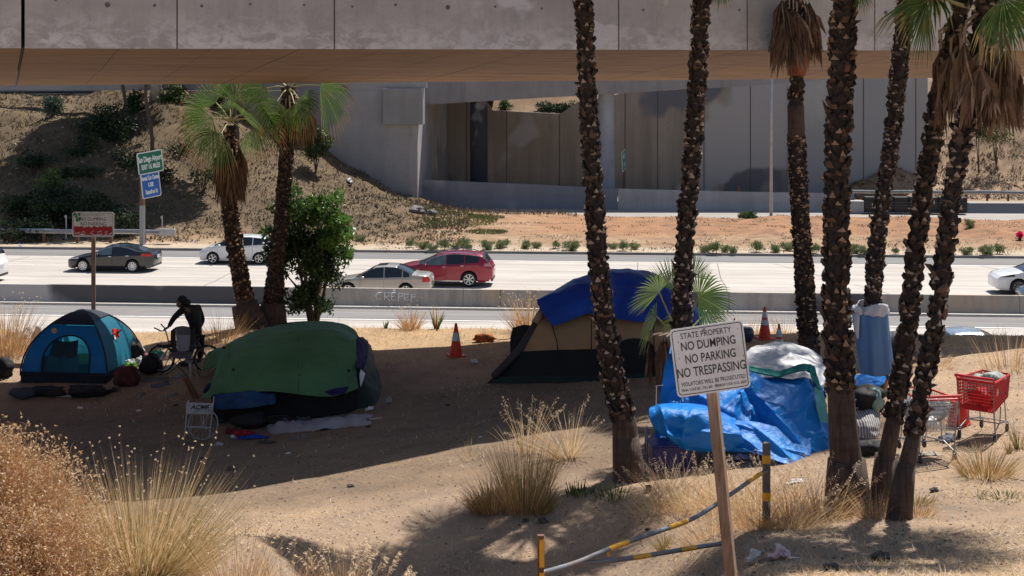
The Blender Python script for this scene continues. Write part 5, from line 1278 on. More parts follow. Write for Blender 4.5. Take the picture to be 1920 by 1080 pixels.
# --- state property sign, leaning, close to the camera
b = GX(1376, 10.2); top = P(1326, 640, 10.5); sN = T('property_sign', 'leaning white property sign lettered NO DUMPING, in front of the blue tarp shelter', 'sign', b)
m = MB(); d = (top-b).normalized(); L = (top-b).length
A = Matrix.Translation(b-d*.3) @ d.to_track_quat('Z', 'Y').to_matrix().to_4x4() @ Matrix.Rotation(R(38), 4, 'Z')
hw = .042; L -= .25; m.add([A@Vector(q) for q in ((-hw,-hw,0),(hw,-hw,0),(hw,hw,0),(-hw,hw,0),(-hw,-hw,L+.25),(hw,-hw,L+.25),(hw,hw,L+.25),(-hw,hw,L+.25))], [(0,3,2,1),(4,5,6,7),(0,1,5,4),(1,2,6,5),(2,3,7,6),(3,0,4,7)])
m.build('post', M_wood4, sN, bevel=.004)
def rrect(w, h, r_, z, M):
    out = []
    for sx_, sy_, a0 in ((1,1,0),(-1,1,90),(-1,-1,180),(1,-1,270)):
        for q in range(6):
            a = R(a0+q*18); out.append(M@Vector((sx_*(w/2-r_)+r_*math.cos(a), sy_*(h/2-r_)+r_*math.sin(a), z)))
    return out
def plate(mb, w, h, r_, z0, z1, M):
    a, b_ = rrect(w, h, r_, z1, M), rrect(w, h, r_, z0, M); n = len(a)
    mb.add(a+b_, [tuple(range(n)), tuple(range(2*n-1, n-1, -1))]+[(i, i+n, (i+1)%n+n, (i+1)%n) for i in range(n)])
def ring(mb, w, h, r_, t_, z, M):
    a, b_ = rrect(w, h, r_, z, M), rrect(w-2*t_, h-2*t_, max(.005, r_-t_), z, M); n = len(a)
    mb.add(a+b_, [(i, (i+1)%n, (i+1)%n+n, i+n) for i in range(n)])
c = P(1331.5, 672.5, 10.25); Msn = Matrix.Translation(c) @ Matrix.Rotation(R(4), 4, 'Z') @ Matrix.Rotation(-R(7.3), 4, 'Y') @ Matrix.Rotation(R(90), 4, 'X')
w_, h_ = .600, .548
M_sgn = plain('sign_white', (.80,.82,.86), .45, var=.06, sc=5, grime=(.62,.62,.62)); M_blk = plain('sign_black', (.02,.02,.025), .5)
m = MB(); plate(m, w_, h_, .035, -.004, 0, Msn); pn = m.build('panel', M_sgn, sN)
m = MB(); ring(m, w_-.028, h_-.028, .028, .006, .0015, Msn); m.build('border', M_blk, pn)
def lines(parent, M, rows, mat):
    for s, ty, sz, sx_, of in rows:
        text(s, sz, mat, 'lettering', parent, WM[parent.name].inverted() @ M @ Matrix.Translation((of[0] if isinstance(of, tuple) else 0, ty, .0015)), sx=sx_, off=of[1] if isinstance(of, tuple) else of, ext=.0006)
lines(pn, Msn, [('STATE PROPERTY', .207, .066, .80, (-.01,.0)), ('NO DUMPING', .122, .098, .72, (.0,.0008)), ('NO PARKING', .017, .098, .70, (.005,.0008)), ('NO TRESPASSING', -.088, .105, .68, (.0,.0008)),
                ('VIOLATORS WILL BE PROSECUTED', -.178, .048, .70, (.005,.0)), ('PENAL CODE SEC. 374.3, 602', -.224, .030, .66, (-.135,0.)), ('VEHICLE CODE 23112, 22659', -.224, .030, .66, (.145,0.))], M_blk)
m = MB()
for x, y in ((-.02, .235), (.022, -.222)): m.lathe([(.0,.008),(.008,.007),(.013,.001)], 12, (0,0,0), Msn@Matrix.Translation((x,y,0)))
m.build('bolt', M_grey, pn)
m = MB(); rr = random.Random(4)
for x, y in ((-.24,.16),(.25,.20),(-.25,.03),(.27,-.02)):
    x, y = x, y; m.add([Msn@Vector((x+a_, y+b_, .0012)) for a_, b_ in ((0,0),(.004,-.002),(.005,.012),(.001,.014))], [(0,1,2,3)])
m.build('scratch', M_blk, pn)
# --- graffitied property sign behind the blue tent
Y = 31.6; b = GX(171, Y); s2 = T('property_sign', 'white property sign sprayed red and green, on a post behind the blue tent', 'sign', b)
m = MB(); zt = P(175, 442, Y).z; m.box(((b.x+P(175,440,Y).x)/2, Y+.09, (b.z+zt)/2+.1), (.10,.09,zt-b.z+.35), .25); m.build('post', M_wood4, s2)
c = P(174.5, 421, Y); Ms2 = Matrix.Translation(c) @ Matrix.Rotation(R(-2), 4, 'Z') @ Matrix.Rotation(R(90), 4, 'X') @ Matrix.Scale(31.6/29, 4); w_, h_ = .955, .565
m = MB(); plate(m, w_, h_, .05, -.01, 0, Ms2); pn = m.build('panel', M_sgn, s2)
m = MB(); ring(m, w_-.04, h_-.04, .04, .008, .002, Ms2); m.build('border', M_blk, pn)
lines(pn, Ms2, [('STATE PROPERTY', .207, .072, .95, -.001), ('NO DUMPING', .118, .112, .86, 0.), ('NO PARKING', .012, .112, .86, 0.), ('NO TRESPASSING', -.088, .098, .95, (.02, -.001))], M_blk)
M_spr = plain('red_spray_paint', (.42,.008,.015), .5, var=.25, sc=30); M_spg = plain('green_spray_paint', (.02,.20,.11), .6)
m = MB(); rr = random.Random(8); n = 60; pts_t, pts_b = [], []
for i in range(n+1):
    x = -w_/2+.04+(w_-.08)*i/n; pts_t.append(Ms2@Vector((x, -.055+.035*noise.noise(Vector((x*14,0,0)))+rr.uniform(-.018,.02)+.03*abs(x), .0032))); pts_b.append(Ms2@Vector((x, -h_/2+.045+max(0,.05*noise.noise(Vector((x*6,3,0)))), .0032)))
m.grid([pts_t, pts_b]); m.build('red_spray', M_spr, pn)
m = MB()
for i in range(16):
    x, y = rr.gauss(-.37,.045), rr.gauss(.17,.05); r_ = rr.uniform(.015,.05); k0 = [Ms2@Vector((x+r_*rr.uniform(.5,1.2)*math.cos(a*.785), y+r_*rr.uniform(.4,1.1)*math.sin(a*.785), .0036+.0001*i)) for a in range(8)]; m.add(k0, [tuple(range(8))])
m.build('green_spray', M_spg, pn)
m = MB()
for q in ([(-.42,-.20),(-.30,-.185)], [(-.22,-.15),(-.26,-.19),(-.22,-.23),(-.18,-.19),(-.22,-.15)], [(.02,-.14),(-.06,-.19),(.03,-.23)], [(.20,-.15),(.10,-.17),(.11,-.225),(.2,-.22),(.19,-.19)], [(.34,-.155),(.26,-.17),(.34,-.20),(.26,-.235)], [(.44,-.17),(.37,-.235)]):
    m.tube([Ms2@Vector((x, y, .006)) for x, y in q], .011, 5)
m.build('white_scrawl', M_wht, pn)
m = MB(); m.lathe([(0,.014),(.018,.01),(.02,0)], 10, (0,0,0), Ms2@Matrix.Translation((-.2,-.19,.003))); m.build('bolt', M_black, pn)

# --- blue dome tent
bt = G(128, 716, 15); Yb = bt.y+.95; ctr = gp((155-960)/F*Yb, Yb); tz = T('dome_tent', 'small bright blue dome tent with an open arched door, at the left', 'tent', ctr, -.10)
A_, Hh = 1.0, 1.33
M_tb = fabric('blue_tent_cloth', (.008,.20,.52), .5, .35, .12, 5, .1); M_tc = fabric('cyan_tent_cloth', (.03,.24,.36), .5, .45, .12, 5, .12); M_tn = fabric('navy_fly', (.012,.016,.035), .6, .05, .2, 6)
M_ti = fabric('teal_inner_cloth', (.012,.09,.15), .7, .15, .3, 6, .25)
def dome(side, u, h, s_=0.0):
    a = A_*(1-h**2.1)**(1/1.55)+.0; a = max(a, .0); bul = .05*math.sin(math.pi*min(1,h*1.1))*(1-abs(u)**2)*-1
    x, y = u*a, -(a+s_+bul)
    z = h*Hh
    q = side*math.pi/2
    return Vector((x*math.cos(q)-y*math.sin(q), x*math.sin(q)+y*math.cos(q), z))
def inarch(u, h, g0=0.0): 
    t = (h-.03)/.62; 
    if t < 0 or t > 1: return False
    half = .56*(1-max(0, (t-.35)/.65)**2.4)**.5; return abs(u*(1-h**2.1)**.6-.03) < half-g0
NU, NH = 44, 40
for side, mat, nm in ((0, M_tb, 'front_panel'), (1, M_tc, 'side_panel'), (2, M_tc, 'back_panel'), (3, M_tb, 'side_panel')):
    m = MB()
    for i in range(NH):
        for j in range(NU):
            h0, h1 = i/NH, (i+1)/NH; u0, u1 = -1+2*j/NU, -1+2*(j+1)/NU; um, hm = (u0+u1)/2, (h0+h1)/2
            if side == 0 and inarch(um, hm): continue
            if hm > .80 and side in (0,): continue
            m.add([dome(side,u0,h0), dome(side,u1,h0), dome(side,u1,h1), dome(side,u0,h1)], [(0,1,2,3)])
    m.build(nm, mat, tz, smooth=True, local=True)
m = MB()
for side in range(4):
    if side != 2: m.grid([[dome(side, -1.02+2.04*j/12, h, .025)+Vector((0,0,.015)) for j in range(13)] for h in (.80 if side == 0 else .86,.86,.92,.97,1.0)])
m.build('fly_cap', M_tn, tz, smooth=True, local=True)
for side in range(4):
    m = MB(); m.tube([dome(side, 1.02, q/24)*1.01 for q in range(25)], .018, 6); m.build('pole_sleeve', M_tn, tz, local=True)
m = MB(); arc = []
for i in range(41):
    t = i/40; 
    hh = .03+.62*math.sin(math.pi*t)**.6 if 0 < t < 1 else .03
    tt = (hh-.03)/.62; half = .56*(1-max(0, (tt-.35)/.65)**2.4)**.5; sgn = -1 if t < .5 else 1
    u = (sgn*half+.03)/max(.2, (1-hh**2.1)**.6); arc.append(dome(0, u, hh, .012))
m.tube(arc, .02, 6); m.build('door_trim', M_tn, tz, local=True)
m = MB()                                            # lower inner door cloth and dark mesh above, leaving the right part open
m.grid([[dome(0, -.62+.98*(j/14)*(1-.12*h), h, -.04)+Vector((0,.02*math.sin(j*1.3),0)) for j in range(15)] for h in [.02+.30*q/8 for q in range(9)]]); m.build('inner_door', M_ti, tz, smooth=True, local=True)
m = MB(); m.grid([[dome(0, -.44+.72*(j/10), h-.03*math.sin(math.pi*j/10), -.03) for j in range(11)] for h in [.32+.26*q/8 for q in range(9)]]); m.build('door_mesh', fabric('dark_tent_mesh', (.012,.04,.055), .8, .1, .4, 20), tz, smooth=True, local=True)
m = MB()
for side in range(4): m.grid([[dome(side, -1+2*j/10, 0, .02)+Vector((0,0,z)) for j in range(11)] for z in (-.25,.0,.09)])
m.add([(-1.05,-1.05,.02),(1.05,-1.05,.02),(1.05,1.05,.02),(-1.05,1.05,.02)], [(0,1,2,3)]); m.build('floor_tub', M_tn, tz, local=True)
m = MB(); m.lathe([(0,.02),(.05,.015),(.07,0)], 12, (0,0,0), Matrix.Translation(dome(0,-.62,.72,.02))@Matrix.Rotation(R(70),4,'X')); m.build('patch', plain('tan_patch', (.4,.3,.18)), tz, local=True)

# --- bags and clutter round the blue tent
M_bagk = fabric('black_bag_cloth', (.016,.016,.018), .7, 0, .6, 8); M_bagm = fabric('maroon_stripe_cloth', (.07,.02,.022), .8, 0, .6, 8, .6, sc=9)
blobby(G(238,722,15), (.30,.26,.24), M_bagm, 'duffel_bag', 'dark striped duffel bag on the ground right of the blue tent', 'bag', 2, .35)
blobby(G(283,700,15), (.24,.2,.27), M_bagk, 'backpack', 'black backpack between the duffel bag and the bicycle wheel', 'bag', 3, .35)
blobby(G(232,690,15)+Vector((0,.8,0)), (.24,.2,.25), M_bagk, 'black_sack', 'black sack by the right corner of the blue tent', 'bag', 4, .4)
blobby(G(88,742,12), (.42,.2,.13), M_bagk, 'black_bundle', 'flat black bundle in front of the blue tent door, left', 'bag', 5, .5)
blobby(G(165,742,12), (.45,.2,.14), M_bagk, 'black_bundle', 'flat black bundle in front of the blue tent door, right', 'bag', 6, .5)
blobby(G(10,705,12), (.2,.2,.24), M_bagk, 'black_bag', 'tall black bag at the left edge beside the blue tent', 'bag', 7, .4)
blobby(G(45,745,12), (.3,.2,.12), fabric('slate_cloth', (.05,.06,.08), .8, 0), 'bundle', 'slate grey bundle left of the black bundles', 'bag', 8, .5)
def cloth(px, py, sx, sy, h, mat, name, label, cat='clothing', seed=1, rz=0, y0=12, amp=.5):
    c = G(px, py, y0); Rm = Matrix.Rotation(rz, 3, 'Z')
    rows = []
    for j in range(5):
        r_ = []
        for i in range(6):
            q = Rm@Vector((sx*(i/5-.5), sy*(j/4-.5), 0)); e = min(i, 5-i, j, 4-j); p = c+q; p.z = g(p.x, p.y)+.012+(h*(.55+.45*noise.noise(p*5)) if e >= 1 else .0)
            r_.append(p)
        rows.append(r_)
    m = MB(); m.grid(add_creases(patch(rows, 26, 34, h*amp, 2.4/max(sx,.2), seed), 16, min(.045, h*.35), seed, .035)); return setp(m.build(name, mat, loc=c, smooth=True, solid=.008), label, cat)
cloth(252,682,.5,.35,.16, fabric('white_cloth', (.6,.6,.58), .8), 'clothes', 'crumpled white shirt on the clothes pile by the bicycle', seed=2)
cloth(246,687,.3,.2,.10, fabric('lime_cloth', (.2,.5,.06), .8), 'clothes', 'lime green cloth on the clothes pile by the bicycle', seed=3)
cloth(292,672,.36,.3,.16, fabric('teal_cloth', (.02,.25,.2), .8), 'clothes', 'teal cloth behind the bicycle front wheel', seed=4)
cloth(240,668,.5,.4,.16, fabric('striped_cloth', (.25,.2,.2), .8, var=.9, sc=9), 'clothes', 'striped dark clothing at the back of the pile', seed=5)
cloth(292,712,.55,.25,.03, fabric('grey_rag', (.14,.15,.16), .8), 'rag', 'flat grey rag under the bicycle', 'rag', 6)
cloth(334,706,.25,.15,.04, fabric('pale_rag', (.25,.32,.34), .8), 'rag', 'pale bluish rag in front of the camp chair', 'rag', 7)
cloth(125,742,.62,.14,.012, M_paper, 'cardboard', 'flat pale cardboard lying before the blue tent', 'cardboard', 8)
c = G(256,672,15)+Vector((0,.3,.17)); m = MB(); m.box(c, (.16,.62,.10), 0, M=Matrix.Rotation(.75,4,'Y')@Matrix.Rotation(.9,4,'Z')); o = setp(m.build('box', plain('maroon_box', (.2,.02,.04), .5), loc=c, bevel=.004), 'long maroon and white cardboard box leaning on the clothes pile', 'box')
c2 = c+Vector((.0,-.0,.056)); m = MB(); m.box(c+Matrix.Rotation(.75,3,'Y')@Vector((.0,0,.052)), (.15,.2,.003), 0, M=Matrix.Rotation(.75,4,'Y')@Matrix.Rotation(.9,4,'Z')); m.build('white_label', M_paper, o)
cr = gp(P(214,640,30.2).x, 30.2); t = T('red_jacket', 'red and white jacket hung on a stick behind the blue tent', 'jacket', cr)
m = MB(); m.tube([cr, P(215,628,30.2), P(228,618,30.1)], .02, 6); m.build('stick', M_pole, t)
m = MB(); m.grid(patch(PR([[(203,622,30.2),(212,616,30.1),(222,617,30.2)],[(205,630,30.3),(213,628,29.95),(223,628,30.2)],[(207,642,30.3),(214,642,30.1),(223,638,30.25)]]), 14, 14, .05, 6, 3)); m.build('red_cloth', fabric('red_cloth', (.6,.01,.01), .7, .2), t, solid=.01)
m = MB(); m.grid(patch(PR([[(207,627,30.0),(213,626,29.9),(217,630,30.0)],[(209,634,30.0),(214,634,29.9),(218,636,30.0)],[(211,640,30.0),(215,641,29.95),(219,641,30.05)]]), 8, 8, .02, 6, 4)); m.build('white_lining', M_wht, t)
cloth(52,632,1.1,.5,.32, fabric('white_sheet', (.66,.62,.6), .8, .2), 'white_sheet', 'white crumpled sheet among dry weeds behind the blue tent', 'sheet', 9, y0=20)
cloth(10,655,.5,.3,.12, fabric('white_rag', (.6,.58,.55), .8), 'white_rag', 'small white rag on the ground at the left edge', 'rag', 10, y0=20)

for i, (px, py, sx, sy, h, col, lab) in enumerate(((262,700,.3,.2,.08,(.3,.28,.26),'pale rag at the foot of the black backpack'),(300,722,.4,.2,.03,(.10,.11,.13),'dark flat cloth under the camp chair'),
        (205,735,.35,.2,.06,(.05,.05,.06),'dark rag before the right corner of the blue tent'),(262,742,.25,.12,.03,(.2,.16,.13),'brownish scrap of cloth on open dirt right of the blue tent'),(232,655,.4,.25,.10,(.35,.33,.32),'light cloth behind the clothes pile'),
        (415,790,.3,.2,.12,(.03,.03,.04),'black cloth behind the white folding stand'),(500,830,.4,.2,.05,(.05,.05,.055),'dark cloth below the grey bedsheet'),(410,835,.18,.1,.05,(.4,.42,.45),'pale crumpled bag beside the loose wheel'),
        (560,822,.35,.2,.08,(.2,.17,.16),'brown-grey cloth at the lower edge of the bedsheet'),(322,742,.3,.12,.02,(.18,.19,.2),'grey flattened scrap left of the wooden board'))):
    cloth(px, py, sx, sy, h, fabric('rag_cloth', col, .8, 0, .6, 8, .3), 'rag', lab, 'rag', 60+i, .4*i)
for i, (px, py, r_) in enumerate(((150,765,.05),(330,760,.04),(470,850,.05),(540,850,.035),(690,800,.04),(770,790,.035),(260,770,.04),(840,760,.035),(1000,760,.035),(900,820,.03),(380,860,.04),(1110,735,.03))):
    scrap(px, py, r_*2.6, r_*2, r_*.5, (M_paper, M_bagk, plain('brown_scrap', (.2,.12,.07)))[i % 3], 'scrap', ['white scrap in front of the black bundles','black scrap left of the white folding stand','brown scrap below the red cloth','white scrap below the grey bedsheet','black scrap right of the green tent foot','brown scrap on shaded dirt between the tents','white scrap on the shaded dirt below the blue tent','black scrap on shaded dirt between the green and tan tents','brown scrap in front of the tan tent','white scrap above the curved dry weed','black scrap low in the bridge shadow','brown scrap near the leaning palm trunk'][i], 'litter', 80+i, 12)
# --- bicycle
YB = G(345,697,15).y; bk = T('bicycle', 'dark bicycle standing between the person and the camp chair', 'bicycle', gp(P(345,690,YB).x, YB))
zb = g(P(345,690,YB).x, YB); rW = .30
def wheelb(x, Yc, nm, parent):
    m = MB(); m.tube([(x+rW*math.cos(a*.2618), Yc, zb+rW+rW*math.sin(a*.2618)) for a in range(24)], .024, 6, closed=True); w = m.build(nm, M_tyre, parent, smooth=True)
    m = MB(); m.tube([(x+rW*.9*math.cos(a*.2618), Yc, zb+rW+rW*.9*math.sin(a*.2618)) for a in range(24)], .012, 5, closed=True)
    for a in range(14): m.tube([(x, Yc, zb+rW), (x+rW*.9*math.cos(a*.449), Yc, zb+rW+rW*.9*math.sin(a*.449))], .003, 3)
    m.tube([(x, Yc-.04, zb+rW), (x, Yc+.04, zb+rW)], .025, 8); m.build('rim', M_alu, w)
x1, x2 = P(302,690,YB).x, P(389,690,YB).x
wheelb(x1, YB, 'wheel', bk); wheelb(x2, YB, 'wheel', bk)
H1 = Vector((x1+.15, YB, zb+.78)); BB = Vector((x2-.42, YB, zb+.28)); ST = Vector((x2-.22, YB, zb+.70)); AX = Vector((x2, YB, zb+rW))
m = MB()
for a, b_ in ((H1+Vector((.02,0,-.08)),ST+Vector((-.02,0,-.05))),(H1+Vector((.03,0,-.16)),BB),(BB,ST+Vector((.02,0,.05))),(BB,AX),(ST,AX)): m.tube([a, b_], .018, 8)
m.build('frame', plain('dark_bike_paint', (.03,.03,.05), .3), bk)
m = MB(); m.tube([(x1, YB, zb+rW), H1+Vector((.04,0,-.22)), H1, H1+Vector((-.05,0,.18))], .018, 8); m.build('fork', M_alu, bk)
m = MB(); hb = H1+Vector((-.05,0,.18)); m.tube([hb+Vector((-.18,-.28,.10)), hb+Vector((-.05,-.16,.0)), hb, hb+Vector((-.05,.16,.0)), hb+Vector((-.18,.28,.08))], .015, 8); m.build('handlebar', M_pole, bk)
m = MB(); m.ball(ST+Vector((.04,0,.12)), (.15,.07,.04)); m.build('saddle', M_black, bk, smooth=True)
m = MB(); m.lathe([(.10,-.01),(.10,.01),(.02,.015)], 18, BB, Matrix.Rotation(R(90),4,'X')); m.tube([BB+Vector((0,-.05,0)), BB+Vector((.08,-.06,-.14)), BB+Vector((.08,-.14,-.14))], .012, 6); m.build('crank', M_grey, bk)
# --- camp chair
YC = YB-.55; zc_ = g(P(340,705,YC).x, YC); PC = lambda a, b_, dy=0: P(a, b_, YC+dy)
cc = T('camp_chair', 'grey folding camp chair facing the camera, in front of the bicycle', 'chair', gp(P(340,705,YC).x, YC))
M_cg = fabric('grey_canvas', (.12,.125,.15), .8, .1, .2); M_cl = fabric('pale_grey_canvas', (.27,.28,.32), .8, .1, .2); M_cd = fabric('dark_canvas', (.035,.03,.035), .8, 0)
m = MB(); m.grid(patch([[PC(330,613,.3),PC(342,611,.33),PC(355,613,.3)],[PC(330,628,.28),PC(343,628,.34),PC(357,628,.28)]], 6, 8, 0)); m.build('headrest', M_cg, cc)
m = MB(); m.grid(patch([[PC(330,628,.28),PC(343,628,.33),PC(357,628,.28)],[PC(331,645,.2),PC(343,646,.26),PC(356,645,.2)],[PC(333,657,.12),PC(343,659,.16),PC(354,657,.12)]], 8, 8, 0)); m.build('back_panel', M_cl, cc)
for a, b_, c1, c2 in ((320,330,322,333),(357,366,354,362)):
    m = MB(); m.grid(patch([[PC(a,620,.32),PC(b_,613,.30)],[PC(a,640,.26),PC((b_+b_)/2,640,.22)],[PC(c1,662,.12),PC(c2,659,.12)]], 8, 4, 0)); m.build('side_panel', M_cd, cc)
m = MB(); m.grid(patch([[PC(325,660,.13),PC(343,659,.15),PC(360,660,.13)],[PC(318,664,-.1),PC(340,668,-.08),PC(358,665,-.1)],[PC(316,668,-.25),PC(338,673,-.25),PC(355,669,-.25)]], 8, 8, .01, 4)); m.build('seat', M_cg, cc, solid=.01)
m = MB()
for a, b_ in (((316,669,-.25),(352,706,.15)),((355,670,-.25),(312,702,.15)),((322,662,.2),(300,704,-.25)),((360,662,.2),(375,706,-.25)),((300,704,-.25),(340,672,-.2)),((366,706,-.25),(335,672,-.2)),((322,622,.33),(318,664,.1)),((365,622,.33),(368,664,.1))):
    m.tube([PC(*a), PC(*b_)], .010, 6)
m.build('leg_frame', M_pole, cc)
for q in (((296,648,-.2),(318,648,.2)),((357,650,-.2),(372,648,.2))):
    m = MB(); a, b_ = PC(*q[0]), PC(*q[1]); m.tube([a, a.lerp(b_,.5)+Vector((0,0,-.02)), b_], .035, 8); m.build('armrest', M_cd, cc)
m = MB(); q = PC(357,730,-.35); q.z = g(q.x, q.y); m.tube([q, q+Vector((0,0,.52))], .022, 8); m.tube([q+Vector((0,0,.42)), q+Vector((0,0,.5))], .035, 8); setp(m.build('metal_pole', M_alu, loc=q), 'short upright silver pole in front of the camp chair', 'pole')
# --- person
def skinned(name, pts, edges, rad, mat, parent, sub=2, root=0):
    me = bpy.data.meshes.new(name); I = WM[parent.name].inverted(); me.from_pydata([tuple(I@Vector(p)) for p in pts], edges, [])
    o = bpy.data.objects.new(name, me); COL.objects.link(o); o.modifiers.new('s', 'SKIN')
    for i, v in enumerate(me.skin_vertices[0].data):
        r_ = rad[i]; v.radius = r_ if isinstance(r_, tuple) else (r_, r_); v.use_root = (i == root)
    ss_ = o.modifiers.new('u', 'SUBSURF'); ss_.levels = sub; ss_.render_levels = sub
    o.data.materials.append(mat)
    e = o.evaluated_get(bpy.context.evaluated_depsgraph_get()); m2 = bpy.data.meshes.new_from_object(e); m2.name = name
    bpy.data.objects.remove(o); bpy.data.meshes.remove(me); m2.materials.clear(); m2.materials.append(mat)
    m2.polygons.foreach_set('use_smooth', [True]*len(m2.polygons))
    o = bpy.data.objects.new(name, m2); COL.objects.link(o); o.parent = parent; WM[o.name] = WM[parent.name]; return o
YP = YB+.42; pp = lambda a, b_, dy=0: P(a, b_, YP+dy)
zf = g(P(362,690,YP).x, YP); fa = P(351,690,YP-.05); fa.z = zf+.05; fb = P(375,690,YP+.15); fb.z = zf+.05
ps = T('person', 'person in black hooded clothes bending over the bicycle with bowed head', 'person', gp(P(362,690,YP).x, YP))
M_skin = plain('skin', (.16,.09,.06), .6); M_hood = fabric('black_hoodie', (.018,.017,.019), .85, 0, .4, 6); M_pant = fabric('black_trousers', (.012,.012,.014), .85, 0, .4, 6)
hand = pp(312,616,-.28); elb = pp(325,597,-.24); sh1 = pp(344,579,-.17); sh2 = pp(371,577,.17); el2 = pp(380,600,.2); ha2 = pp(374,618,.0)
bp = [pp(366,628), pp(367,608), pp(363,587), pp(352,575,-.05), pp(345,571,-.07), pp(338,567,-.09), pp(334,577,-.11),          # 0-6 spine, neck, head, chin
      sh1, elb, hand+Vector((.03,0,.02)), hand, sh2, el2, ha2,                                                             # 7-13
      pp(358,634,-.07), pp(355,660,-.1), fa+Vector((.02,0,.06)), fa+Vector((-.20,-.04,.0)), pp(374,634,.08), pp(376,660,.06), fb+Vector((0,0,.06)), fb+Vector((-.20,-.03,0))]
be = [(0,1),(1,2),(2,3),(3,4),(4,5),(5,6),(2,7),(7,8),(8,9),(9,10),(2,11),(11,12),(12,13),(0,14),(14,15),(15,16),(16,17),(0,18),(18,19),(19,20),(20,21)]
br_ = [.13,.12,.14,.065,.075,.095,.06,.065,.042,.028,.034,.065,.042,.03,.09,.062,.04,.035,.09,.062,.04,.035]
for i, (dx, dz, l) in enumerate(((-.05,.02,.07),(-.055,.0,.08),(-.052,-.02,.075),(-.045,-.04,.06),(.01,.05,.055))):
    k0 = len(bp); q = hand+Vector((dx*.5, -.03+.015*i, dz*.6)); bp += [q, q+Vector((-l*.4, -.01, -.02)), q+Vector((-l*.3, -.0, -.045))]; be += [(10,k0),(k0,k0+1),(k0+1,k0+2)]; br_ += [.010,.009,.007]
skinned('body', bp, be, br_, M_skin, ps, 1)
skinned('hoodie', [pp(366,636), pp(367,622), pp(367,606), pp(364,589), pp(354,577,-.03), sh1, elb, hand+Vector((.05,.0,.03)), sh2, el2, ha2+Vector((0,0,.04)), pp(347,571,-.06)],
        [(0,1),(1,2),(2,3),(3,4),(3,5),(5,6),(6,7),(3,8),(8,9),(9,10),(4,11)], [(.16,.14),(.17,.15),(.165,.15),(.19,.17),.13,.10,.068,.05,.10,.068,.05,.085], M_hood, ps, 2)
skinned('trousers', [pp(366,624), pp(357,634,-.08), pp(354,658,-.1), fa+Vector((.02,0,.08)), pp(375,634,.08), pp(376,658,.06), fb+Vector((0,0,.08))],
        [(0,1),(1,2),(2,3),(0,4),(4,5),(5,6)], [.16,.12,.09,.07,.12,.09,.07], M_pant, ps, 2)
m = MB(); hc = pp(341,565,-.08); m.ball(hc+Vector((.01,0,.012)), (.122,.115,.13), 18, 12); m.ball(hc+Vector((.09,.03,-.04)), (.11,.12,.09), 14, 8); m.build('hood', M_hood, ps, smooth=True)
m = MB(); m.ball(hc+Vector((-.045,-.06,-.05)), (.07,.06,.085), 12, 8); m.ball(hc+Vector((-.095,-.09,-.07)), (.018,.016,.022), 8, 6); m.build('face', M_skin, ps, smooth=True)
m = MB(); m.box(hc+Vector((-.085,-.105,-.055)), (.03,.02,.012)); m.box(hc+Vector((.0,-.12,-.04)), (.05,.012,.014), M=Matrix.Rotation(-.6,4,'Y')); m.build('pale_face_highlights', plain('face_highlight', (.35,.33,.32), .7), ps)  # pale bars paint the light catching on the face
for f_ in (fa, fb):
    m = MB(); m.ball(f_+Vector((-.07,-.02,-.01)), (.15,.055,.055), 12, 8); m.build('shoe', M_black, ps, smooth=True)

# --- green tarpaulin tent
y0 = G(560,790,14).y; dY = y0-22.9
def Q(rows, off=0): return [[P(a, b_, c_+dY+off) for a, b_, c_ in r_] for r_ in rows]
tg = T('tarp_tent', 'long low tent covered by a dark green tarpaulin, left of center', 'tent', gp(P(560,780,y0).x, y0+1))
M_gt = fabric('green_tarpaulin', (.085,.205,.09), .62, .15, .45, 3, .18, sc=1.1)
gfront = [[(424,646,24.6),(452,632,24.8),(505,613,25.1),(570,603,25.3),(632,606,25.2),(664,618,24.9),(674,634,24.6)],
          [(412,672,24.0),(445,655,24.1),(500,638,24.1),(570,628,24.2),(630,630,24.2),(660,645,24.1),(673,658,24.1)],
          [(399,712,23.5),(440,700,23.3),(500,690,23.1),(570,686,23.1),(628,690,23.2),(657,695,23.4),(668,700,23.6)],
          [(377,748,23.2),(425,738,22.9),(500,734,22.7),(560,739,22.7),(610,744,22.8),(645,738,22.9),(672,727,23.1)]]
m = MB(); m.grid(add_creases(patch(Q(gfront), 70, 110, .035, 1.2, 4), 7, .03, 9, .03, ((.15,.1,.75,.02,.06,.03),(.62,.45,.95,.9,.05,.02),(.2,.85,.8,.93,.05,.03),(.0,.05,.5,.12,-.06,.03)))); m.build('green_tarpaulin', M_gt, tg, smooth=True, solid=.008)
gback = [gfront[0], [(a, b_+8, 26.0) for a, b_, c_ in gfront[0]], [(a, 700, 26.9) for a, b_, c_ in gfront[0]]]
m = MB(); m.grid(patch(Q(gback), 16, 30, .03, 1.1, 5)); m.build('rear_tarpaulin', M_gt, tg, smooth=True)
gw = [[(458,632,24.9),(420,648,25.6),(392,660,25.9)],[(440,650,24.5),(412,665,25.0),(384,672,25.6)],[(424,672,24.3),(402,688,24.9),(380,695,25.3)]]
m = MB(); m.grid(patch(Q(gw), 14, 14, .04, 2, 6)); m.build('side_flap', M_gt, tg, smooth=True, solid=.008)
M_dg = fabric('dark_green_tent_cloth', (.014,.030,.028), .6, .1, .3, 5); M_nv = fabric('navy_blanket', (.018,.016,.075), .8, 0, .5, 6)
end = [[(672,632,24.7),(682,634,25.2),(694,648,26.2),(690,650,26.9)],[(668,665,24.2),(690,672,24.6),(703,684,25.6),(700,690,26.6)],[(664,715,23.6),(690,715,23.8),(718,722,25.0),(716,730,26.0)],[(650,775,23.3),(700,777,23.4),(730,772,24.3),(728,760,25.4)]]
m = MB(); m.grid(patch(Q(end, .03), 26, 24, .05, 2, 7)); m.build('end_panel', M_dg, tg, smooth=True, solid=.006)
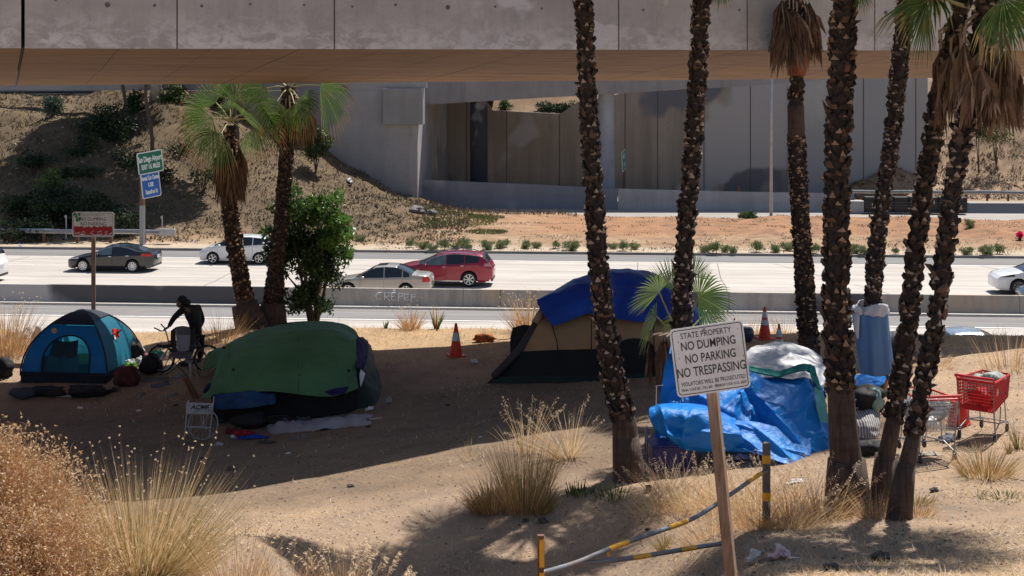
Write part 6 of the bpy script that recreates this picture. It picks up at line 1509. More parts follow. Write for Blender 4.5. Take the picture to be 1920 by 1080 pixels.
m = MB(); m.grid(patch(Q([[(670,630,24.5),(682,636,24.7),(690,644,25.0)],[(668,660,24.0),(684,668,24.2),(690,660,24.8)],[(668,690,23.5),(677,692,23.7),(684,686,24.2)]], -.06), 14, 12, .04, 3, 8)); m.build('navy_blanket', M_nv, tg, smooth=True, solid=.01)
m = MB(); m.grid(patch(Q([[(395,736,23.35),(470,728,23.15),(560,735,23.0),(640,738,23.1),(665,735,23.3)],[(400,785,23.3),(470,785,23.1),(560,787,23.0),(640,783,23.1),(668,779,23.3)]]), 8, 20, .04, 2, 9)); m.build('painted_shade_inside', fabric('black_inner', (.010,.012,.016), .8, 0), tg)  # black sheet paints the tent's shaded inside under the hem
M_bt = fabric('old_blue_tarpaulin', (.010,.055,.14), .5, .05, .6, 5, .3)
m = MB(); m.grid(patch(Q([[(398,740,22.95),(440,735,22.8),(480,733,22.75),(516,738,22.75)],[(400,752,22.8),(440,752,22.7),(480,750,22.6),(518,752,22.65)],[(404,768,22.75),(440,767,22.6),(475,764,22.55),(512,757,22.6)]]), 12, 24, .05, 3, 10)); m.build('blue_underlay', M_bt, tg, smooth=True, solid=.006)
m = MB(); m.grid(patch(Q([[(608,735,22.7),(628,728,22.6),(655,724,22.8)],[(620,742,22.6),(640,739,22.6),(650,735,22.7)]]), 8, 10, .04, 3, 11)); m.build('navy_underlay', M_nv, tg, smooth=True)
m = MB(); q = P(388,728,22.95+dY); m.ball(q, (.05,.16,.12), 12, 8, M=Matrix.Rotation(.6,3,'Y')); m.build('navy_corner', M_nv, tg, smooth=True)
m = MB(); m.grid(patch(Q([[(677,692,23.2),(685,700,23.3)],[(674,705,23.1),(682,710,23.2)],[(676,725,23.1),(677,724,23.1)]]), 6, 4, .01)); m.build('paper_scrap', M_paper, tg)
m = MB()
for a, b_, c_ in ((420,652,24.3),(437,693,23.35),(562,704,22.95),(654,695,23.25)):
    m.ball(P(a, b_, c_+dY-.02), (.035,.04,.03), 8, 6)
m.build('gathered_knot', M_bagk, tg)
m = MB(); m.tube([P(559, y_, c_+dY-.035) for y_, c_ in ((606,25.25),(630,24.2),(657,23.62),(686,23.1),(712,22.88),(736,22.7))], .006, 5); m.build('seam', M_dg, tg)
m2 = cloth(600,797,2.15,.85,.24, fabric('grey_bedsheet', (.34,.33,.36), .7, .1, .8, 7, .25), 'bedsheet', 'crumpled grey bedsheet spread on the ground in front of the green tent', 'sheet', 12, -.03, 12, .8)
cloth(540,788,.9,.4,.14, fabric('brown_grey_blanket', (.12,.10,.095), .8, 0, .8, 7, .3), 'blanket', 'brownish blanket bunched beside the grey bedsheet', 'blanket', 13, .2)
blobby(G(470,800,12), (.34,.22,.17), M_bagk, 'black_bag', 'black bag tucked under the green tent edge', 'bag', 14, .5)
blobby(G(530,800,12), (.30,.2,.13), M_bagk, 'dark_bundle', 'dark bundle left of the grey bedsheet', 'bag', 15, .5)
cloth(455,815,.45,.22,.10, fabric('red_blue_cloth', (.35,.015,.03), .8), 'clothes', 'red cloth on the ground below the green tent', seed=16)
cloth(475,822,.62,.16,.06, fabric('blue_cloth', (.015,.06,.32), .8), 'clothes', 'blue cloth strip beside the red cloth', seed=17)
cloth(432,812,.22,.2,.10, fabric('dark_red_cloth', (.16,.02,.03), .8), 'clothes', 'dark red cloth left of the red cloth', seed=18)
c = G(435,822,12); m = MB(); Mb = Matrix.Translation(c+Vector((0,0,.04)))@Matrix.Rotation(.4,4,'Z')@Matrix.Rotation(R(80),4,'X'); m.lathe([(0,0),(.035,.0),(.036,.02),(.036,.14),(.014,.18),(.014,.2),(0,.2)], 12, (0,0,0), Mb); o = m.build('bottle', M_clear, loc=c, smooth=True); setp(o, 'plastic drink bottle with pale blue label below the green tent', 'bottle')
m = MB(); m.lathe([(.0375,.04),(.0375,.11)], 12, (0,0,0), Mb); m.build('bottle_label', plain('pale_blue_label', (.35,.6,.7)), o)
scrap(705,785,.26,.05,.012, M_paper, 'paper_strip', 'flat white strip on the dirt right of the grey bedsheet', 'litter', 20, 12)
scrap(692,770,.16,.10,.10, M_paper, 'paper_scrap', 'white folded scrap at the right foot of the green tent', 'litter', 21, 12)
scrap(730,757,.12,.06,.14, plain('pale_green_card', (.35,.4,.38)), 'card_scrap', 'pale grey-green card against the green tent end', 'litter', 22, 12)
# board, ACME frame and loose wheel
c = G(352,752,12); m = MB(); m.box(c+Vector((.06,.1,.22)), (.13,.03,.62), M=Matrix.Rotation(-.38,4,'Y')@Matrix.Rotation(.2,4,'X')); setp(m.build('wooden_board', plain('brown_board', (.16,.07,.035), .8, var=.3), loc=c), 'brown wooden board leaning at the left corner of the green tent', 'board')
c = G(373,818,12); ya = c.y; t = T('folding_stand', 'white folding metal stand lettered ACME, left of the green tent', 'stand', c)
m = MB(); q = P(374,766,ya); Mac = Matrix.Translation(q)@Matrix.Rotation(R(90),4,'X')@Matrix.Rotation(-.03,4,'Z'); plate(m, .54, .22, .02, -.015, 0, Mac); pn = m.build('board', plain('white_board', (.42,.44,.46), .5, grime=(.3,.3,.3)), t)
text('ACME', .12, M_blk, 'lettering', pn, WM[pn.name].inverted()@Mac@Matrix.Translation((0,.025,.003)), sx=1.1, shear=.3, off=.004)
m = MB()
for a, b_ in (((350,776,0),(346,820,-.05)),((398,776,0),(392,822,-.05)),((353,750,.05),(353,776,.02)),((401,744,.05),(398,776,.02)),((362,778,.1),(356,812,.35)),((390,778,.1),(384,812,.35)),((348,800,-.02),(394,802,-.02))):
    m.tube([P(a[0],a[1],ya+a[2]), P(b_[0],b_[1],ya+b_[2])], .012, 6)
m.build('leg_frame', M_alu, t)
zb = g(P(380,825,ya-.25).x, ya-.25)
t = T('loose_wheel', 'loose bicycle wheel leaning on the white folding stand', 'wheel', gp(P(380,825,ya-.2).x, ya-.2))
xw = P(381,800,ya-.2).x; m = MB(); m.tube([(xw+.29*math.cos(a*.2618), ya-.2+.06*math.sin(a*.2618), zb+.30+.29*math.sin(a*.2618)) for a in range(24)], .014, 6, closed=True); m.build('rim', M_grey, t)
m = MB()
for a in range(16): m.tube([(xw, ya-.2, zb+.30), (xw+.28*math.cos(a*.3927), ya-.2+.06*math.sin(a*.3927), zb+.30+.28*math.sin(a*.3927))], .002, 3)
m.build('spokes', M_alu, t)

# --- cones
M_con = plain('cone_orange', (.72,.045,.015), .5, var=.15); M_col = plain('reflective_collar', (.62,.64,.68), .35)
def cone(px, py, h, label, bands, y0=15, Y=None):
    c = G(px, py, y0) if Y is None else GX(px, Y); t = T('traffic_cone', label, 'traffic cone', c, .3, 'traffic cones')
    r0, r1 = h*.20, h*.035; m = MB(); m.lathe([(r0,.03),(r1,h),(r1*.6,h+.005),(0,h+.005)], 20); m.build('cone', M_con, t, smooth=True, local=True)
    m = MB(); m.box((0,0,.015), (h*.5,h*.5,.03)); m.build('base', M_con if h < .8 else M_black, t, local=True, bevel=.008)
    for a, b_ in bands:
        m = MB(); m.lathe([(lerp(r0,r1,a)+.004, lerp(.03,h,a)), (lerp(r0,r1,b_)+.004, lerp(.03,h,b_))], 20); m.build('collar', M_col, t, local=True)
cone(855, 667, .76, 'orange traffic cone alone on lit dirt between the green and tan tents', ((.45,.72),))
cone(1434, 635, .78, 'tallest traffic cone with two silver collars, behind the white tarp', ((.42,.60),(.66,.86)), 20)
cone(1461, 655, .60, 'shorter traffic cone just right of the tall one, its foot hidden', ((.25,.38),(.48,.80)), 20)
cone(1377, 628, .42, 'traffic cone tip peeking over the leaning sign', ((.4,.6),), 20)
c = G(1398, 640, 20); t = T('round_pot', 'dark blue round pot behind the top right of the leaning sign', 'pot', c); m = MB(); m.lathe([(.14,0),(.2,.12),(.2,.26),(.15,.34),(.0,.34)], 18, c); m.build('pot', plain('navy_enamel', (.03,.045,.09), .3), t, smooth=True)
blobby(G(910,640,20), (.26,.14,.10), fabric('orange_bag_cloth', (.38,.12,.03), .8, 0, .7, 12, .4), 'orange_bag', 'rust orange bag lying on the lit dirt left of the tan tent', 'bag', 31, .6)
c = G(950,640,20); m = MB(); m.tube([c+Vector((-.25,0,.03)), c+Vector((0,.02,.05)), c+Vector((.25,.05,.07))], .012, 5); setp(m.build('stick', M_wood, loc=c), 'thin dark stick between the orange bag and the tan tent', 'stick')

# --- tan tent with blue tarpaulin
y0 = G(1050,716,15).y; dY = y0-26.2
tt_ = T('cabin_tent', 'big tan and black tent with a blue tarpaulin over its roof, center', 'tent', gp(P(1100,712,y0).x, y0+1.5))
top_ = [(1012,575,27.3),(1040,552,27.6),(1085,528,28.0),(1150,512,28.3),(1215,520,28.3),(1262,548,28.2),(1312,598,28.0)]
r1 = [(1003,603,26.9),(1035,600,27.0),(1085,592,27.1),(1150,588,27.2),(1215,590,27.2),(1262,600,27.3),(1318,622,27.5)]
r2 = [(968,660,26.5),(1020,657,26.35),(1080,655,26.3),(1150,654,26.3),(1210,658,26.3),(1262,662,26.4),(1330,660,26.8)]
r3 = [(915,717,26.3),(1000,717,26.2),(1070,717,26.15),(1140,715,26.1),(1200,712,26.1),(1262,708,26.2),(1335,700,26.6)]
M_tan = fabric('tan_tent_cloth', (.47,.29,.15), .7, .25, .3, 4, .12); M_tbk = fabric('black_tent_cloth', (.012,.013,.013), .7, .03, .3, 4)
def inarch2(a, b_): return 0
m = MB(); gr = patch(Q([top_, r1, r2]), 26, 60, .03, 1.2, 21)
m.grid(gr); m.build('tan_wall', M_tan, tt_, smooth=True)
m = MB(); m.grid(patch(Q([r2, [( (a+c2)/2, (b_+d2)/2, (y_+e2)/2+.03) for (a,b_,y_),(c2,d2,e2) in zip(r2,r3)], r3]), 16, 60, .03, 1.2, 22)); m.build('black_lower_wall', M_tbk, tt_, smooth=True)
m = MB(); m.grid(patch(Q([[(a, b_, y_-.04) for a, b_, y_ in [(928,706,26.25),(1000,704,26.15),(1070,704,26.1),(1140,702,26.05),(1200,700,26.05),(1262,696,26.15)]], [(a, b_+3, y_-.06) for a, b_, y_ in [(912,716,26.25),(1000,717,26.15),(1070,717,26.1),(1140,715,26.05),(1200,712,26.05),(1262,708,26.15)]]]), 4, 30, .02, 3, 23)); m.build('green_ground_edge', M_dg, tt_)
bk_ = [top_, [(a, b_+12, 30.0) for a, b_, c_ in top_], [(a+ (a-1130)*.25, 665, 30.9) for a, b_, c_ in top_]]
m = MB(); m.grid(patch(Q(bk_), 16, 40, .03, 1.2, 24)); m.build('rear_wall', M_tan, tt_, smooth=True)
m = MB(); m.grid(patch(Q([[(1012,575,27.3),(1005,590,28.5),(1003,600,30.0)],[(968,660,26.5),(975,655,28.5),(985,655,30.6)],[(915,717,26.3),(935,700,28.5),(975,668,30.9)]]), 12, 12, .02, 1, 25)); m.build('left_wall', M_tbk, tt_, smooth=True)
# door arch (black cloth) and seams
dr = []
for i in range(13):
    a = math.pi*i/12; dr.append((1190-38*math.cos(a), 660-26*math.sin(a)**.8))
m = MB(); m.add([P(1190,662,26.2+dY)]+[P(a, b_, 26.22+dY-(.0)) for a, b_ in dr], [(0,i+1,i+2) for i in range(12)])
m.grid([[P(1152+76*j/6, 655+55*i/6, 26.2-.06*i/6+dY) for j in range(7)] for i in range(7)]); m.build('door', M_tbk, tt_)
for pts in (((1033,602,26.9),(1044,640,26.4),(1050,690,26.15)),((1109,592,27.05),(1109,625,26.55),(1109,655,26.25)),((1225,596,27.1),(1226,630,26.6),(1228,705,26.05)),((1108,655,26.2),(1108,690,26.1),(1107,712,26.0))):
    m = MB(); m.tube([P(a, b_, c_+dY-.05) for a, b_, c_ in pts], .012, 5); m.build('seam', M_tbk, tt_)
M_blue = NT('blue_poly_tarpaulin')
k = M_blue; c_ = k.coord(); col = k.ramp(k.noise(c_, .9, 6, .65), [(.3, (.0,.20,.70)), (.7, (.006,.34,.92))]); k.color(col); k.set(rough=.38, spec=.55)
b1 = k.bump(k.noise(c_, 7, 10, .62, 2.0), .55, .04); k.bump(k.noise(c_, 26, 6, .7, 1), .35, .01, b1)
tl = k.n('ShaderNodeBsdfTranslucent'); k.l(col, tl.inputs[0]); mx = k.n('ShaderNodeMixShader'); mx.inputs[0].default_value = .3; k.l(k.b.outputs[0], mx.inputs[1]); k.l(tl.outputs[0], mx.inputs[2]); k.l(mx.outputs[0], k.out.inputs[0]); M_blue = k.m
M_dblue = fabric('deep_blue_tarpaulin', (.002,.06,.40), .42, .25, .5, 5, .25, spec=.5)
tarp = [[(1030,556,28.6),(1070,532,28.9),(1120,516,29.1),(1180,510,29.2),(1235,520,29.2),(1280,552,29.0),(1322,592,28.8)],
        [(1007,563,27.2),(1050,540,27.5),(1100,518,27.9),(1160,507,28.15),(1225,514,28.15),(1270,543,28.0),(1320,592,27.9)],
        [(1018,588,26.9),(1060,568,27.0),(1108,552,27.2),(1160,552,27.4),(1225,560,27.4),(1268,575,27.4),(1318,606,27.5)],
        [(1036,612,26.75),(1066,602,26.8),(1105,588,26.95),(1150,596,26.95),(1200,604,26.9),(1262,600,27.1),(1316,612,27.3)]]
m = MB(); m.grid(add_creases(patch(Q(tarp, -.08), 60, 100, .04, 1.1, 26), 16, .05, 10, .025)); m.build('blue_tarpaulin', M_dblue, tt_, smooth=True, solid=.008)
m = MB(); m.tube([P(1012,592,27.0+dY), P(975,655,26.5+dY), P(925,706,26.1+dY)], [.06,.09,.075], 8); m.build('rolled_flap', fabric('grey_brown_flap', (.055,.045,.045), .8, 0), tt_, smooth=True)
m = MB(); m.tube([P(1018,580,27.0+dY), P(1003,606,26.88+dY)], [.075,.085], 8); m.build('pale_flap_end', fabric('beige_flap', (.35,.26,.18), .8, .1), tt_, smooth=True)
cloth(975,690,.3,.12,.22, fabric('pale_glove_cloth', (.25,.3,.36), .8), 'rag', 'pale blue rag hanging at the left front of the tan tent', 'rag', 27)
cloth(950,712,.45,.2,.12, fabric('pale_camp_rag', (.2,.23,.25), .8), 'rag', 'pale rag on the ground at the left corner of the tan tent', 'rag', 28)
c = gp(P(985,650,28.6).x, 28.6); m = MB(); m.grid(patch([[c+Vector((-.28,.1,1.0)),c+Vector((0,0,1.08)),c+Vector((.3,0,1.02))],[c+Vector((-.33,.05,.6)),c+Vector((0,-.15,.6)),c+Vector((.33,0,.6))],[c+Vector((-.25,0,.0)),c+Vector((0,-.15,-.0)),c+Vector((.3,0,.0))]], 14, 14, .09, 3, 29))
setp(m.build('black_coat', M_bagk, loc=c, smooth=True, solid=.03), 'black coat draped over a chair behind the left end of the tan tent', 'coat')

# --- blue tarp shelter
y0 = G(1240,868,12).y; dY = y0-18.6
bs = T('tarp_shelter', 'makeshift shelter of bright blue tarpaulin with a white sheet on top, behind the leaning sign', 'shelter', gp(P(1390,860,y0).x, y0+.6))
tarp = [[(1258,648,19.7),(1275,672,19.75),(1330,690,19.8),(1400,688,19.8),(1470,690,19.8),(1520,700,19.7),(1545,735,19.4)],
        [(1247,690,19.1),(1290,705,19.2),(1340,712,19.2),(1405,708,19.1),(1465,712,19.1),(1518,725,19.1),(1552,765,19.0)],
        [(1238,740,18.9),(1285,748,18.9),(1345,748,18.8),(1410,745,18.8),(1462,758,18.65),(1512,772,18.7),(1556,800,18.75)],
        [(1230,790,18.7),(1290,795,18.6),(1350,806,18.35),(1410,792,18.5),(1455,800,18.3),(1512,815,18.3),(1558,822,18.5)],
        [(1226,830,18.5),(1290,836,18.4),(1350,843,18.1),(1410,842,18.1),(1450,846,18.0),(1505,855,18.1),(1558,848,18.3)]]
m = MB(); m.grid(add_creases(patch(Q(tarp), 90, 130, .08, .9, 35), 26, .085, 5, .022, ((.1,.75,.95,.98,.12,.03),(.15,.55,.8,.35,.12,.03),(.2,.2,.6,.02,.1,.03),(.45,.5,.98,.85,.14,.03),(.05,.35,.9,.6,-.1,.03),(.0,.9,.7,.8,.09,.02),(.55,.1,.95,.3,.1,.03)))); m.build('blue_tarpaulin', M_blue, bs, smooth=True, solid=.006)
m = MB(); m.grid(patch(Q([tarp[0], [(a, b_+15, 21.2) for a, b_, c_ in tarp[0]], [(a, 790, 21.6) for a, b_, c_ in tarp[0]]]), 14, 30, .05, 1.2, 36)); m.build('rear_tarpaulin', M_blue, bs, smooth=True)
low = [[(1232,758,18.7),(1275,756,18.7),(1325,760,18.7),(1375,772,18.6)],[(1217,768,18.15),(1270,770,18.0),(1330,776,18.0),(1385,800,18.1)],[(1222,795,17.95),(1262,812,17.85),(1320,812,17.8),(1390,815,17.85)],[(1240,812,17.95),(1275,838,17.9),(1330,846,17.85),(1400,838,17.9)]]
m = MB(); m.grid(add_creases(patch(Q(low), 60, 80, .04, 1.2, 37), 14, .06, 6, .03, ((.1,.05,.9,.35,.08,.04),(.3,.5,.95,.4,.08,.04)))); m.build('front_fold', M_blue, bs, smooth=True, solid=.006)
fl = [[(1340,800,18.2),(1400,790,18.25),(1450,800,18.2),(1520,822,18.2)],[(1345,825,18.0),(1400,820,17.95),(1455,835,17.9),(1520,850,17.95)],[(1350,845,17.9),(1410,850,17.75),(1465,866,17.6),(1505,880,17.65)]]
m = MB(); m.grid(add_creases(patch(Q(fl), 60, 80, .03, 1.3, 38), 10, .06, 7, .03, ((.05,.3,.95,.85,.1,.04),(.1,.0,.9,.45,.08,.03)))); m.build('bottom_fold', M_blue, bs, smooth=True, solid=.006)
M_ws = fabric('white_silver_sheet', (.62,.62,.64), .45, .2, .8, 5, .1, spec=.5)
ws_ = [[(1385,668,20.3),(1420,648,20.6),(1465,642,20.7),(1510,652,20.6),(1545,672,20.4)],[(1382,688,19.75),(1420,668,19.9),(1465,664,19.9),(1512,672,19.9),(1548,695,19.8)],[(1385,704,19.4),(1420,692,19.4),(1465,690,19.4),(1515,696,19.3),(1546,715,19.3)],[(1400,712,19.25),(1430,708,19.15),(1470,708,19.15),(1518,712,19.1),(1540,735,19.0)]]
m = MB(); m.grid(add_creases(patch(Q(ws_, -.06), 60, 80, .04, 1.6, 39), 22, .04, 8, .02)); m.build('white_sheet', M_ws, bs, smooth=True, solid=.008)
M_tl = fabric('teal_blanket', (.010,.16,.15), .8, .1, .5, 8, .2)
m = MB(); m.grid(patch(Q([[(1395,686,19.0),(1430,690,18.95),(1462,694,18.9),(1500,683,18.9),(1527,686,18.9)],[(1395,694,18.95),(1430,702,18.85),(1462,704,18.8),(1500,694,18.8),(1530,702,18.75)]], -.12), 10, 40, .05, 3, 40)); m.build('teal_blanket', M_tl, bs, smooth=True, solid=.02)
m = MB(); m.grid(patch(Q([[(1516,690,18.8),(1528,690,18.85)],[(1522,708,18.7),(1534,712,18.75)],[(1534,730,18.6),(1541,732,18.7)]], -.12), 12, 6, .03, 3, 41)); m.build('teal_hanging', M_tl, bs, smooth=True, solid=.01)
m = MB(); m.grid(patch(Q([[(1525,725,18.7),(1545,735,18.8)],[(1530,760,18.6),(1550,765,18.7)],[(1538,790,18.55),(1556,795,18.6)]], -.10), 14, 8, .03, 3, 42)); m.build('pale_teal_cloth', fabric('pale_teal', (.12,.4,.42), .6, .1, .6, 8), bs, smooth=True)
wing = [[(1545,708,19.6),(1600,704,19.6),(1640,708,19.5),(1664,712,19.4)],[(1550,722,19.2),(1598,722,19.1),(1635,722,19.1),(1662,718,19.1)],[(1560,755,18.9),(1595,745,18.8),(1625,735,18.8),(1655,724,18.9)]]
m = MB(); m.grid(patch(Q(wing), 16, 26, .07, 2, 43)); m.build('right_wing', M_blue, bs, smooth=True, solid=.006)
m = MB(); 
for (a, b_) in (((1231,724,18.4),(1230,775,18.2)),((1229,724,18.4),(1243,722,18.3))): m.tube([P(a[0],a[1],a[2]+dY), P(b_[0],b_[1],b_[2]+dY)], .008, 5)
m.build('tent_pole', M_alu, bs)
yb = 18.0+dY
c = gp(P(1258,880,yb).x, yb+.1); t = T('crate', 'dark blue ribbed plastic crate under the left end of the blue tarp', 'crate', c, .06)
M_crt = plain('navy_plastic', (.012,.018,.16), .4); m = MB(); m.box((0,0,.20), (.60,.4,.40)); m.build('tub', M_crt, t, local=True, bevel=.02)
m = MB()
for i in range(16): m.box((-.28+.56*i/15, -.203, .2), (.012,.012,.36))
m.build('ribs', M_crt, t, local=True)
m = MB(); m.box((.0,.0,.41), (.64,.44,.03)); m.build('rim', M_crt, t, local=True, bevel=.01)
# things at the right of the shelter
pb = P(1652,750,18.6+dY); m = MB(); m.box(pb, (.03,.5,.78), M=Matrix.Rotation(.32,4,'Y')@Matrix.Rotation(-.4,4,'Z')); setp(m.build('plywood_sheet', plain('plywood', (.30,.16,.09), .8, var=.2, sc=3), loc=pb), 'brown plywood sheet leaning right of the thick palm', 'board')
cloth(1624,772,.5,.35,.38, M_bagk, 'black_clothes', 'heap of black clothes under the right wing of the blue tarp', 'clothing', 44, y0=12, amp=.4)
q = P(1628,745,18.4+dY); blobby((q.x, q.y, q.z-.1), (.22,.2,.16), M_bagk, 'black_sack', 'black crumpled sack on the heap between thick palm and plywood', 'bag', 45, .6)
q = P(1643,752,18.3+dY); blobby((q.x, q.y, q.z-.12), (.09,.12,.17), fabric('pale_teal_bag', (.25,.42,.4), .6), 'teal_bag', 'pale teal plastic bag squeezed against the plywood', 'bag', 46, .5)
k = NT('striped_quilt'); c_ = k.coord(kind='UV'); wv = k.n('ShaderNodeTexWave'); wv.wave_type = 'BANDS'; wv.inputs['Scale'].default_value = 9; wv.inputs['Distortion'].default_value = 1.2; k.l(k.coord((1,1,1.6)), wv.inputs['Vector']); k.color(k.ramp(wv.outputs['Fac'], [(.45, (.13,.125,.13)), (.6, (.45,.43,.42))])); k.set(rough=.85); k.bump(wv.outputs['Fac'], .3, .02); M_q = k.m
m = MB(); m.grid(patch([[P(a, b_, c_+dY) for a, b_, c_ in r_] for r_ in ([(1600,772,18.3),(1630,768,18.2),(1648,776,18.2)],[(1605,795,18.0),(1632,795,17.9),(1648,800,18.0)],[(1612,820,17.9),(1632,822,17.8),(1645,818,17.9)])], 20, 20, .05, 3, 47)); q = P(1628,800,18.0+dY); setp(m.build('quilt', M_q, loc=q, smooth=True, solid=.03), 'grey and white striped quilt hanging between the thick palm and the twin palms', 'quilt')
blobby(G(1632,852,12), (.25,.2,.12), M_bagk, 'dark_bundle', 'dark bundle on the ground under the striped quilt', 'bag', 48, .5)

# --- sheet tied round the palm
def ring_at(s_, at, k_, Lt): pass
tb_ = T('bedsheet', 'pale blue bedsheet tied round a palm trunk, hanging in folds', 'sheet', P(1636,640,24))
M_bs = fabric('pale_blue_sheet', (.13,.27,.50), .75, .25, .15, 4, .06); M_bw = fabric('white_sheet_hem', (.62,.63,.68), .75, .25, .3, 8, .05)
rows = []; n = 54
for i in range(27):
    u = i/26; py = 582+123*u; cx = 1632+u*10; r_ = []
    half = lerp(29, 22, u)+2
    for j in range(n):
        a = 2*math.pi*j/n; f = 1+(.05+.10*u)*math.sin(a*7+u*2.2)+.04*math.sin(a*13+1); px_ = cx+half*f*math.cos(a)+(6*u if math.cos(a) > 0 else -2*u); 
        r_.append(Vector(((px_-960)/F*24, 24+(half/F*24)*.9*f*math.sin(a), P(0, py+3*math.sin(a*3), 24).z)))
    rows.append(r_)
m = MB(); m.grid(rows[1:], closed=True); m.build('hanging_cloth', M_bs, tb_, smooth=True, solid=.008)
rows = []
for i in range(8):
    u = i/7; py = 570+20*u; r_ = []
    for j in range(n):
        a = 2*math.pi*j/n; f = 1+.05*math.sin(a*9+u*5); half = 28+2*math.sin(u*3); px_ = 1635+half*f*math.cos(a); r_.append(Vector(((px_-960)/F*24, 24+(half/F*24)*.9*f*math.sin(a)-.01, P(0, py+5*math.sin(a*2+1)*(1-u), 24).z)))
    rows.append(r_)
m = MB(); m.grid(rows, closed=True); m.build('white_hem', M_bw, tb_, smooth=True, solid=.01)
m = MB(); q = P(1606,582,23.8); m.ball(q, (.09,.08,.11), 14, 10, nzamp=.7, seed=5); m.tube([q+Vector((0,0,-.05)), q+Vector((-.0,0,-.3)), q+Vector((.02,0,-.52))], [.07,.05,.02], 8); m.build('knot', M_bw, tb_, smooth=True)

# --- walking frame left of the shelter
c = G(1182,882,12); yw_ = c.y; t = T('walking_frame', 'grey metal walking frame standing beside the leaning palm foot', 'walking frame', c)
PW = lambda a, b_, dy=0: P(a, b_, yw_+dy)
for pts in (((1172,888,0),(1172,790,0),(1173,776,.05),(1178,770,.2),(1181,776,.4),(1182,862,.5)),((1214,866,-.1),(1213,832,-.05),(1214,806,0),(1212,800,.3),(1209,850,.45))):
    m = MB(); m.tube([PW(*q) for q in pts], .016, 8); m.build('side_frame', M_grey, t, smooth=True)
m = MB()
for pts in (((1174,808,.02),(1186,842,.1),(1192,848,.1),(1213,828,.0)),((1173,838,.02),(1195,860,.1),(1213,848,.0)),((1173,880,0),(1196,880,0),(1214,862,-.1))): m.tube([PW(*q) for q in pts], .011, 6)
m.build('crossbar', M_grey, t)
m = MB(); m.tube([PW(1172,790,0), PW(1173,776,.05), PW(1178,770,.18)], .022, 8); m.build('grip', M_pole, t)
c = G(1216,923,10); t = T('small_canister', 'small dark cup standing on lit dirt below the walking frame', 'cup', c); m = MB(); m.lathe([(.035,0),(.045,.09),(.04,.09),(.03,.01)], 14, c); m.build('cup', plain('dark_cup', (.06,.06,.065), .4), t, smooth=True)

# --- striped gate and bollards
M_gp = plain('grey_gate_paint', (.16,.18,.21), .5, .2, .2, 4, grime=(.2,.15,.12)); M_yel = plain('yellow_reflective_tape', (.75,.36,.015), .45, var=.2, sc=9)
c = GX(1014, 10.35); t = T('striped_post', 'slim brown post wrapped in yellow tape at the bottom edge, left end of the gate', 'post', c)
m = MB(); zt = P(1014,1003,10.35).z; m.box((c.x, c.y, (c.z-.2+zt)/2), (.052,.04,zt-c.z+.2)); m.build('post', M_rust, t)
m = MB()
for a, b_ in ((1010,1062),(1072,1110)): z0, z1 = P(0,b_,10.35).z, P(0,a,10.35).z; m.box((c.x+.008, c.y-.002, (z0+z1)/2), (.040,.046,z1-z0))
m.build('tape', M_yel, t)
c = GX(1437, 14.0); t = T('bollard', 'weathered grey bollard with three yellow bands among dry grass', 'bollard', c)
zt = P(1438,830,14).z; m = MB(); m.lathe([(.045,-.2),(.045,zt-c.z-.02),(.038,zt-c.z),(0,zt-c.z+.005)], 16, c); m.build('post', plain('weathered_bollard', (.13,.11,.10), .8, var=.4, sc=6), t, smooth=True)
for a, b_ in ((852,868),(922,938),(974,990)):
    z0, z1 = P(0,b_,14).z-c.z, P(0,a,14).z-c.z; m = MB(); m.lathe([(.0465,z0),(.0475,(z0+z1)/2),(.0465,z1)], 16, c); m.build('tape_band', M_yel, t, smooth=True)
gt = T('gate', 'low grey pipe gate of two bars with yellow bands between the post and the bollard', 'gate', GX(1012, 10.4))
yat = lambda px: 1/(lerp(1/10.45, 1/13.95, (px-1012)/425))
def bar(pts, bands, r_=.022):
    px_ = [p[0] for p in pts]; tab = [(p[0], p[1]) for p in pts]
    def rowat(x): 
        u = (x-px_[0])/(px_[-1]-px_[0]); return pl(tab, x)
    def sm_row(x): return sum(rowat(min(px_[-1], max(px_[0], x+d_))) for d_ in (-16,-8,0,8,16))/5
    N_ = 40; m = MB(); m.tube([P(x, sm_row(x), yat(x)) for x in [px_[0]+(px_[-1]-px_[0])*i/N_ for i in range(N_+1)]], r_, 10); b_ = m.build('bar', M_gp, gt, smooth=True)
    for a, c2 in bands:
        m = MB(); m.tube([P(x, sm_row(x), yat(x)) for x in [a+(c2-a)*i/4 for i in range(5)]], r_+.002, 10, cap=False); m.build('tape_band', M_yel, b_, smooth=True)
bar([(1012,1076),(1080,1056),(1140,1030),(1200,1008),(1250,991),(1300,973),(1340,948),(1380,920),(1437,880)], ((1141,1177),(1253,1288),(1402,1427)))
bar([(1080,1058),(1140,1052),(1200,1044),(1300,1027),(1360,1018),(1437,1003)], ((1184,1217),(1275,1304),(1350,1356)))
m = MB(); m.box(P(1141,1036,yat(1141)), (.02,.03,.06)); m.build('tape_tab', M_yel, gt)

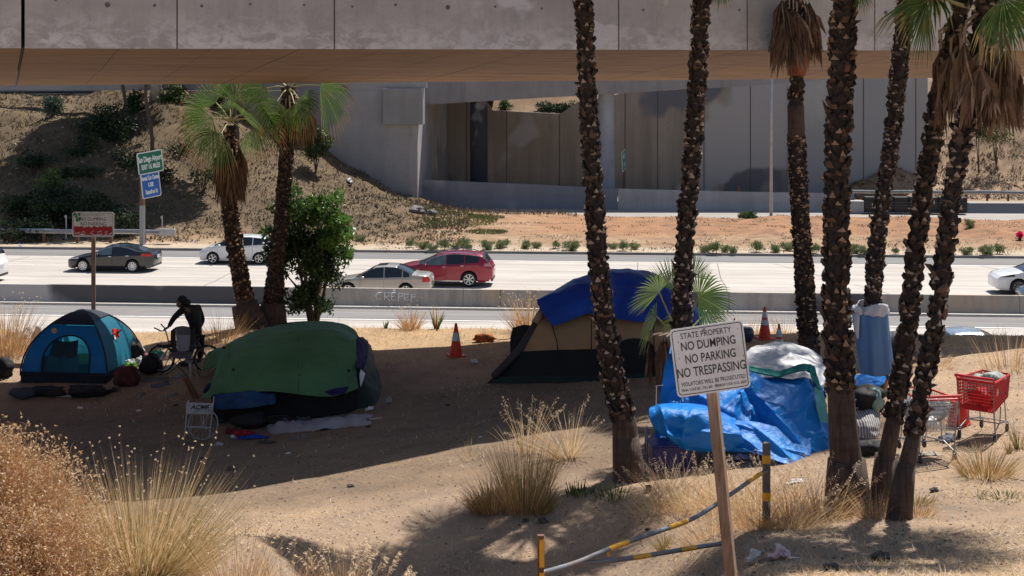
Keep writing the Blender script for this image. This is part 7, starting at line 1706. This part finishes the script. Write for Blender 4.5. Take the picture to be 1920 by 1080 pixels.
# --- shopping carts
M_wire = plain('cart_wire', (.30,.30,.32), .4, .5); M_cas = plain('caster_rubber', (.05,.05,.05), .7)
def cart(px, py, y0, rz, label, plastic, dull=False, sc=1.0):
    c = G(px, py, y0); t = T('shopping_cart', label, 'shopping cart', c, rz, 'shopping carts')
    # local: x forwards (away from the handle), y left
    zb0, zb1, zt0, zt1 = .46, .52, .90, .86; L0, L1 = -.42, .46; w0, w1 = .27, .21
    def wall(p00, p10, p01, p11, nx_, nz_, th_, nm, mat):
        m = MB()
        f = lambda u, v_: p00.lerp(p10, u).lerp(p01.lerp(p11, u), v_)
        for i in range(nx_+1): m.tube([f(i/nx_, 0), f(i/nx_, 1)], th_, 4, cap=False)
        for i in range(nz_+1): m.tube([f(0, i/nz_), f(1, i/nz_)], th_, 4, cap=False)
        m.build(nm, mat, t, local=True)
    V = Vector; mat = M_red if plastic else M_wire; th_ = .009 if plastic else .0035
    for s in (1,-1): wall(V((L0,s*w0*.93,zb0)), V((L1-.04,s*w1*.9,zb1)), V((L0-.04,s*w0,zt0)), V((L1,s*w1,zt1)), 15, 9 if plastic else 7, th_, 'basket_side', mat)
    wall(V((L1-.04,-w1*.9,zb1)), V((L1-.04,w1*.9,zb1)), V((L1,-w1,zt1)), V((L1,w1,zt1)), 8, 8, th_, 'basket_front', mat)
    wall(V((L0,-w0*.93,zb0)), V((L0,w0*.93,zb0)), V((L0-.04,-w0,zt0-.02)), V((L0-.04,w0,zt0-.02)), 11, 9, th_*.8, 'rear_gate', mat)
    wall(V((L0,-w0*.93,zb0)), V((L1-.04,-w1*.9,zb1)), V((L0,w0*.93,zb0)), V((L1-.04,w1*.9,zb1)), 16, 10, th_, 'basket_floor', mat)
    wall(V((L0+.16,-w0*.8,.62)), V((L0+.16,w0*.8,.62)), V((L0+.06,-w0*.8,zt0)), V((L0+.06,w0*.8,zt0)), 9, 5, .004, 'child_seat', M_wire)
    m = MB(); m.tube([V((L0-.04,-w0,zt0)), V((L1,-w1,zt1)), V((L1,w1,zt1)), V((L0-.04,w0,zt0)), V((L0-.04,-w0,zt0))], .014, 8); m.build('rim', M_red, t, local=True)
    m = MB(); m.tube([V((L0-.10,-w0-.01,zt0+.06)), V((L0-.10,w0+.01,zt0+.06))], .020, 10)
    for s in (1,-1): m.tube([V((L0-.10,s*w0,zt0+.06)), V((L0-.03,s*w0,zt0))], .014, 6)
    m.build('handle', M_red, t, local=True)
    m = MB()
    for s in (1,-1):
        m.tube([V((L0-.03,s*w0*.95,zt0)), V((L0+.0,s*w0*.93,.5)), V((L0+.05,s*w0*.95,.14))], .012, 6)
        m.tube([V((L0+.05,s*w0*.95,.16)), V((L0+.3,s*w0*.85,.24)), V((L1-.1,s*w1*.9,.17)), V((L1-.02,s*w1*.9,.16))], .011, 6)
        m.tube([V((L0+.35,s*w0*.85,.23)), V((L0+.38,s*w0*.85,.47))], .009, 6); m.tube([V((L1-.12,s*w1*.9,.18)), V((L1-.18,s*w1*.9,.52))], .009, 6)
    m.tube([V((L0+.3,-w0*.85,.24)), V((L0+.3,w0*.85,.24))], .008, 6); m.tube([V((L1-.1,-w1*.9,.17)), V((L1-.1,w1*.9,.17))], .008, 6)
    m.build('chassis', M_grey, t, local=True)
    for x, y in ((L0+.05, w0*.95), (L0+.05, -w0*.95), (L1-.04, w1*.9), (L1-.04, -w1*.9)):
        m = MB(); m.lathe([(.0,-.014),(.055,-.014),(.062,-.008),(.062,.008),(.055,.014),(0,.014)], 16, (x-.02, y, .062), Matrix.Rotation(R(90),4,'X')); w = m.build('wheel', M_cas, t, smooth=True, local=True)
        m = MB(); m.box((x-.01, y-.02, .10), (.03,.004,.10)); m.box((x-.01, y+.02, .10), (.03,.004,.10)); m.box((x-.005, y, .15), (.05,.05,.01)); m.build('fork', M_grey, w, local=True)
    return t, c
t, c = cart(1848, 817, 12, R(52), 'red plastic shopping cart with a white ring emblem, standing on lit dirt at the right', True)
# ring emblem on the near right side of the red cart
for rr0, rr1, nm in ((.020,.030,'emblem'),(.0,.010,'emblem')):
    m = MB(); q = Matrix.Translation((-.32,-.275,.74))@Matrix.Rotation(R(90),4,'X'); m.lathe([(rr0+.0001,.004),(rr1,.004)], 20, (0,0,0), q); m.build(nm, M_wht, t, local=True)
m = MB(); m.add([(-.38,-.266,.68),(-.26,-.262,.68),(-.26,-.268,.80),(-.38,-.272,.80)], [(0,1,2,3)]); m.build('emblem_plate', M_red, t, local=True)
cw = Matrix.Translation(c)@Matrix.Rotation(R(52),4,'Z')
blobby(cw@Vector((.0,.0,.72)), (.24,.15,.12), fabric('pale_plastic_bag', (.45,.5,.45), .5, .2, .8, 12, .4), 'plastic_bag', 'pale crumpled plastic bag on top of the red cart', 'bag', 51, .6)
blobby(cw@Vector((.05,.0,.50)), (.26,.16,.12), M_bagk, 'dark_bundle', 'dark bundle inside the red cart', 'bag', 52, .5)
blobby(cw@Vector((-.22,.0,.52)), (.14,.16,.13), fabric('red_bundle', (.5,.01,.015), .6), 'red_bundle', 'red bundle inside the rear of the red cart', 'bag', 53, .4)
t, c = cart(1733, 855, 12, R(98), 'wire shopping cart filled with plastic-wrapped things, right behind the twin palms', False)
cw = Matrix.Translation(c)@Matrix.Rotation(R(98),4,'Z')
k = fabric('clear_wrapped_stuff', (.22,.26,.31), .25, 0, 1.0, 14, .8, .9, 9)
blobby(cw@Vector((-.02,0,.54)), (.34,.20,.17), k, 'wrapped_bundle', 'shiny plastic-wrapped bundle inside the wire cart', 'bundle', 54, .3)
blobby(cw@Vector((-.30,.05,.50)), (.10,.10,.07), M_wht, 'white_bag', 'small white bag low in the wire cart', 'bag', 55, .5)
q = cw@Vector((-.3,.14,.78)); m = MB(); m.box(q, (.14,.02,.12), R(8)); setp(m.build('red_box', M_red, loc=q, bevel=.004), 'small red box hooked inside the wire cart behind the palm', 'box')
cloth(1735,852,.4,.3,.06, fabric('beige_blanket', (.4,.34,.28), .8), 'beige_blanket', 'folded beige blanket beneath the wire cart', 'blanket', 56)
c = G(1798, 797, 12); m = MB(); m.lathe([(.165,0),(.17,.03),(.13,.37),(.125,.375),(0,.375)], 28, c); t = T('bucket', 'upturned red bucket between the wire cart and the red cart', 'bucket', c); m.build('body', plain('bright_red_plastic', (.75,.02,.01), .4, var=.12, sc=9), t, smooth=True)
m = MB(); m.lathe([(.168,.03),(.178,.035),(.178,.055),(.166,.06)], 28, c); m.build('rim', plain('bright_red_rim', (.65,.015,.01), .4), t, smooth=True)
m = MB()
for i in range(3): m.box(c+Vector((-.09+.02*i, -.147+.004*i, .20+.03*i)), (.05,.003,.012), .3)
m.build('printing', M_wht, t)
cloth(1778,826,.34,.24,.12, fabric('grey_shirt', (.16,.16,.19), .8), 'rag', 'grey and brown rag on the ground between the carts', 'rag', 57, .7)
c = G(1790, 838, 12); m = MB(); m.tube([c+Vector((-.22,-.16,.02)), c+Vector((.26,.2,.03))], .012, 6); setp(m.build('stick', plain('pale_stick', (.4,.28,.18)), loc=c), 'pale wooden stick pointing at the front wheel of the red cart', 'stick')
c = gp(P(1665,620,26).x, 26); blobby((c.x+.05, c.y, c.z), (.5,.4,.42), M_tn, 'dark_tent_corner', 'low dark covered heap behind the palm wrapped in the sheet', 'bundle', 58, .3)
